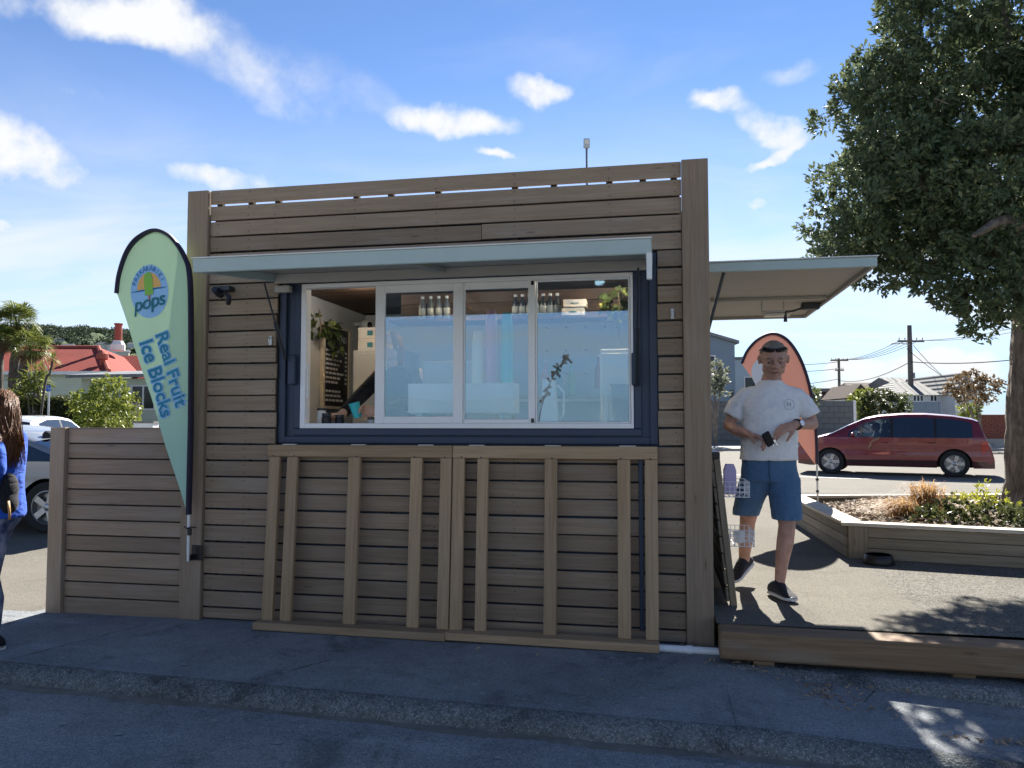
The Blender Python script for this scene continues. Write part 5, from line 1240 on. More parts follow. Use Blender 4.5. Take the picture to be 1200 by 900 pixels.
    # wheels
    for a in wb:
        for s in (-1, 1):
            yo = s * (W2 - .105); rot = Matrix.Rotation(R(90 * -s), 3, 'X')
            ty = MB(); ty.lathe([(wr * .66, -.09), (wr * .9, -.105), (wr, -.085), (wr, .085), (wr * .9, .105), (wr * .66, .09), (wr * .64, .04), (wr * .64, -.09)], 36, (0, 0, 0), rot)
            w = ty.build('wheel', 'rubber', C, (a, yo, wr), smooth=True, angle=40)
            rm = MB(); rm.lathe([(wr * .67, .02), (wr * .69, .088), (wr * .64, .092), (wr * .60, .06), (wr * .58, .02)], 36, (0, 0, 0), rot); rm.build('rim', 'rim_alloy', w, smooth=True, angle=40)
            bk = MB(); bk.lathe([(0, .0), (wr * .63, .0)], 24, (0, 0, 0), rot); bk.build('brake', 'trim_black', w)
            for q in range(5):
                ang = q * 2 * math.pi / 5 + .3; sp = MB(); rr_ = Matrix.Rotation(ang, 3, 'Y')
                sp.add([rr_ @ Vector(p) for p in ((-.034, s * .075, .02), (.034, s * .075, .02), (.040, s * .082, wr * .62), (-.040, s * .082, wr * .62), (-.03, s * .04, .02), (.03, s * .04, .02), (.034, s * .05, wr * .62), (-.034, s * .05, wr * .62))], [(0, 1, 2, 3), (4, 5, 6, 7), (0, 1, 5, 4), (1, 2, 6, 5), (2, 3, 7, 6), (3, 0, 4, 7)]); sp.build('spoke', 'rim_alloy', w)
            hb = MB(); hb.lathe([(0, .086), (.045, .084), (.06, .06), (.06, .02)], 16, (0, 0, 0), rot); hb.build('hub', 'rim_alloy', w, smooth=True)
    def patch(nm, mat, xa, xb, z0, z1, off=.004, n=10):
        for s in (-1, 1):
            m = MB(); m.grid(lambda u, v: (lambda x: (lambda z: (x, s * (hwf(x, z) + off), z))(z0(x) + (z1(x) - z0(x)) * v))(xa + (xb - xa) * u), n, 4); m.build(nm, mat, C, smooth=True)
    for (nm, mat, xa, xb, z0, z1) in D['patches']:
        patch(nm, mat, xa, xb, (lambda x, z0=z0: z0) if not callable(z0) else z0, (lambda x, z1=z1: z1) if not callable(z1) else z1)
    for x in D['handles']:
        for s in (-1, 1): mb().cbox((x, s * (hwf(x, .80) + .012), D.get('hz', .80)), (.17, .022, .026), .008).build('door_handle', D.get('hm', paintm), C, smooth=True, angle=50)
    mx, mz = D['mirror']
    for s in (-1, 1):
        m = MB(); m.ell((mx, s * (W2 + .10), mz), (.055, .10, .065), 14, 8); m.tube([(mx + .03, s * (W2 - .06), mz - .05), (mx, s * (W2 + .05), mz - .03)], .02, 8); m.build('mirror', D.get('mirm', paintm), C, smooth=True)
    return C, hwf
RED = dict(top=[(-2.36, .55), (-2.33, .66), (-2.24, .76), (-1.95, .89), (-1.6, .975), (-1.45, 1.01), (-1.05, 1.19), (-.62, 1.36), (-.3, 1.42), (.3, 1.46), (.8, 1.455), (1.4, 1.41), (1.85, 1.335), (1.98, 1.29), (2.08, 1.05), (2.16, .84), (2.26, .70), (2.30, .45)],
           hw=.88, belt=.905, axles=(-1.435, 1.435), wr=.315, sill=.215, tumble=.40, crown=.045, skirt=.36, skirt_mat='trim_red', cabin=(-1.2, 1.9),
           win=dict(top=[(-2.4, .5), (-1.3, .95), (-1.0, 1.02), (-.62, 1.24), (-.3, 1.315), (.4, 1.36), (1.3, 1.315), (1.7, 1.26), (1.9, 1.18)], side=[('window_front', -1.0, .0), ('pillar', .0, .07), ('window_rear', .07, 1.0), ('pillar', 1.0, 1.06), ('window_rear', 1.06, 1.84)], screen=(-1.5, -.60), rear=(1.96, 2.16), cuts=[-1.0, 0, .07, 1.0, 1.06, 1.84, -1.5, -.6, 1.96, 2.16]),
           patches=[('door_gap', 'trim_black', .03, .036, .30, .9), ('door_gap', 'trim_black', 1.02, 1.026, .62, .9), ('door_gap', 'trim_black', -.92, -.914, .32, .88), ('headlamp', 'lamp_clear', -2.2, -1.85, lambda x: .69 + (x + 2.2) * .15, lambda x: .74 + (x + 2.2) * .28), ('tail_lamp', 'tail_red', 2.02, 2.17, .66, .86), ('tail_lamp', 'tail_red', 2.02, 2.12, .55, .66), ('door_moulding', 'trim_black', -1.05, 1.05, .33, .365)],
           handles=(-.12, .88), hz=.79, mirror=(-.86, .97))
def _zx(tab): return [(x * .955, z if z < .5 else .5 + (z - .5) * 1.10) for x, z in tab]
RED['top'] = _zx(RED['top']); RED['win']['top'] = _zx(RED['win']['top']); RED['belt'] = .935; RED['axles'] = (-1.385, 1.37); RED['hz'] = .81; RED['mirror'] = (-.84, 1.0)
RED['win']['cuts'] = [c * .955 for c in RED['win']['cuts']]; RED['win']['side'] = [(n_, a * .955, b * .955) for n_, a, b in RED['win']['side']]; RED['win']['screen'] = (-1.5 * .955, -.6 * .955); RED['win']['rear'] = (1.96 * .955, 2.16 * .955)
RED['patches'] = [(a, b, x0 * .955, x1 * .955, z0, z1) for a, b, x0, x1, z0, z1 in RED['patches']]
paint('trim_red', (.05, .005, .010))
CR, hwr = make_car('parked_car', (9.42, 16.05, .2), R(-17.6), 'dark red people carrier with an arm resting out of its window', RED, 'paint_red')
# the two people in the red car
def seated(name, x, s, label, cloth, hairm, skinm, arm):
    rz = R(-17.6); base = Matrix.Translation((9.42, 16.05, .2)) @ Matrix.Rotation(rz, 4, 'Z'); pos = base @ Vector((x, s * .36, .0))
    P_ = empty(name, pos, rz, label, 'person'); hr_ = frame((-1, 0, 0)); hc_ = Vector((.16, 0, 1.20))
    b = Body(); head(b, hc_, hr_, .95); b.ell((.20, 0, .88), (.11, .18, .22)); b.chain([(.18, 0, .7), (-.25, s * .08, .72)], [.10, .08]); b.chain([(.18, 0, .7), (-.25, -s * .08, .72)], [.10, .08])
    if arm:
        b.chain([(.17, s * .17, 1.0), (.06, s * .36, .90), (.02, s * .49, .915)], [.052, .046, .042]); b.chain([(.02, s * .49, .915), (-.10, s * .56, .86), (-.17, s * .57, .77)], [.042, .037, .028]); hand(b, (-.17, s * .57, .77), (-.35, 0, -.93), (.3, -s * .9, 0), 1, (.3, .35, .4, .4), .95)
    else:
        b.chain([(.17, s * .16, 1.0), (-.05, s * .22, .82), (-.3, s * .10, .92)], [.05, .042, .03])
    link('body', b.skin('body', .012, 3), skinm, P_)
    b = Body(); b.ell((.20, 0, .87), (.125, .195, .23)); b.chain([(.17, s * .16, 1.0), (.11, s * .27, .94)], [.066, .062]); link('top', b.skin('top', .014, 4), cloth, P_)
    b = Body(); b.ell(hc_ + Vector((.02, 0, .035)), (.10, .085, .09)); b.ell(hc_ + Vector((.06, 0, -.02)), (.055, .075, .085)); link('hair', b.skin('hair', .012, 3), hairm, P_)
    return P_
seated('person', -.28, -1, 'passenger leaning a bare arm on the window sill of the red car', 'black_cloth', 'hair_dark', 'skin_deep', True)
seated('person', -.55, 1, 'driver behind the wheel of the red car', 'tee_white', 'hair_brown', 'skin_fair', False)
GREY = dict(top=[(-2.1, .55), (-2.06, .66), (-1.9, .78), (-1.5, .88), (-1.15, .95), (-.7, 1.18), (-.25, 1.34), (.2, 1.37), (.7, 1.29), (1.2, 1.13), (1.65, .99), (1.9, .95), (2.0, .88), (2.08, .6), (2.09, .45)],
            hw=.86, belt=.90, axles=(-1.28, 1.28), wr=.32, sill=.22, tumble=.40, crown=.045, skirt=.30, cabin=(-1.0, 1.4), skirt_mat='trim_black',
            win=dict(top=[(-2.1, .5), (-1.1, .93), (-.7, 1.10), (-.25, 1.25), (.2, 1.275), (.7, 1.19), (1.2, 1.02), (1.5, .93)], side=[('window_front', -.8, .42), ('pillar', .42, .5), ('window_rear', .5, 1.36)], screen=(-1.1, -.3), rear=(1.0, 1.6), cuts=[-.8, .42, .5, 1.36, -1.1, -.3, 1.0, 1.6]), rear_glass_mat='car_glass',
            patches=[('door_gap', 'trim_black', .55, .556, .34, .9), ('door_gap', 'trim_black', -.80, -.794, .34, .88), ('headlamp', 'lamp_clear', -2.0, -1.7, .66, .78), ('tail_lamp', 'tail_red', 1.86, 2.03, .68, .86)], handles=(.42,), hz=.78, hm='chrome', mirror=(-.70, .98), mirm='trim_black')
make_car('parked_car', (-5.42, 3.98, .085), R(4), 'dark grey coupe parked beyond the low slatted fence', GREY, 'paint_grey')
HATCH = dict(top=[(-1.9, .55), (-1.86, .66), (-1.7, .8), (-1.3, .93), (-1.0, 1.0), (-.6, 1.26), (-.25, 1.44), (.2, 1.49), (.9, 1.47), (1.4, 1.40), (1.55, 1.34), (1.72, 1.05), (1.8, .92), (1.86, .62), (1.87, .42)],
             hw=.83, belt=.92, axles=(-1.15, 1.2), wr=.29, sill=.2, tumble=.36, crown=.045, skirt=.28, cabin=(-.9, 1.4), skirt_mat='trim_black',
             win=dict(top=[(-1.9, .5), (-1.0, .96), (-.6, 1.18), (-.25, 1.34), (.2, 1.39), (.9, 1.37), (1.3, 1.28), (1.5, 1.15)], side=[('window_front', -.75, .25), ('pillar', .25, .32), ('window_rear', .32, 1.3)], screen=(-1.0, -.3), rear=(1.53, 1.74), cuts=[-.75, .25, .32, 1.3, -1.0, -.3, 1.53, 1.74]),
             patches=[('tail_lamp', 'tail_red', 1.62, 1.8, .74, .98)], handles=(.12,), hz=.84, mirror=(-.68, 1.0))
ch, hwh = make_car('parked_car', (-11.75, 11.4, .2), R(-75), 'silver hatchback seen from behind in front of the clipped hedge', HATCH, 'paint_silver')
plain('plate', (.55, .55, .52), .5); mb().cbox((1.872, 0, .70), (.012, .36, .12), .003).build('number_plate', 'plate', ch)
m = MB(); m.tube([(1.60, -.25, 1.30), (1.70, .0, 1.16), (1.74, .3, 1.09)], .012, 6); m.build('wiper', 'trim_black', ch)
# ------------------------------------------------------------------ far setting, surveyed from the standpoint: u = right offset per metre of depth
CY, CX0, CY0 = R(10.856), 3.547, -5.278
def sv(u, d, z=.2): return Vector((CX0 - math.sin(CY) * d + math.cos(CY) * u * d, CY0 + math.cos(CY) * d + math.sin(CY) * u * d, z))
def px(x): return (x - 600) / 900.
def hz_(py, d): return 1.45 + (498 - py) / 900. * d
def boards_mat(name, col, step=.15, depth=.6):
    t = NT(name); v = t.tc.outputs['Object']; sp = t.n('ShaderNodeSeparateXYZ'); t.set(sp, 0, v)
    f = t.math('FRACT', t.math('MULTIPLY', sp.outputs[2], 1 / step)); n = t.noise(v, 1.5, 5, .6)
    c = t.mix(t.math('MULTIPLY', t.range(n, .4, .75), .25), col, tuple(x * .7 for x in col)); c = t.mix(t.math('MULTIPLY', t.range(f, .1, .0), .5), c, tuple(x * .45 for x in col))
    t.P(color=c, rough=.6, spec=.3); t.bump(f, depth, .02)
def iron_mat(name, col, ax=0, step=.2):
    t = NT(name); v = t.tc.outputs['Object']; sp = t.n('ShaderNodeSeparateXYZ'); t.set(sp, 0, v)
    f = t.math('SINE', t.math('MULTIPLY', sp.outputs[ax], 6.283 / step)); n = t.noise(v, .9, 6, .65); n2 = t.noise(t.map(v, (3, .4, .4)), 2, 4, .6)
    k = t.math('ADD', t.math('MULTIPLY', t.math('SUBTRACT', n, .5), .5), t.math('ADD', t.math('MULTIPLY', t.math('SUBTRACT', n2, .5), .5), 1.))
    s = t.n('ShaderNodeVectorMath', operation='SCALE'); t.set(s, 0, col); t.set(s, 'Scale', k); t.P(color=s.outputs[0], rough=.8, spec=.08); t.bump(f, .8, .02)
boards_mat('wall_green', (.50, .56, .46)); boards_mat('wall_white', (.60, .62, .63)); boards_mat('wall_cream', (.58, .56, .50)); boards_mat('wall_blue', (.19, .25, .32)); boards_mat('wall_bluegrey', (.40, .48, .56))
iron_mat('roof_red', (.26, .055, .042)); iron_mat('roof_grey', (.2, .215, .23)); iron_mat('roof_brown', (.10, .075, .062), 1, .3); iron_mat('roof_pale', (.20, .20, .195))
plain('ridge_red', (.34, .095, .07), .8, spec=.1); plain('trim_white', (.70, .71, .70), .5); plain('brick_red', (.20, .07, .05), .85, 0, .25, 6); plain('chimney_red', (.33, .07, .05), .7); plain('window_dark', (.02, .024, .03), .15)
def gable_roof(m, x0, x1, y0, y1, ze, zr, axis='x', o=.3, hip0=0., hip1=0.):
    if axis == 'x':
        ym = (y0 + y1) / 2; A, B = (x0 - o + hip0, ym, zr), (x1 + o - hip1, ym, zr); e = [(x0 - o, y0 - o, ze), (x1 + o, y0 - o, ze), (x1 + o, y1 + o, ze), (x0 - o, y1 + o, ze)]
        m.add(e + [A, B], [(0, 1, 5, 4), (2, 3, 4, 5), (1, 2, 5), (3, 0, 4), (0, 3, 2, 1)])
    else:
        xm = (x0 + x1) / 2; A, B = (xm, y0 - o + hip0, zr), (xm, y1 + o - hip1, zr); e = [(x0 - o, y0 - o, ze), (x1 + o, y0 - o, ze), (x1 + o, y1 + o, ze), (x0 - o, y1 + o, ze)]
        m.add(e + [A, B], [(1, 2, 5, 4), (3, 0, 4, 5), (0, 1, 4), (2, 3, 5), (0, 3, 2, 1)])
def window(H, x, z, w, h, y, n=2, mat='window_dark', fr='trim_white'):
    f = MB(); t_ = .07
    f.bb(x - w / 2 - t_, x + w / 2 + t_, y - .05, y + .04, z - h / 2 - t_, z - h / 2); f.bb(x - w / 2 - t_, x + w / 2 + t_, y - .05, y + .04, z + h / 2, z + h / 2 + t_)
    for i in range(n + 1): xx = x - w / 2 + w * i / n; f.bb(xx - t_ / 2, xx + t_ / 2, y - .048, y + .04, z - h / 2, z + h / 2)
    o = f.build('window', fr, H)
    for i in range(n): p = MB(); a = x - w / 2 + w * i / n + t_ / 2; p.bb(a, a + w / n - t_, y - .01, y + .01, z - h / 2, z + h / 2); p.build('pane', mat, o)
def box(H, nm, mat, *a): return mb().bb(*a).build(nm, mat, H)
# red roofed house at the left
d = 42.; HA = empty('house', sv(px(60), d), CY, 'pale green weatherboard house with a big red iron roof behind the hedge', 'house', 'houses')
s = d / 900.
box(HA, 'wall', 'wall_green', -7, 2.9, 0, 9, 0, 4.2)
m = MB(); gable_roof(m, -7, 2.9, 0, 9, 4.15, 5.95, 'x', .4, 3.0, 3.2); ro = m.build('roof', 'roof_red', HA)
m = MB(); m.tube([(-4.3, 4.5, 5.97), (.0, 4.5, 5.97)], .11, 8); m.tube([(.05, 4.5, 5.97), (3.3, -.4, 4.18)], .13, 8); m.tube([(-4.3, 4.5, 5.97), (-7.4, -.4, 4.18)], .11, 8); m.build('ridge_cap', 'ridge_red', ro)
m = MB(); m.bb(-7.35, 3.25, -.46, -.34, 3.98, 4.16); m.build('gutter', 'trim_white', HA)
# gabled wing to the right, its roof meeting the main one
box(HA, 'wall', 'wall_green', 2.9, 5.2, 3, 9, 0, 3.6)
m = MB(); gable_roof(m, 0.5, 4.6, 3.2, 9, 3.95, 5.6, 'x', .3, .2, 2.6); m.build('roof', 'roof_red', HA)
m = MB(); m.lathe([(.40, 0), (.40, .35), (.27, .55), (.27, .6)], 12, (1.3, 4.4, 5.75)); m.build('chimney_base', 'trim_white', ro)
m = MB(); m.lathe([(.22, 0), (.20, 1.0), (.25, 1.02), (.25, 1.1), (.0, 1.1)], 12, (1.3, 4.4, 6.3)); m.build('chimney_pot', 'chimney_red', ro)
m = MB(); m.lathe([(.14, 0), (.14, .35), (.32, .42), (.30, .7), (.1, .85), (0, .85)], 12, (2.3, .8, 4.5)); m.build('vent_cowl', 'ridge_red', ro)
window(HA, -5.8, 2.6, 1.2, 1.5, 0)
HB = empty('house', sv(px(100), 36.5), CY, 'low grey roofed lean-to house with a twin paned window beside the bush', 'house', 'houses')
box(HB, 'wall', 'wall_green', -.2, 6.5, 0, 4, 0, 3.45)
m = MB(); m.add([(-.7, -.5, 3.45), (6.9, -.5, 3.55), (6.9, 4.3, 4.1), (-.7, 4.3, 3.95), (-.7, -.5, 3.6), (6.9, -.5, 3.7), (6.9, 4.3, 4.25), (-.7, 4.3, 4.1)], [(0, 1, 2, 3), (4, 5, 6, 7), (0, 1, 5, 4), (1, 2, 6, 5), (2, 3, 7, 6), (3, 0, 4, 7)]); m.build('roof', 'roof_grey', HB)
window(HB, 2.75, 2.55, 1.1, 1.05, 0, 2)
# hedge
HG = empty('hedge', sv(px(55), 31), CY, 'long clipped dark hedge in front of the red roofed house', 'hedge')
rg = np.random.default_rng(5); n = 26000
fx_, fz_ = rg.uniform(-3.6, 3.4, n), rg.uniform(0, 1, n); top_ = rg.random(n) < .3
P = np.stack([fx_, np.where(top_, rg.uniform(0, .9, n), rg.normal(0, .05, n)), np.where(top_, 2.25 + .05 * np.sin(fx_ * 4) + rg.normal(0, .05, n), fz_ * 2.25)], 1)
N = np.where(top_[:, None], np.array([0, 0, 1.]), np.array([0, -1., .3]))
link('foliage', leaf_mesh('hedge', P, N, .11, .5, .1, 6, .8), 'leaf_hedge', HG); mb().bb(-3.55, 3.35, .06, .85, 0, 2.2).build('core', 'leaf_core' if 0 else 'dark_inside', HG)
def lob(px0, py0, r, dz=0): return px0, py0, r
def bush(name, d, lobes_px, base_px, mat, leaf, per, nl, label, seed, cat='shrub', jit=.9, ground=.2, aspect=.5, group=None):
    base = sv(px(base_px), d, ground); L = []
    rr = random.Random(seed)
    for (x, y, r) in lobes_px: L.append((((x - base_px) * d / 900., rr.uniform(-.3, .3) * r * d / 900., hz_(y, d) - ground), r * d / 900.))
    o = shrub(name, base, L, mat, leaf, per, nl, label, cat, seed, group, True, jit, aspect=aspect); o.rotation_euler[2] = CY; return o
bush('round_bush', 29, [(112, 475, 20), (128, 462, 20), (140, 472, 18), (105, 488, 17), (125, 490, 22), (147, 485, 14), (118, 455, 10), (93, 478, 10)], 125, 'leaf_bright', .16, 26, 7, 'sunlit rounded bush growing at the end of the dark hedge', 51)
bush('low_plant', 20, [(65, 500, 5), (75, 500, 5), (57, 501, 4)], 66, 'leaf_dead', .09, 60, 7, 'dry grassy plant just showing over the low fence', 52, 'plant')
bush('low_plant', 24, [(140, 493, 6), (155, 494, 7), (130, 496, 5)], 145, 'leaf_bright', .09, 60, 7, 'yellowish low plant below the sunlit bush', 53, 'plant')
box(empty('utility_cabinet', sv(px(172), 24), CY, 'pale utility cabinet behind the flag and fence', 'cabinet'), 'cabinet', 'trim_white', -.3, .3, -.2, .2, 0, 1.3)
mb().bb(-.33, .33, -.23, .23, 1.302, 1.36).build('lid', 'roof_pale', bpy.data.objects['utility_cabinet'])
# blue parking sign
SGN = empty('parking_sign', sv(px(57), 30), CY, 'small blue parking sign on a thin white post before the hedge', 'sign')
m = MB(); m.tube([(0, 0, 0), (0, 0, 2.55)], .035, 8); m.build('post', 'trim_white', SGN)
plain('sign_blue', (.02, .12, .5), .5); sp_ = mb().cbox((0, -.045, 2.68), (.17, .02, .24), .004).build('sign_plate', 'sign_blue', SGN)
m = MB(); m.lathe([(0, 0), (.022, 0)], 12, (-.01, -.056, 2.76), Matrix.Rotation(R(90), 3, 'X')); m.tube([(-.01, -.057, 2.73), (-.005, -.057, 2.67), (.035, -.057, 2.67), (.05, -.057, 2.61)], .010, 6); m.build('symbol', 'trim_white', sp_)
# palms and cabbage tree
def palm(name, d, cx, cy, rad, trunk, label, seed, nf=60, leafm='leaf_palm', skirt=True, fan=True):
    base = sv(px(trunk[0][0]), d, .2); T = empty(name, base, CY, label, 'palm', 'palms'); k = d / 900.
    pts = [((x - trunk[0][0]) * k, 0, hz_(y, d) - .2) for x, y, w in trunk]; pts[0] = (0, 0, 0); rr = random.Random(seed)
    m = MB(); p2 = curve_smooth(pts, 6); rads = list(np.interp(np.linspace(0, 1, len(p2)), np.linspace(0, 1, len(trunk)), [w * k / 2 for _, _, w in trunk])); rod(m, p2, rads, 14, rads[0] * .12, seed); m.build('trunk', 'bark_palm', T, smooth=True)
    c = Vector(((cx - trunk[0][0]) * k, 0, hz_(cy, d) - .2)); R_ = rad * k
    def fronds(nm, mat, n, lo, hi, sc):
        V = []; F = []; cols = []
        for i in range(n):
            a = rr.uniform(0, 6.283); e = R(rr.uniform(lo, hi)); dr = Vector((math.cos(a) * math.cos(e), math.sin(a) * math.cos(e), math.sin(e))); sd = dr.cross(Vector((0, 0, 1))); sd = sd.normalized() if sd.length > .01 else Vector((1, 0, 0)); up = sd.cross(dr); L = R_ * sc * rr.uniform(.75, 1.1); cc = rr.random()
            if fan:      # stalk then a pleated fan of pointed fingers
                h0 = c + dr * L * rr.uniform(.35, .6); nfing = 13
                q = sd * .012 * R_; n0 = len(V); V += [c - q, c + q, h0 + q, h0 - q]; F.append((n0, n0 + 1, n0 + 2, n0 + 3)); cols += [cc] * 4
                for j in range(nfing):
                    b_ = R(-85 + 170 * j / (nfing - 1)); dd = (dr * math.cos(b_) + sd * math.sin(b_) + up * rr.uniform(-.12, .12)).normalized(); tip = h0 + dd * L * .55 + Vector((0, 0, -L * rr.uniform(.05, .3))); w_ = (sd * math.cos(b_) - dr * math.sin(b_)) * L * .022; mid = h0 + dd * L * .3
                    n0 = len(V); V += [h0, mid + w_, tip, mid - w_]; F.append((n0, n0 + 1, n0 + 2, n0 + 3)); cols += [cc] * 4
            else:
                w_ = sd * L * .035; mid = c + dr * L * .55; tip = c + dr * L + Vector((0, 0, -L * .22)); n0 = len(V); V += [c, mid + w_, tip, mid - w_]; F.append((n0, n0 + 1, n0 + 2, n0 + 3)); cols += [cc] * 4
        me = bpy.data.meshes.new(nm); me.from_pydata([tuple(v) for v in V], [], F); ca = me.color_attributes.new('shade', 'FLOAT_COLOR', 'POINT'); r = np.array(cols)
        ca.data.foreach_set('color', np.stack([r, r, r, np.ones_like(r)], 1).ravel().astype(np.float32)); link(nm, me, mat, T)
    fronds('crown', leafm, nf, -35, 80, 1.15)
    if skirt: fronds('dead_skirt', 'leaf_dead', nf, -80, -15, .85)
    return T
palm('fan_palm', 34, 17, 380, 27, [(14, 480, 12), (15, 440, 11), (16, 410, 9), (17, 385, 8)], 'tallest fan palm with shaggy grey trunk before the red roof', 61, 70)
palm('fan_palm', 32, 33, 408, 24, [(25, 480, 11), (25, 445, 10), (31, 410, 8)], 'shorter fan palm with brown dead fronds beside the tallest palm', 62, 60)
palm('fan_palm', 33, -2, 398, 22, [(-4, 480, 11), (-3, 440, 10), (-2, 405, 8)], 'fan palm at the far side of the tallest palm', 64, 50)
palm('cabbage_tree', 30, 60, 420, 13, [(44, 465, 3), (52, 450, 2.6), (57, 438, 2.4), (60, 423, 2.4)], 'slender leaning cabbage tree with one spiky round head', 63, 90, 'leaf_palm', False, False)
bush('yucca_clump', 31, [(40, 452, 9), (33, 462, 8), (46, 442, 7)], 40, 'leaf_palm', .5, 22, 7, 'spiky green clump at the foot of the palms', 65, 'plant', aspect=.12)
# hills behind
t = NT('hill_bush'); v = t.tc.outputs['Object']; n1 = t.noise(v, .035, 7, .65); n2 = t.noise(v, .16, 5, .65)
t.P(color=t.mix(t.range(t.math('ADD', t.math('MULTIPLY', n1, .6), t.math('MULTIPLY', n2, .4)), .38, .62), (.035, .06, .045), (.13, .165, .075)), rough=.95, spec=.1); t.bump(n2, 1., 3.)  # blue cast in the bush colour carries slight distance haze
m = MB(); rr = random.Random(6)
def hill(u, v):
    a = -.80 + 1.15 * u; d = 380 + 500 * v; ridge = hz_(391 + 5 * math.sin(u * 9) + 4 * math.sin(u * 23 + 1) + (18 * max(0, u - .42) / .3), 880)
    z = -2 + (ridge + 2) * (math.sin(v * math.pi / 2) ** 1.25) + (rr.uniform(-2.2, 2.2) if 0 < v < 1 else rr.uniform(-1., 1.5)) * (.3 + v); p = sv(a, d); return (p.x, p.y, z)
m.grid(hill, 150, 46); tag(m.build('hills', 'hill_bush', smooth=True), kind='structure')
leaf_mat('leaf_hill', (.035, .06, .045), (.08, .11, .06), (.12, .15, .075), .9, .1)  # bluish leaf colour also holds the distance haze
P = []; rg = np.random.default_rng(9)
LO = []
for i in range(420):
    u, v = rg.random(), rg.random() ** .6; a = -.76 + .38 * u; d = 380 + 500 * v; uu = (a + .8) / 1.15; ridge = hz_(391 + 5 * math.sin(uu * 9) + 4 * math.sin(uu * 23 + 1), 880); z = -2 + (ridge + 2) * (math.sin(v * math.pi / 2) ** 1.25); p = sv(a, d); LO.append(((p.x, p.y, z + 1), rg.uniform(3, 7)))
V = []; F = []; cols = []
for c, r in LO:
    n = 200; dd = rg.normal(0, 1, (n, 3)); dd /= np.linalg.norm(dd, axis=1)[:, None]; P.append(np.array(c) + dd * r * np.array([1, 1, .8]) * rg.uniform(.7, 1.05, (n, 1)))
P = np.concatenate(P); tag(link('hill_trees', leaf_mesh('hill_trees', P, rg.normal(0, 1, P.shape), 1.7, .8, 0, 7, .5), 'leaf_hill'), kind='stuff', label='bush and trees covering the far hillside', cat='trees')
hl = [(66, 399, 640, 'white'), (78, 406, 560, 'cream'), (104, 401, 700, 'white'), (118, 404, 600, 'cream'), (133, 407, 540, 'white'), (142, 413, 520, 'cream'), (126, 398, 760, 'white'), (155, 404, 640, 'white'), (90, 397, 760, 'cream')]
for i, (x, y, d, c) in enumerate(hl):
    H_ = empty('hillside_house', sv(px(x), d, hz_(y, d) - 3), CY + (i % 3 - 1) * .4, ('pale' if c == 'cream' else 'white') + (' grey roofed' if i % 2 else ' light roofed') + ' tiny house dotted on the green hillside', 'house', 'houses on the hillside')
    box(H_, 'wall', 'wall_white' if c == 'white' else 'wall_cream', -4, 4, -3, 3, -6, 3.2); m = MB(); gable_roof(m, -4, 4, -3, 3, 3.2, 5, 'x', .4); m.build('roof', 'roof_grey' if i % 2 else 'roof_pale', H_)
# far side of the road, right
def wall_of_blocks(name, d, x0, x1, ytop, label):
    o = empty(name, sv(px(x0), d), CY, label, 'wall'); w = (x1 - x0) * d / 900.; h = hz_(ytop, d) - .2
    asphalt('block_grey', (.12, .13, .135), (.16, .17, .175), (.2, .2, .2), .3, .1, .3, .3)
    nx, nz = int(w / .6), int(h / .3)
    for r in range(nz):
        off = .3 if r % 2 else 0
        xx = 0.
        while xx < w - .01:
            e = min(w, xx + (.6 if (xx > 0 or not off) else .3)); plank('block', (xx + .006, 0, (r + .5) * h / nz), (e - .006, 0, (r + .5) * h / nz), h / nz - .012, .19, 'block_grey', o, (0, 0, 1), .008); xx = e
    box(o, 'core', 'batten_dark', .01, w - .01, -.08, .08, 0, h - .01)
    box(o, 'end_post', 'trim_white', w - .01 + .012, w + .16, -.12, .12, 0, h + .03)
    return o
wall_of_blocks('block_wall', 45, 790, 999, 470, 'long grey concrete block wall across the road behind the man')
HC = empty('house', sv(px(800), 52), CY, 'dark blue grey gabled house rising behind the block wall', 'house', 'houses'); k = 52 / 900.
box(HC, 'wall', 'wall_blue', -1.5, 62 * k, 0, 7, 0, 6.3); m = MB(); m.add([(-1.5, -.3, 8.3), (66 * k, -.3, 6.75), (66 * k, 7.3, 6.75), (-1.5, 7.3, 8.3), (-1.5, -.3, 8.5), (66 * k, -.3, 6.95), (66 * k, 7.3, 6.95), (-1.5, 7.3, 8.5)], [(0, 1, 2, 3), (4, 5, 6, 7), (0, 1, 5, 4), (1, 2, 6, 5), (2, 3, 7, 6), (3, 0, 4, 7)]); m.build('roof', 'roof_grey', HC)
m = MB(); m.add([(-1.5, 0, 6.3), (62 * k, 0, 6.3), (62 * k, 0, 6.8), (-1.5, 0, 8.3), (-1.5, 7, 6.3), (62 * k, 7, 6.3), (62 * k, 7, 6.8), (-1.5, 7, 8.3)], [(0, 1, 2, 3), (4, 5, 6, 7), (1, 2, 6, 5), (0, 3, 7, 4)]); m.build('gable', 'wall_blue', HC)
window(HC, 33 * k, 5.3, .6, 1.2, 0, 1); box(HC, 'door', 'window_dark', 56 * k, 60 * k, -.02, .02, 2.2, 3.6)
HD = empty('house', sv(px(860), 56), CY, 'pale blue flat topped house behind the block wall', 'house', 'houses'); k = 56 / 900.
box(HD, 'wall', 'wall_bluegrey', -.4, 3.0, 0, 6, 0, 6.0); box(HD, 'parapet', 'roof_grey', -.5, 3.1, -.1, 6.1, 6.002, 6.2); window(HD, 1.2, 4.2, .8, 1, 0, 1)
bush('silver_shrub', 43, [(838, 432, 10), (845, 440, 9), (836, 450, 9), (846, 458, 7), (830, 440, 12)], 838, 'leaf_silver', .24, 14, 7, 'silvery shrub leaning over the block wall beside the kiosk', 71)
bush('garden_shrub', 43, [(954, 462, 7), (950, 468, 7)], 952, 'leaf_bush', .2, 20, 7, 'small green shrub topping the block wall behind the pink flag', 72)
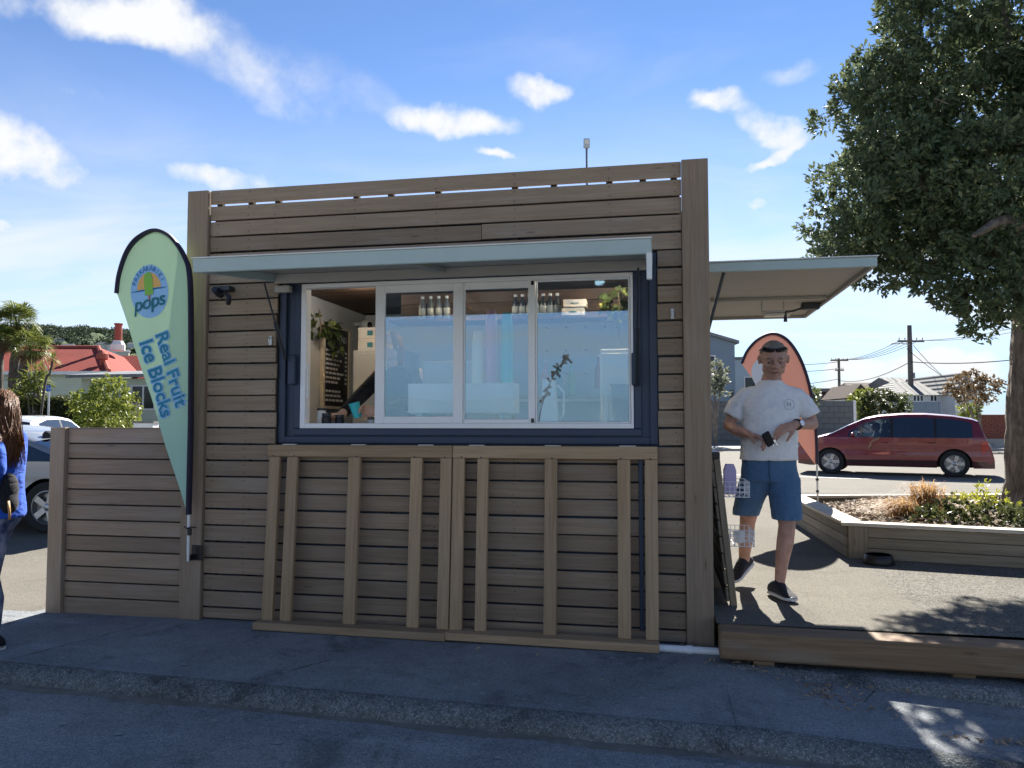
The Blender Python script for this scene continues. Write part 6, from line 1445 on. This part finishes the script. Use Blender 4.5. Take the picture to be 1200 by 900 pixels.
# white low house
HE = empty('house', sv(px(958), 70), CY, 'low white house with a flat pale roof beyond the block wall', 'house', 'houses'); k = 70 / 900.
box(HE, 'wall', 'wall_white', 0, 36 * k, 0, 6, 0, hz_(459, 70) - .2); box(HE, 'roof', 'roof_pale', -.3, 37 * k, -.5, 6.4, hz_(459, 70) - .198, hz_(455.5, 70) - .2); window(HE, 11 * k, hz_(465, 70) - .2, 1.1, .9, 0, 2); window(HE, 27 * k, hz_(465, 70) - .2, 1.6, .9, 0, 2)
# brown tiled roof house
HF = empty('house', sv(px(1005), 62), CY, 'white house with a dark brown tiled roof behind the round hedge', 'house', 'houses'); k = 62 / 900.
box(HF, 'wall', 'wall_white', -1, 66 * k, 0, 8, 0, hz_(468, 62) - .2); m = MB(); gable_roof(m, 0, 58 * k, 0, 8, hz_(469, 62) - .2, hz_(445.5, 62) - .2, 'x', .3, 1.0, -.6); m.build('roof', 'roof_brown', HF)
m = MB(); gable_roof(m, 27 * k, 58 * k, -2, 3, hz_(467, 62) - .2, hz_(451, 62) - .2, 'y', .3, .0, 0); m.build('roof', 'roof_pale', HF); box(HF, 'wall', 'wall_cream', 29 * k, 56 * k, -1.9, 0, 0, hz_(467.5, 62) - .2)
m = MB(); gable_roof(m, -14 * k, 6 * k, -1, 4, hz_(467, 62) - .2, hz_(451, 62) - .2, 'y', .3); m.build('roof', 'roof_brown', HF)
# white villa with gables and fretwork porch
HV = empty('house', sv(px(1062), 55), CY, 'white weatherboard villa with twin gables and a bay window across the road', 'house', 'houses'); k = 55 / 900.
zz = lambda y: hz_(y, 55) - .2
box(HV, 'wall', 'wall_white', -2 * k, 62 * k, 0, 8, 0, zz(462)); m = MB(); gable_roof(m, -2 * k, 60 * k, 0, 8, zz(463), zz(444), 'x', .3, 1.4, 0); m.build('roof', 'roof_pale', HV)
box(HV, 'wall', 'wall_white', 42 * k, 66 * k, -1.6, 0, 0, zz(463)); m = MB(); gable_roof(m, 42 * k, 66 * k, -1.6, 6, zz(463), zz(438), 'y', .25); m.build('roof', 'roof_pale', HV)
m = MB(); m.add([(42 * k, -1.61, zz(463)), (66 * k, -1.61, zz(463)), (54 * k, -1.61, zz(441))], [(0, 1, 2)]); m.build('gable', 'wall_white', HV)
m = MB(); m.tube([(41 * k, -1.9, zz(464)), (54 * k, -1.9, zz(438.5))], .09, 6); m.tube([(67 * k, -1.9, zz(464)), (54 * k, -1.9, zz(438.5))], .09, 6); m.build('bargeboard', 'trim_white', HV)
window(HV, 52 * k, zz(468), 12 * k, 8 * k, -1.62, 3); window(HV, 14 * k, zz(467), 12 * k, 6 * k, 0, 3); window(HV, 32 * k, zz(467), 8 * k, 6 * k, 0, 2); box(HV, 'door', 'wall_bluegrey', 60 * k, 64 * k, -1.64, -1.6, 0, zz(467))
m = MB(); gable_roof(m, 40 * k, 90 * k, 5, 12, zz(450), zz(434), 'x', .3); m.build('roof', 'roof_pale', HV); m = MB(); m.bb(60 * k, 63 * k, 6, 6.2, zz(438), zz(430)); m.build('chimney', 'roof_grey', HV)
# dark paling fence before the villa
DF = empty('paling_fence', sv(px(1068), 50), CY, 'dark slatted fence in front of the white villa', 'fence'); k = 50 / 900.
for i in range(12): mb().bb(i * 2.9 * k, i * 2.9 * k + 2.5 * k, -.02, .02, .0, hz_(471, 50) - .2).build('paling', 'wall_blue', DF)
for z in (.5, 1.7): mb().bb(0, 34.6 * k, .021, .07, z, z + .1).build('rail', 'wall_blue', DF)
bush('garden_tree', 48, [(1005, 468, 9), (1010, 478, 12), (1002, 486, 10), (1017, 463, 6)], 1008, 'leaf_bright', .22, 16, 7, 'bright leafy tree at the end of the block wall', 73, 'tree')
bush('clipped_bush', 47, [(1028, 475, 13), (1042, 474, 13), (1035, 467, 10), (1020, 484, 10), (1048, 484, 10), (1035, 486, 14)], 1035, 'leaf_hedge', .2, 22, 7, 'dense rounded dark bush in front of the brown tiled roof', 74)
bush('garden_shrub', 47, [(1060, 468, 6), (1060, 478, 7), (1058, 488, 7)], 1060, 'leaf_bush', .2, 20, 7, 'narrow green shrub beside the timber power pole', 75)
bush('garden_shrub', 40, [(1130, 482, 8), (1142, 480, 7), (1136, 488, 8)], 1136, 'leaf_bright', .2, 20, 7, 'yellow green shrub under the rusty leafed tree', 76)
bush('rusty_tree', 38, [(1125, 452, 10), (1140, 447, 12), (1155, 452, 11), (1148, 462, 12), (1130, 463, 9), (1163, 462, 9), (1168, 450, 8), (1115, 458, 6)], 1150, 'leaf_rust', .2, 13, 7, 'small rusty brown leafed tree across the road', 77, 'tree')
BW_ = empty('brick_wall', sv(px(1143), 40), CY, 'dark red brick wall half hidden behind the rusty tree', 'wall'); k = 40 / 900.
for r in range(10):
    for c in range(9): mb().cbox((.15 + c * .30 + (.15 if r % 2 else 0), 0, .6 + r * .125), (.285, .2, .112), .006).build('brick', 'brick_red', BW_)
box(BW_, 'footing', 'concrete', -.05, 3, -.13, .13, 0, .53)
box(BW_, 'core', 'brick_red', .05, 2.9, -.06, .06, .5, 1.78)
# kerb line and footpath across the road
m = MB(); a = sv(-.2, 44, .2); 
for (u0, u1, d0, d1, z, nm, mt) in ((-.9, .9, 37, 45, .31, 'far_footpath', 'concrete'),):
    q = [sv(u0, d0, z), sv(u1, d0, z), sv(u1, d1, z), sv(u0, d1, z)]; b_ = [p - Vector((0, 0, .14)) for p in q]; mm = MB(); mm.add(q + b_, [(0, 1, 2, 3), (0, 1, 5, 4)]); tag(mm.build(nm, mt), kind='structure')
t = NT('line_white'); t.P(color=(.6, .6, .58), rough=.8)
mm = MB(); c_, s_ = math.cos(R(-17.6)), math.sin(R(-17.6))
for x in (-30, ): mm.add([(9.42 + c_ * a - s_ * b, 16.05 + s_ * a + c_ * b, .2035) for a, b in ((-40, -2.55), (40, -2.55), (40, -2.42), (-40, -2.42))], [(0, 1, 2, 3)])
tag(mm.build('road_marking', 'line_white'), kind='structure')
# power poles, street lamp and wires
wood('pole_wood', (.09, .08, .07), (.2, .18, .155), tint=.02)
def pole(u, d, h, label, arms, w=.16):
    o = empty('power_pole', sv(u, d), CY, label, 'power pole', 'power poles'); m = MB(); m.tube([(0, 0, 0), (0, 0, h)], [w * 1.25, w], 12); m.build('pole', 'pole_wood', o, smooth=True)
    for z, hw in arms:
        ar = mb().cbox((0, -.18, z), (2 * hw, .12, .14), .01).build('crossarm', 'pole_wood', o)
        for i in range(5):
            x = -hw + .12 + i * (2 * hw - .24) / 4
            if abs(x) < .12: continue
            q = MB(); q.lathe([(.02, 0), (.06, .08), (.035, .11), (.06, .16), (.0, .22)], 8, (x, -.18, z + .072)); q.build('insulator', 'white_paint', ar, smooth=True)
    return o
k = 58 / 900.
p1 = pole(px(1068), 58, hz_(381, 58) - .2, 'tall timber power pole behind the red car', [(hz_(400, 58) - .2, 1.0)], .17)
m = MB(); m.tube([(0, -.1, hz_(404, 58) - .2), (-.8, -.3, hz_(402.5, 58) - .2), (-1.3, -.4, hz_(403, 58) - .2)], .035, 8); lm = m.build('lamp_arm', 'galv', p1); m = MB(); m.ell((-1.5, -.45, hz_(403, 58) - .22), (.3, .12, .06), 12, 6); m.build('lamp_head', 'galv', lm, smooth=True)
p2 = pole(px(984), 86, hz_(420, 86) - .2, 'power pole further down the street beyond the white house', [(hz_(422.5, 86) - .2, 1.0), (hz_(434, 86) - .2, .5)], .14)
plain('wire_black', (.02, .02, .022), .9, spec=.05)
def wire(a, b, sag, label, r=.018):
    a, b = Vector(a), Vector(b); m = MB(); pts = []
    for i in range(25): t = i / 24; p = a.lerp(b, t); p.z -= sag * 4 * t * (1 - t); pts.append(p)
    m.tube(pts, r, 5); return tag(m.build('power_line', 'wire_black'), label, 'cable', 'power lines')
A = lambda u, d, y: sv(u, d, hz_(y, d))
for off in (-.012, -.004, .004, .013): wire(A(px(1068) + off, 58, 398.5), A(px(984) + off * .7, 86, 421), .5, 'black overhead wire strung between the two timber power poles', .02)
for off in (-.012, .013): wire(A(px(1068) + off, 58, 398.5), A(px(1320) + off, 36, 350), .6, 'black overhead wire running from the tall pole towards the big tree', .016)
wire(A(px(1068), 58, 424), A(px(1320), 40, 400), .5, 'single cable low on the tall power pole passing behind the tree', .03)
wire(A(px(984), 86, 446), A(px(1068), 58, 424), .6, 'single low cable linking the two power poles', .03)
for y0, y1 in ((424, 423), (432, 431), (444, 452)): wire(A(px(984), 86, y0), A(px(860), 86, y1), .4, 'thin wire running from the far pole behind the pink flag', .03)
wire(A(px(1072), 58, 404), A(px(1105), 60, 440), .1, 'service wire dropping from the tall pole to the villa roof', .02)
wire(A(px(1064), 58, 408), A(px(1110), 55, 444), .1, 'second service wire dropping from the tall pole to the villa', .02)
LP = empty('street_lamp', sv(px(689), 24), CY, 'square floodlight on a thin pole rising behind the kiosk roof', 'lamp')
m = MB(); m.tube([(.06, 0, 0), (0, 0, hz_(168, 24) - .2)], [.06, .035], 10); m.build('pole', 'galv', LP, smooth=True)
hh = hz_(163, 24) - .2; lh = mb().cbox((0, -.02, hh), (.20, .10, .30), .02, Matrix.Rotation(R(12), 3, 'X')).build('lamp_head', 'galv', LP); mb().cbox((0, -.085, hh + .04), (.13, .01, .13), .004, Matrix.Rotation(R(12), 3, 'X')).build('lamp_lens', 'white_paint', lh)
# seaward side behind the standpoint: dune grass, a flax, the sea and far hills (seen in the window glass)
t = NT('sea'); t.P(color=(.03, .09, .14), rough=.15); t.bump(t.noise(t.tc.outputs['Object'], .5, 5, .6), .3, .3)
m = MB(); m.grid(lambda u, v: (-1500 + 3000 * u, -60 - 2500 * v, -.22), 4, 4); tag(m.build('sea', 'sea'), kind='structure')
t = NT('far_hill'); t.P(color=t.mix(t.noise(t.tc.outputs['Object'], .01, 6, .6), (.10, .15, .20), (.17, .22, .24)), rough=1.)
m = MB(); rr = random.Random(3); m.grid(lambda u, v: (-1600 + 3400 * u, -2400 - 300 * v, (1 - v) * 0 + v * (70 + 45 * math.sin(u * 7) + 22 * math.sin(u * 19) + rr.uniform(-5, 5))), 120, 4); tag(m.build('far_hills', 'far_hill', smooth=True), kind='structure')
t = NT('sand'); t.P(color=t.mix(t.noise(t.tc.outputs['Object'], .6, 6, .6), (.30, .26, .19), (.42, .37, .28)), rough=.95)
m = MB(); m.grid(lambda u, v: (-40 + 90 * u, -16 - 24 * v, -.1 + .75 * math.sin(min(1, v * 2) * math.pi / 2) * (1 - max(0, v - .5) * 2) + .15 * math.sin(u * 40) * v * (1 - v) * 4), 90, 16); tag(m.build('dune', 'sand', smooth=True), kind='structure')
rr = random.Random(44)
for i in range(26):
    x, y = rr.uniform(-8, 9), rr.uniform(-21, -17); tussock('dune_grass', (x, y, .1), 90, rr.uniform(1.0, 1.9), .8, 'blade_green', 'tall dune grass growing behind the street, mirrored in the kiosk window', 'grass plant', 100 + i, 'dune grasses', .02)
for i, (x, h_) in enumerate(((.1, 1.9), (.55, 2.25), (.95, 2.1), (1.15, 1.7), (2.4, 1.6), (3.2, 1.5), (-1.2, 1.6))): tussock('dune_grass', (x, -9.3 - .2 * (i % 3), -.1), 130, h_, .75, 'blade_green', 'tall feathery grass across the street, mirrored in the kiosk window', 'grass plant', 140 + i, 'roadside grasses', .014)
FX = empty('flax', (.63, -12.5, -.1), 0, 'flax plant with one tall seed stalk mirrored in the kiosk window', 'plant')
tu = tussock('blades', (0, 0, 0), 70, 1.1, .5, 'blade_green', None, None, 300, None, .03); tu.parent = FX
m = MB(); sp_ = [(0, 0, 0), (.05, 0, 1.0), (.2, 0, 2.0), (.5, 0, 2.75), (.85, 0, 3.2)]; m.tube(curve_smooth(sp_, 5), .014, 6); rr = random.Random(2)
for i in range(34):
    t_ = rr.uniform(.55, 1); q = curve_smooth(sp_, 20)[int(t_ * 79)]; e = q + Vector((rr.uniform(-.12, .12), rr.uniform(-.1, .1), rr.uniform(-.15, .12))); m.tube([q, e], [.02, .03], 5)
plain('stalk_dark', (.03, .02, .016), .9); m.build('seed_stalk', 'stalk_dark', FX)
# ------------------------------------------------------------------ inside the kiosk
mb().bb(.10, 3.788, .127, .80, 1.385, 1.43).build('counter', 'white_paint', K)
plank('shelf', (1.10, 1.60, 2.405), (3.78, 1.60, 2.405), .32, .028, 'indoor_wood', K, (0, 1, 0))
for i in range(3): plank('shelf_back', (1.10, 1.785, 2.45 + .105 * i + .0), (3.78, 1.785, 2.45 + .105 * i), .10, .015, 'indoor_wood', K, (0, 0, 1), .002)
t = NT('downlight_and_fill'); t.P(color=(1, .9, .7), emit=(1., .80, .50), estr=14.)
for dx_, dy_ in ((3.05, 1.30), (1.9, 1.15), (.75, 1.5)): MB().lathe([(0, 0), (.045, 0)], 20, (dx_, dy_, 2.757)).build('downlight_and_fill', 'downlight_and_fill', K)  # first disc is the downlight; the others are added to brighten the interior
ld = bpy.data.lights.new('downlight_and_fill_lamp', 'POINT'); ld.energy = 2.6; ld.color = (1, .92, .82); ld.shadow_soft_size = .05; lo = bpy.data.objects.new('downlight_and_fill_lamp', ld); COL.objects.link(lo); lo.location = (3.05, 1.30, 2.70); lo.parent = K
for dx_, dy_ in ((1.9, 1.15), (.75, 1.5)): fill_lamp = bpy.data.objects.new('downlight_and_fill_lamp', ld); COL.objects.link(fill_lamp); fill_lamp.location = (dx_, dy_, 2.70); fill_lamp.parent = K  # added fill lamps, out of sight, brightening the left and middle interior
def bottle(x, y, z, label, h=.21, mat='bottle_glass', grp='bottles on the overhead shelf'):
    b = empty('bottle', (x, y, z), 0, label, 'bottle', grp); r = .033
    MB().lathe([(0, 0), (r, 0), (r, h * .55), (r * .92, h * .66), (r * .42, h * .80), (r * .40, h * .93), (0, h * .93)], 14).build('glass_body', mat, b, smooth=True, angle=50)
    MB().lathe([(0, h * .9), (r * .5, h * .9), (r * .5, h), (0, h)], 12).build('cap', 'white_paint', b); MB().lathe([(r * 1.03, h * .15), (r * 1.03, h * .5)], 14).build('paper_label', 'label_paper', b, smooth=True)
plain('bottle_glass', (.10, .12, .13), .12, 0, .1); plain('label_paper', (.45, .47, .46), .7); plain('bottle_dark', (.035, .045, .06), .12)
for i in range(4): bottle(1.385 + i * .078, 1.56, 2.42, 'small pale labelled bottle in the row above the monitor', .225)
for i in range(7): bottle(2.265 + i * .064, 1.58, 2.42, 'dark bottle in the row above the stacked paper cups', .22, 'bottle_dark')
plain('card_white', (.55, .54, .52), .8)
for i, (z, dx) in enumerate(((2.42, 0), (2.497, .015))):
    o = mb().cbox((2.80 + dx, 1.58, z + .036), (.205, .16, .07), .003).build('carton_box', 'card_white'); tag(o, ('lower' if i == 0 else 'upper') + ' flat white carton of the pair stacked on the overhead shelf', 'box', 'cartons on the shelf')
    mb().box((2.80 + dx, 1.4985, z + .036), (.07, .002, .012)).build('print_strip', 'print_dark', o)
# cups
def cup_stack(x, y, z, h, col, label, r0=.046):
    plain('cup_' + col[0], col[1], .5, 0, .05); s = empty('cup_stack', (x, y, z), 0, label, 'cups', 'stacks of paper cups'); base = .105; n = int((h - base) / .0125); me = None
    for i in range(n + 1):
        if me is None: me = MB().lathe([(r0 * 1.04, 0), (r0 * 1.04, .005), (r0, .006), (r0 * .74, base), (0, base)], 20).mesh('cup', True, True, False, 50)
        link('cup', me, 'cup_' + col[0], s, (0, 0, i * .0125))
cup_stack(2.17, .50, 1.768, .41, ('cream', (.85, .80, .64)), 'shortest stack of cream paper cups behind the window glass')
cup_stack(2.275, .50, 1.768, .575, ('pink', (.80, .36, .42)), 'tall stack of pink paper cups behind the window glass')
cup_stack(2.40, .50, 1.768, .545, ('teal', (.06, .56, .54)), 'tall stack of teal paper cups behind the window glass')
RB = empty('counter_riser', (2.06, .50, 1.43), 0, 'wide white box raised on feet behind the middle window', 'box')
mb().cbox((0, 0, .223), (.83, .24, .228), .006).build('box', 'white_paint', RB)
for sx in (-.33, .33): mb().cbox((sx, 0, .0545), (.06, .2, .109), .004).build('foot', 'awning_edge', RB)
MO = empty('monitor', (1.90, .74, 1.43), 0, 'white backed computer monitor standing on the counter', 'monitor')
mb().cbox((0, 0, .36), (.50, .03, .36), .01).build('back_panel', 'lining_white', MO); m = MB(); m.prism([(-.055, .2), (.055, .2), (.04, .33), (-.04, .33)], 1, -.06, -.016); m.build('stand_neck', 'white_paint', MO); m = MB(); m.lathe([(0, 0), (.018, 0)], 14, (0, -.061, .30), Matrix.Rotation(R(90), 3, 'X')); m.build('logo_dot', 'dark_steel', MO); mb().cbox((0, .02, .006), (.2, .2, .012), .004).build('foot', 'white_paint', MO); mb().cbox((0, -.02, .11), (.08, .03, .20), .006).build('stem', 'white_paint', MO)
JG = empty('blender_jug', (2.74, .42, 1.43), 0, 'tall tapered white jug beside the window stile', 'jug'); m = MB(); m.lathe([(0, 0), (.095, 0), (.09, .05), (.062, .36), (0, .36)], 4, (0, 0, 0), Matrix.Rotation(R(45), 3, 'Z')); m.build('jug_body', 'pvc', JG); m = MB(); m.tube([(.06, 0, .32), (.11, 0, .26), (.105, 0, .1), (.08, 0, .06)], .009, 8); m.build('handle', 'white_paint', JG, smooth=True)
FRg = empty('fridge', (3.36, 1.45, .45), 0, 'white upright fridge at the right end of the kiosk', 'fridge'); mb().cbox((0, 0, .82), (.6, .5, 1.64), .012).build('cabinet', 'white_paint', FRg); mb().cbox((-.02, -.262, .82), (.54, .018, 1.56), .004).build('door', 'white_paint', FRg); mb().cbox((-.24, -.285, 1.1), (.02, .02, .3), .004).build('handle', 'galv', FRg)
GB = empty('bin', (3.34, 1.0, 1.43), 0, 'grey plastic tub standing before the white fridge', 'tub'); m = MB(); m.prism([(-.15, 0), (.15, 0), (.17, .33), (-.17, .33)], 1, -.12, .12); m.build('tub', 'roof_grey', GB); mb().cbox((0, 0, .338), (.36, .26, .016), .004).build('lid', 'roof_grey', GB)
mb().bb(2.95, 3.6, .805, 1.18, 1.40, 1.428).build('side_bench', 'white_paint', K)
# pegs on the pale back wall
for i in range(4):
    for j in range(3): MB().tube([(2.3 + i * .22, 3.37, 2.55 - j * .26), (2.3 + i * .22, 3.32, 2.55 - j * .26)], .014, 8).build('peg', 'dark_steel', K)
for i, (x, z, c) in enumerate(((2.18, 1.8, 'print_orange'), (2.32, 1.85, 'cup_pink'), (2.46, 1.8, 'print_teal'), (2.6, 1.82, 'print_leaf'), (2.9, 1.9, 'print_red'))):
    b = empty('syrup_bottle', (x, 3.1, z - .05), 0, ('orange', 'pink', 'teal', 'green', 'red')[i] + ' syrup bottle on the ledge along the back wall', 'bottle', 'syrup bottles'); MB().lathe([(0, 0), (.045, 0), (.045, .2), (.018, .28), (.018, .34), (0, .34)], 14).build('bottle_body', c, b, smooth=True, angle=50); MB().lathe([(0, .34), (.02, .34), (.02, .37), (0, .37)], 10).build('cap', 'white_paint', b)
mb().bb(1.9, 3.3, 3.0, 3.37, 1.70, 1.73).build('ledge', 'white_paint', K)
# left wall: menu board, camera, vine, tall cabinet with boxes
MBD = empty('menu_board', (.10, 2.5, 2.07), 0, 'black letter board menu in a timber frame on the inner wall', 'menu board')
mb().box((.012, 0, 0), (.02, .62, .84)).build('letter_board', 'black_plastic', MBD)
for (y0, y1, z0, z1) in ((-.36, -.31, -.45, .45), (.31, .36, -.45, .45), (-.31, .31, .42, .45), (-.31, .31, -.45, -.42)): mb().bb(0.0, .035, y0, y1, z0, z1).build('frame', 'cap_wood', MBD)
def walltext(txt, size, y, z, al='CENTER'):
    me = text_mesh(txt, size, al); me.transform(Matrix.Translation((.024, y, z)) @ Matrix.Rotation(R(90), 4, 'Z') @ Matrix.Rotation(R(90), 4, 'X')); me.materials.clear(); link('letters', me, 'white_paint', MBD)
walltext('OUR MENU', .10, 0, .31)
rr = random.Random(3)
for i in range(12):
    if i == 8: continue
    z = .17 - i * .048; L = rr.uniform(.25, .40); m = MB(); y = -.27
    while y < -.27 + L: w_ = rr.uniform(.04, .09); m.box((.0235, y + w_ / 2, z), (.001, w_, .022)); y += w_ + .018
    if i < 8: m.box((.0235, .25, z), (.001, .05, .022))
    tag(m.build('letter_row', 'white_paint', MBD), kind='stuff')
SC = empty('security_camera', (.10, 3.05, 2.56), 0, 'small white security camera on the inner wall above the menu board', 'camera'); m = MB(); m.tube([(0, 0, .05), (.08, -.02, .05)], .02, 8); m.build('mount', 'white_paint', SC); m = MB(); m.ell((.16, -.06, .03), (.09, .06, .06), 14, 8, Matrix.Rotation(R(-30), 3, 'Z')); m.build('housing', 'white_paint', SC, smooth=True); m = MB(); m.ell((.22, -.10, .025), (.03, .035, .035), 12, 8); m.build('lens', 'lens_black', SC, smooth=True)
rg = np.random.default_rng(3)
def vine(loc, lobes, label, seed):
    o = empty('trailing_plant', loc, 0, label, 'plant', 'indoor trailing plants'); P, N = tufts(lobes, 90, 3, np.random.default_rng(seed)); N[:, 2] -= .5; link('foliage', leaf_mesh('vine', P, N, .10, .75, .2, seed, .8), 'leaf_bush', o); m = MB(); m.tube([(0, 0, .12), (.02, 0, -.05), (0, .02, -.3)], .006, 6); m.build('stem', 'bark', o)
vine((.17, 1.95, 2.50), [((0, 0, .0), .12), ((0, .2, -.05), .10), ((0, .4, -.2), .08)], 'trailing green vine on the inner wall above the menu board', 5)
vine((3.20, 1.5, 2.50), [((0, 0, .05), .10), ((.02, 0, -.1), .07), ((-.1, 0, -.02), .06)], 'small trailing plant beside the cartons on the shelf', 6)
vine((3.50, 1.5, 2.52), [((0, 0, .08), .11)], 'leafy pot plant at the end of the overhead shelf', 7)
TC = empty('tall_cabinet', (.75, 2.35, .45), 0, 'tall pale cabinet behind the worker in the kiosk', 'cabinet'); mb().cbox((0, 0, .88), (.55, .5, 1.76), .008).build('carcass', 'lining_white', TC); mb().cbox((0, -.258, .88), (.52, .012, 1.7), .003).build('door', 'lining_white', TC)
for i in range(2): o = mb().cbox((.60, 2.3, 2.21 + .006 + .06 + i * .122), (.22, .2, .118), .003).build('storage_box', 'card_white'); tag(o, ('bottom', 'top')[i] + ' white storage box on the tall cabinet behind the worker', 'box', 'storage boxes'); mb().box((.62, 2.1985, 2.276 + i * .122), (.06, .002, .05)).build('print_mark', 'print_dark', o)
# worker reaching through the open sash with a teal cup
WK = empty('person', (1.40, .86, .45), 0, 'kiosk worker in black sleeves reaching out with a teal cup', 'person')
hr3 = frame((-.3, -1, -.12)); hc3 = Vector((-.06, -.06, 1.66)); b = Body(); head(b, hc3, hr3, 1.02); b.ell((0, 0, 1.25), (.16, .1, .2)); b.ell((0, 0, 1.0), (.15, .1, .16)); b.chain([(.0, 0, .9), (-.08, 0, .5), (-.08, 0, .05)], [.11, .08, .05]); b.chain([(.0, 0, .9), (.1, 0, .5), (.1, 0, .05)], [.11, .08, .05])
b.chain([(-.18, 0, 1.42), (-.27, -.2, 1.22), (-.33, -.42, 1.075)], [.055, .046, .034]); b.chain([(.18, 0, 1.42), (.20, -.25, 1.18), (.0, -.49, 1.105)], [.055, .044, .032])
hand(b, (-.33, -.42, 1.075), (-.85, -.45, .0), (.0, .1, -1), -1, (.35, .4, .45, .5), 1.05); hand(b, (.0, -.49, 1.105), (-.95, -.1, .12), (-.1, -1, .1), -1, (.65, .7, .72, .7), 1.0, (.5, .8))
link('body', b.skin('body', .009, 4), 'skin_fair', WK)
b = Body(); ringloft(b, [(0, 0, .85, .17, .12), (0, 0, 1.05, .165, .115), (0, 0, 1.25, .18, .12), (0, 0, 1.38, .18, .11), (0, 0, 1.46, .10, .085), (0, 0, 1.49, .07, .07)]); b.chain([(-.16, 0, 1.41), (-.265, -.19, 1.23), (-.315, -.36, 1.11)], [.07, .062, .048]); b.chain([(.16, 0, 1.41), (.20, -.25, 1.18), (.05, -.43, 1.12)], [.07, .06, .046]); link('top', b.skin('top', .011, 4), 'black_cloth', WK)
b = Body(); b.ell(hc3 + Vector((.02, .03, .03)), (.09, .1, .1)); b.ell(hc3 + Vector((.05, .07, -.08)), (.06, .06, .12)); link('hair', b.skin('hair', .011, 3), 'hair_brown', WK)
b = Body(); b.chain([(.0, 0, .9), (-.08, 0, .5), (-.08, 0, .03)], [.125, .09, .06]); b.chain([(.0, 0, .9), (.1, 0, .5), (.1, 0, .03)], [.125, .09, .06]); link('trousers', b.skin('trousers', .014, 3), 'black_cloth', WK)
plain('cup_aqua', (.04, .48, .55), .5)
cp = empty('paper_cup', (1.40 - .135, .86 - .545, 1.505), 0, 'teal paper cup held out by the kiosk worker', 'cup'); cp.rotation_euler = (R(6), R(-14), 0)
MB().lathe([(0, 0), (.030, 0), (.042, .115), (.039, .115), (.028, .006), (0, .006)], 24).build('cup_wall', 'cup_aqua', cp, smooth=True, angle=50); MB().lathe([(.041, .112), (.0445, .114), (.0445, .119), (.041, .119)], 24).build('rim', 'cup_aqua', cp, smooth=True)
for i, (x, y, h, c, nm) in enumerate(((1.0, .24, .13, 'white_paint', 'white'), (1.06, .20, .09, 'black_plastic', 'black'), (1.13, .28, .08, 'black_plastic', 'small black'), (1.42, .22, .06, 'lining_white', 'grey'))):
    j = empty('jar', (x, y, 1.43), 0, nm + ' jar on the counter by the open sash', 'jar', 'jars on the counter'); MB().lathe([(0, 0), (.035, 0), (.037, h * .8), (.03, h), (0, h)], 16).build('jar_body', c, j, smooth=True, angle=50); MB().lathe([(0, h), (.034, h), (.034, h + .018), (0, h + .018)], 16).build('lid', 'dark_steel', j)
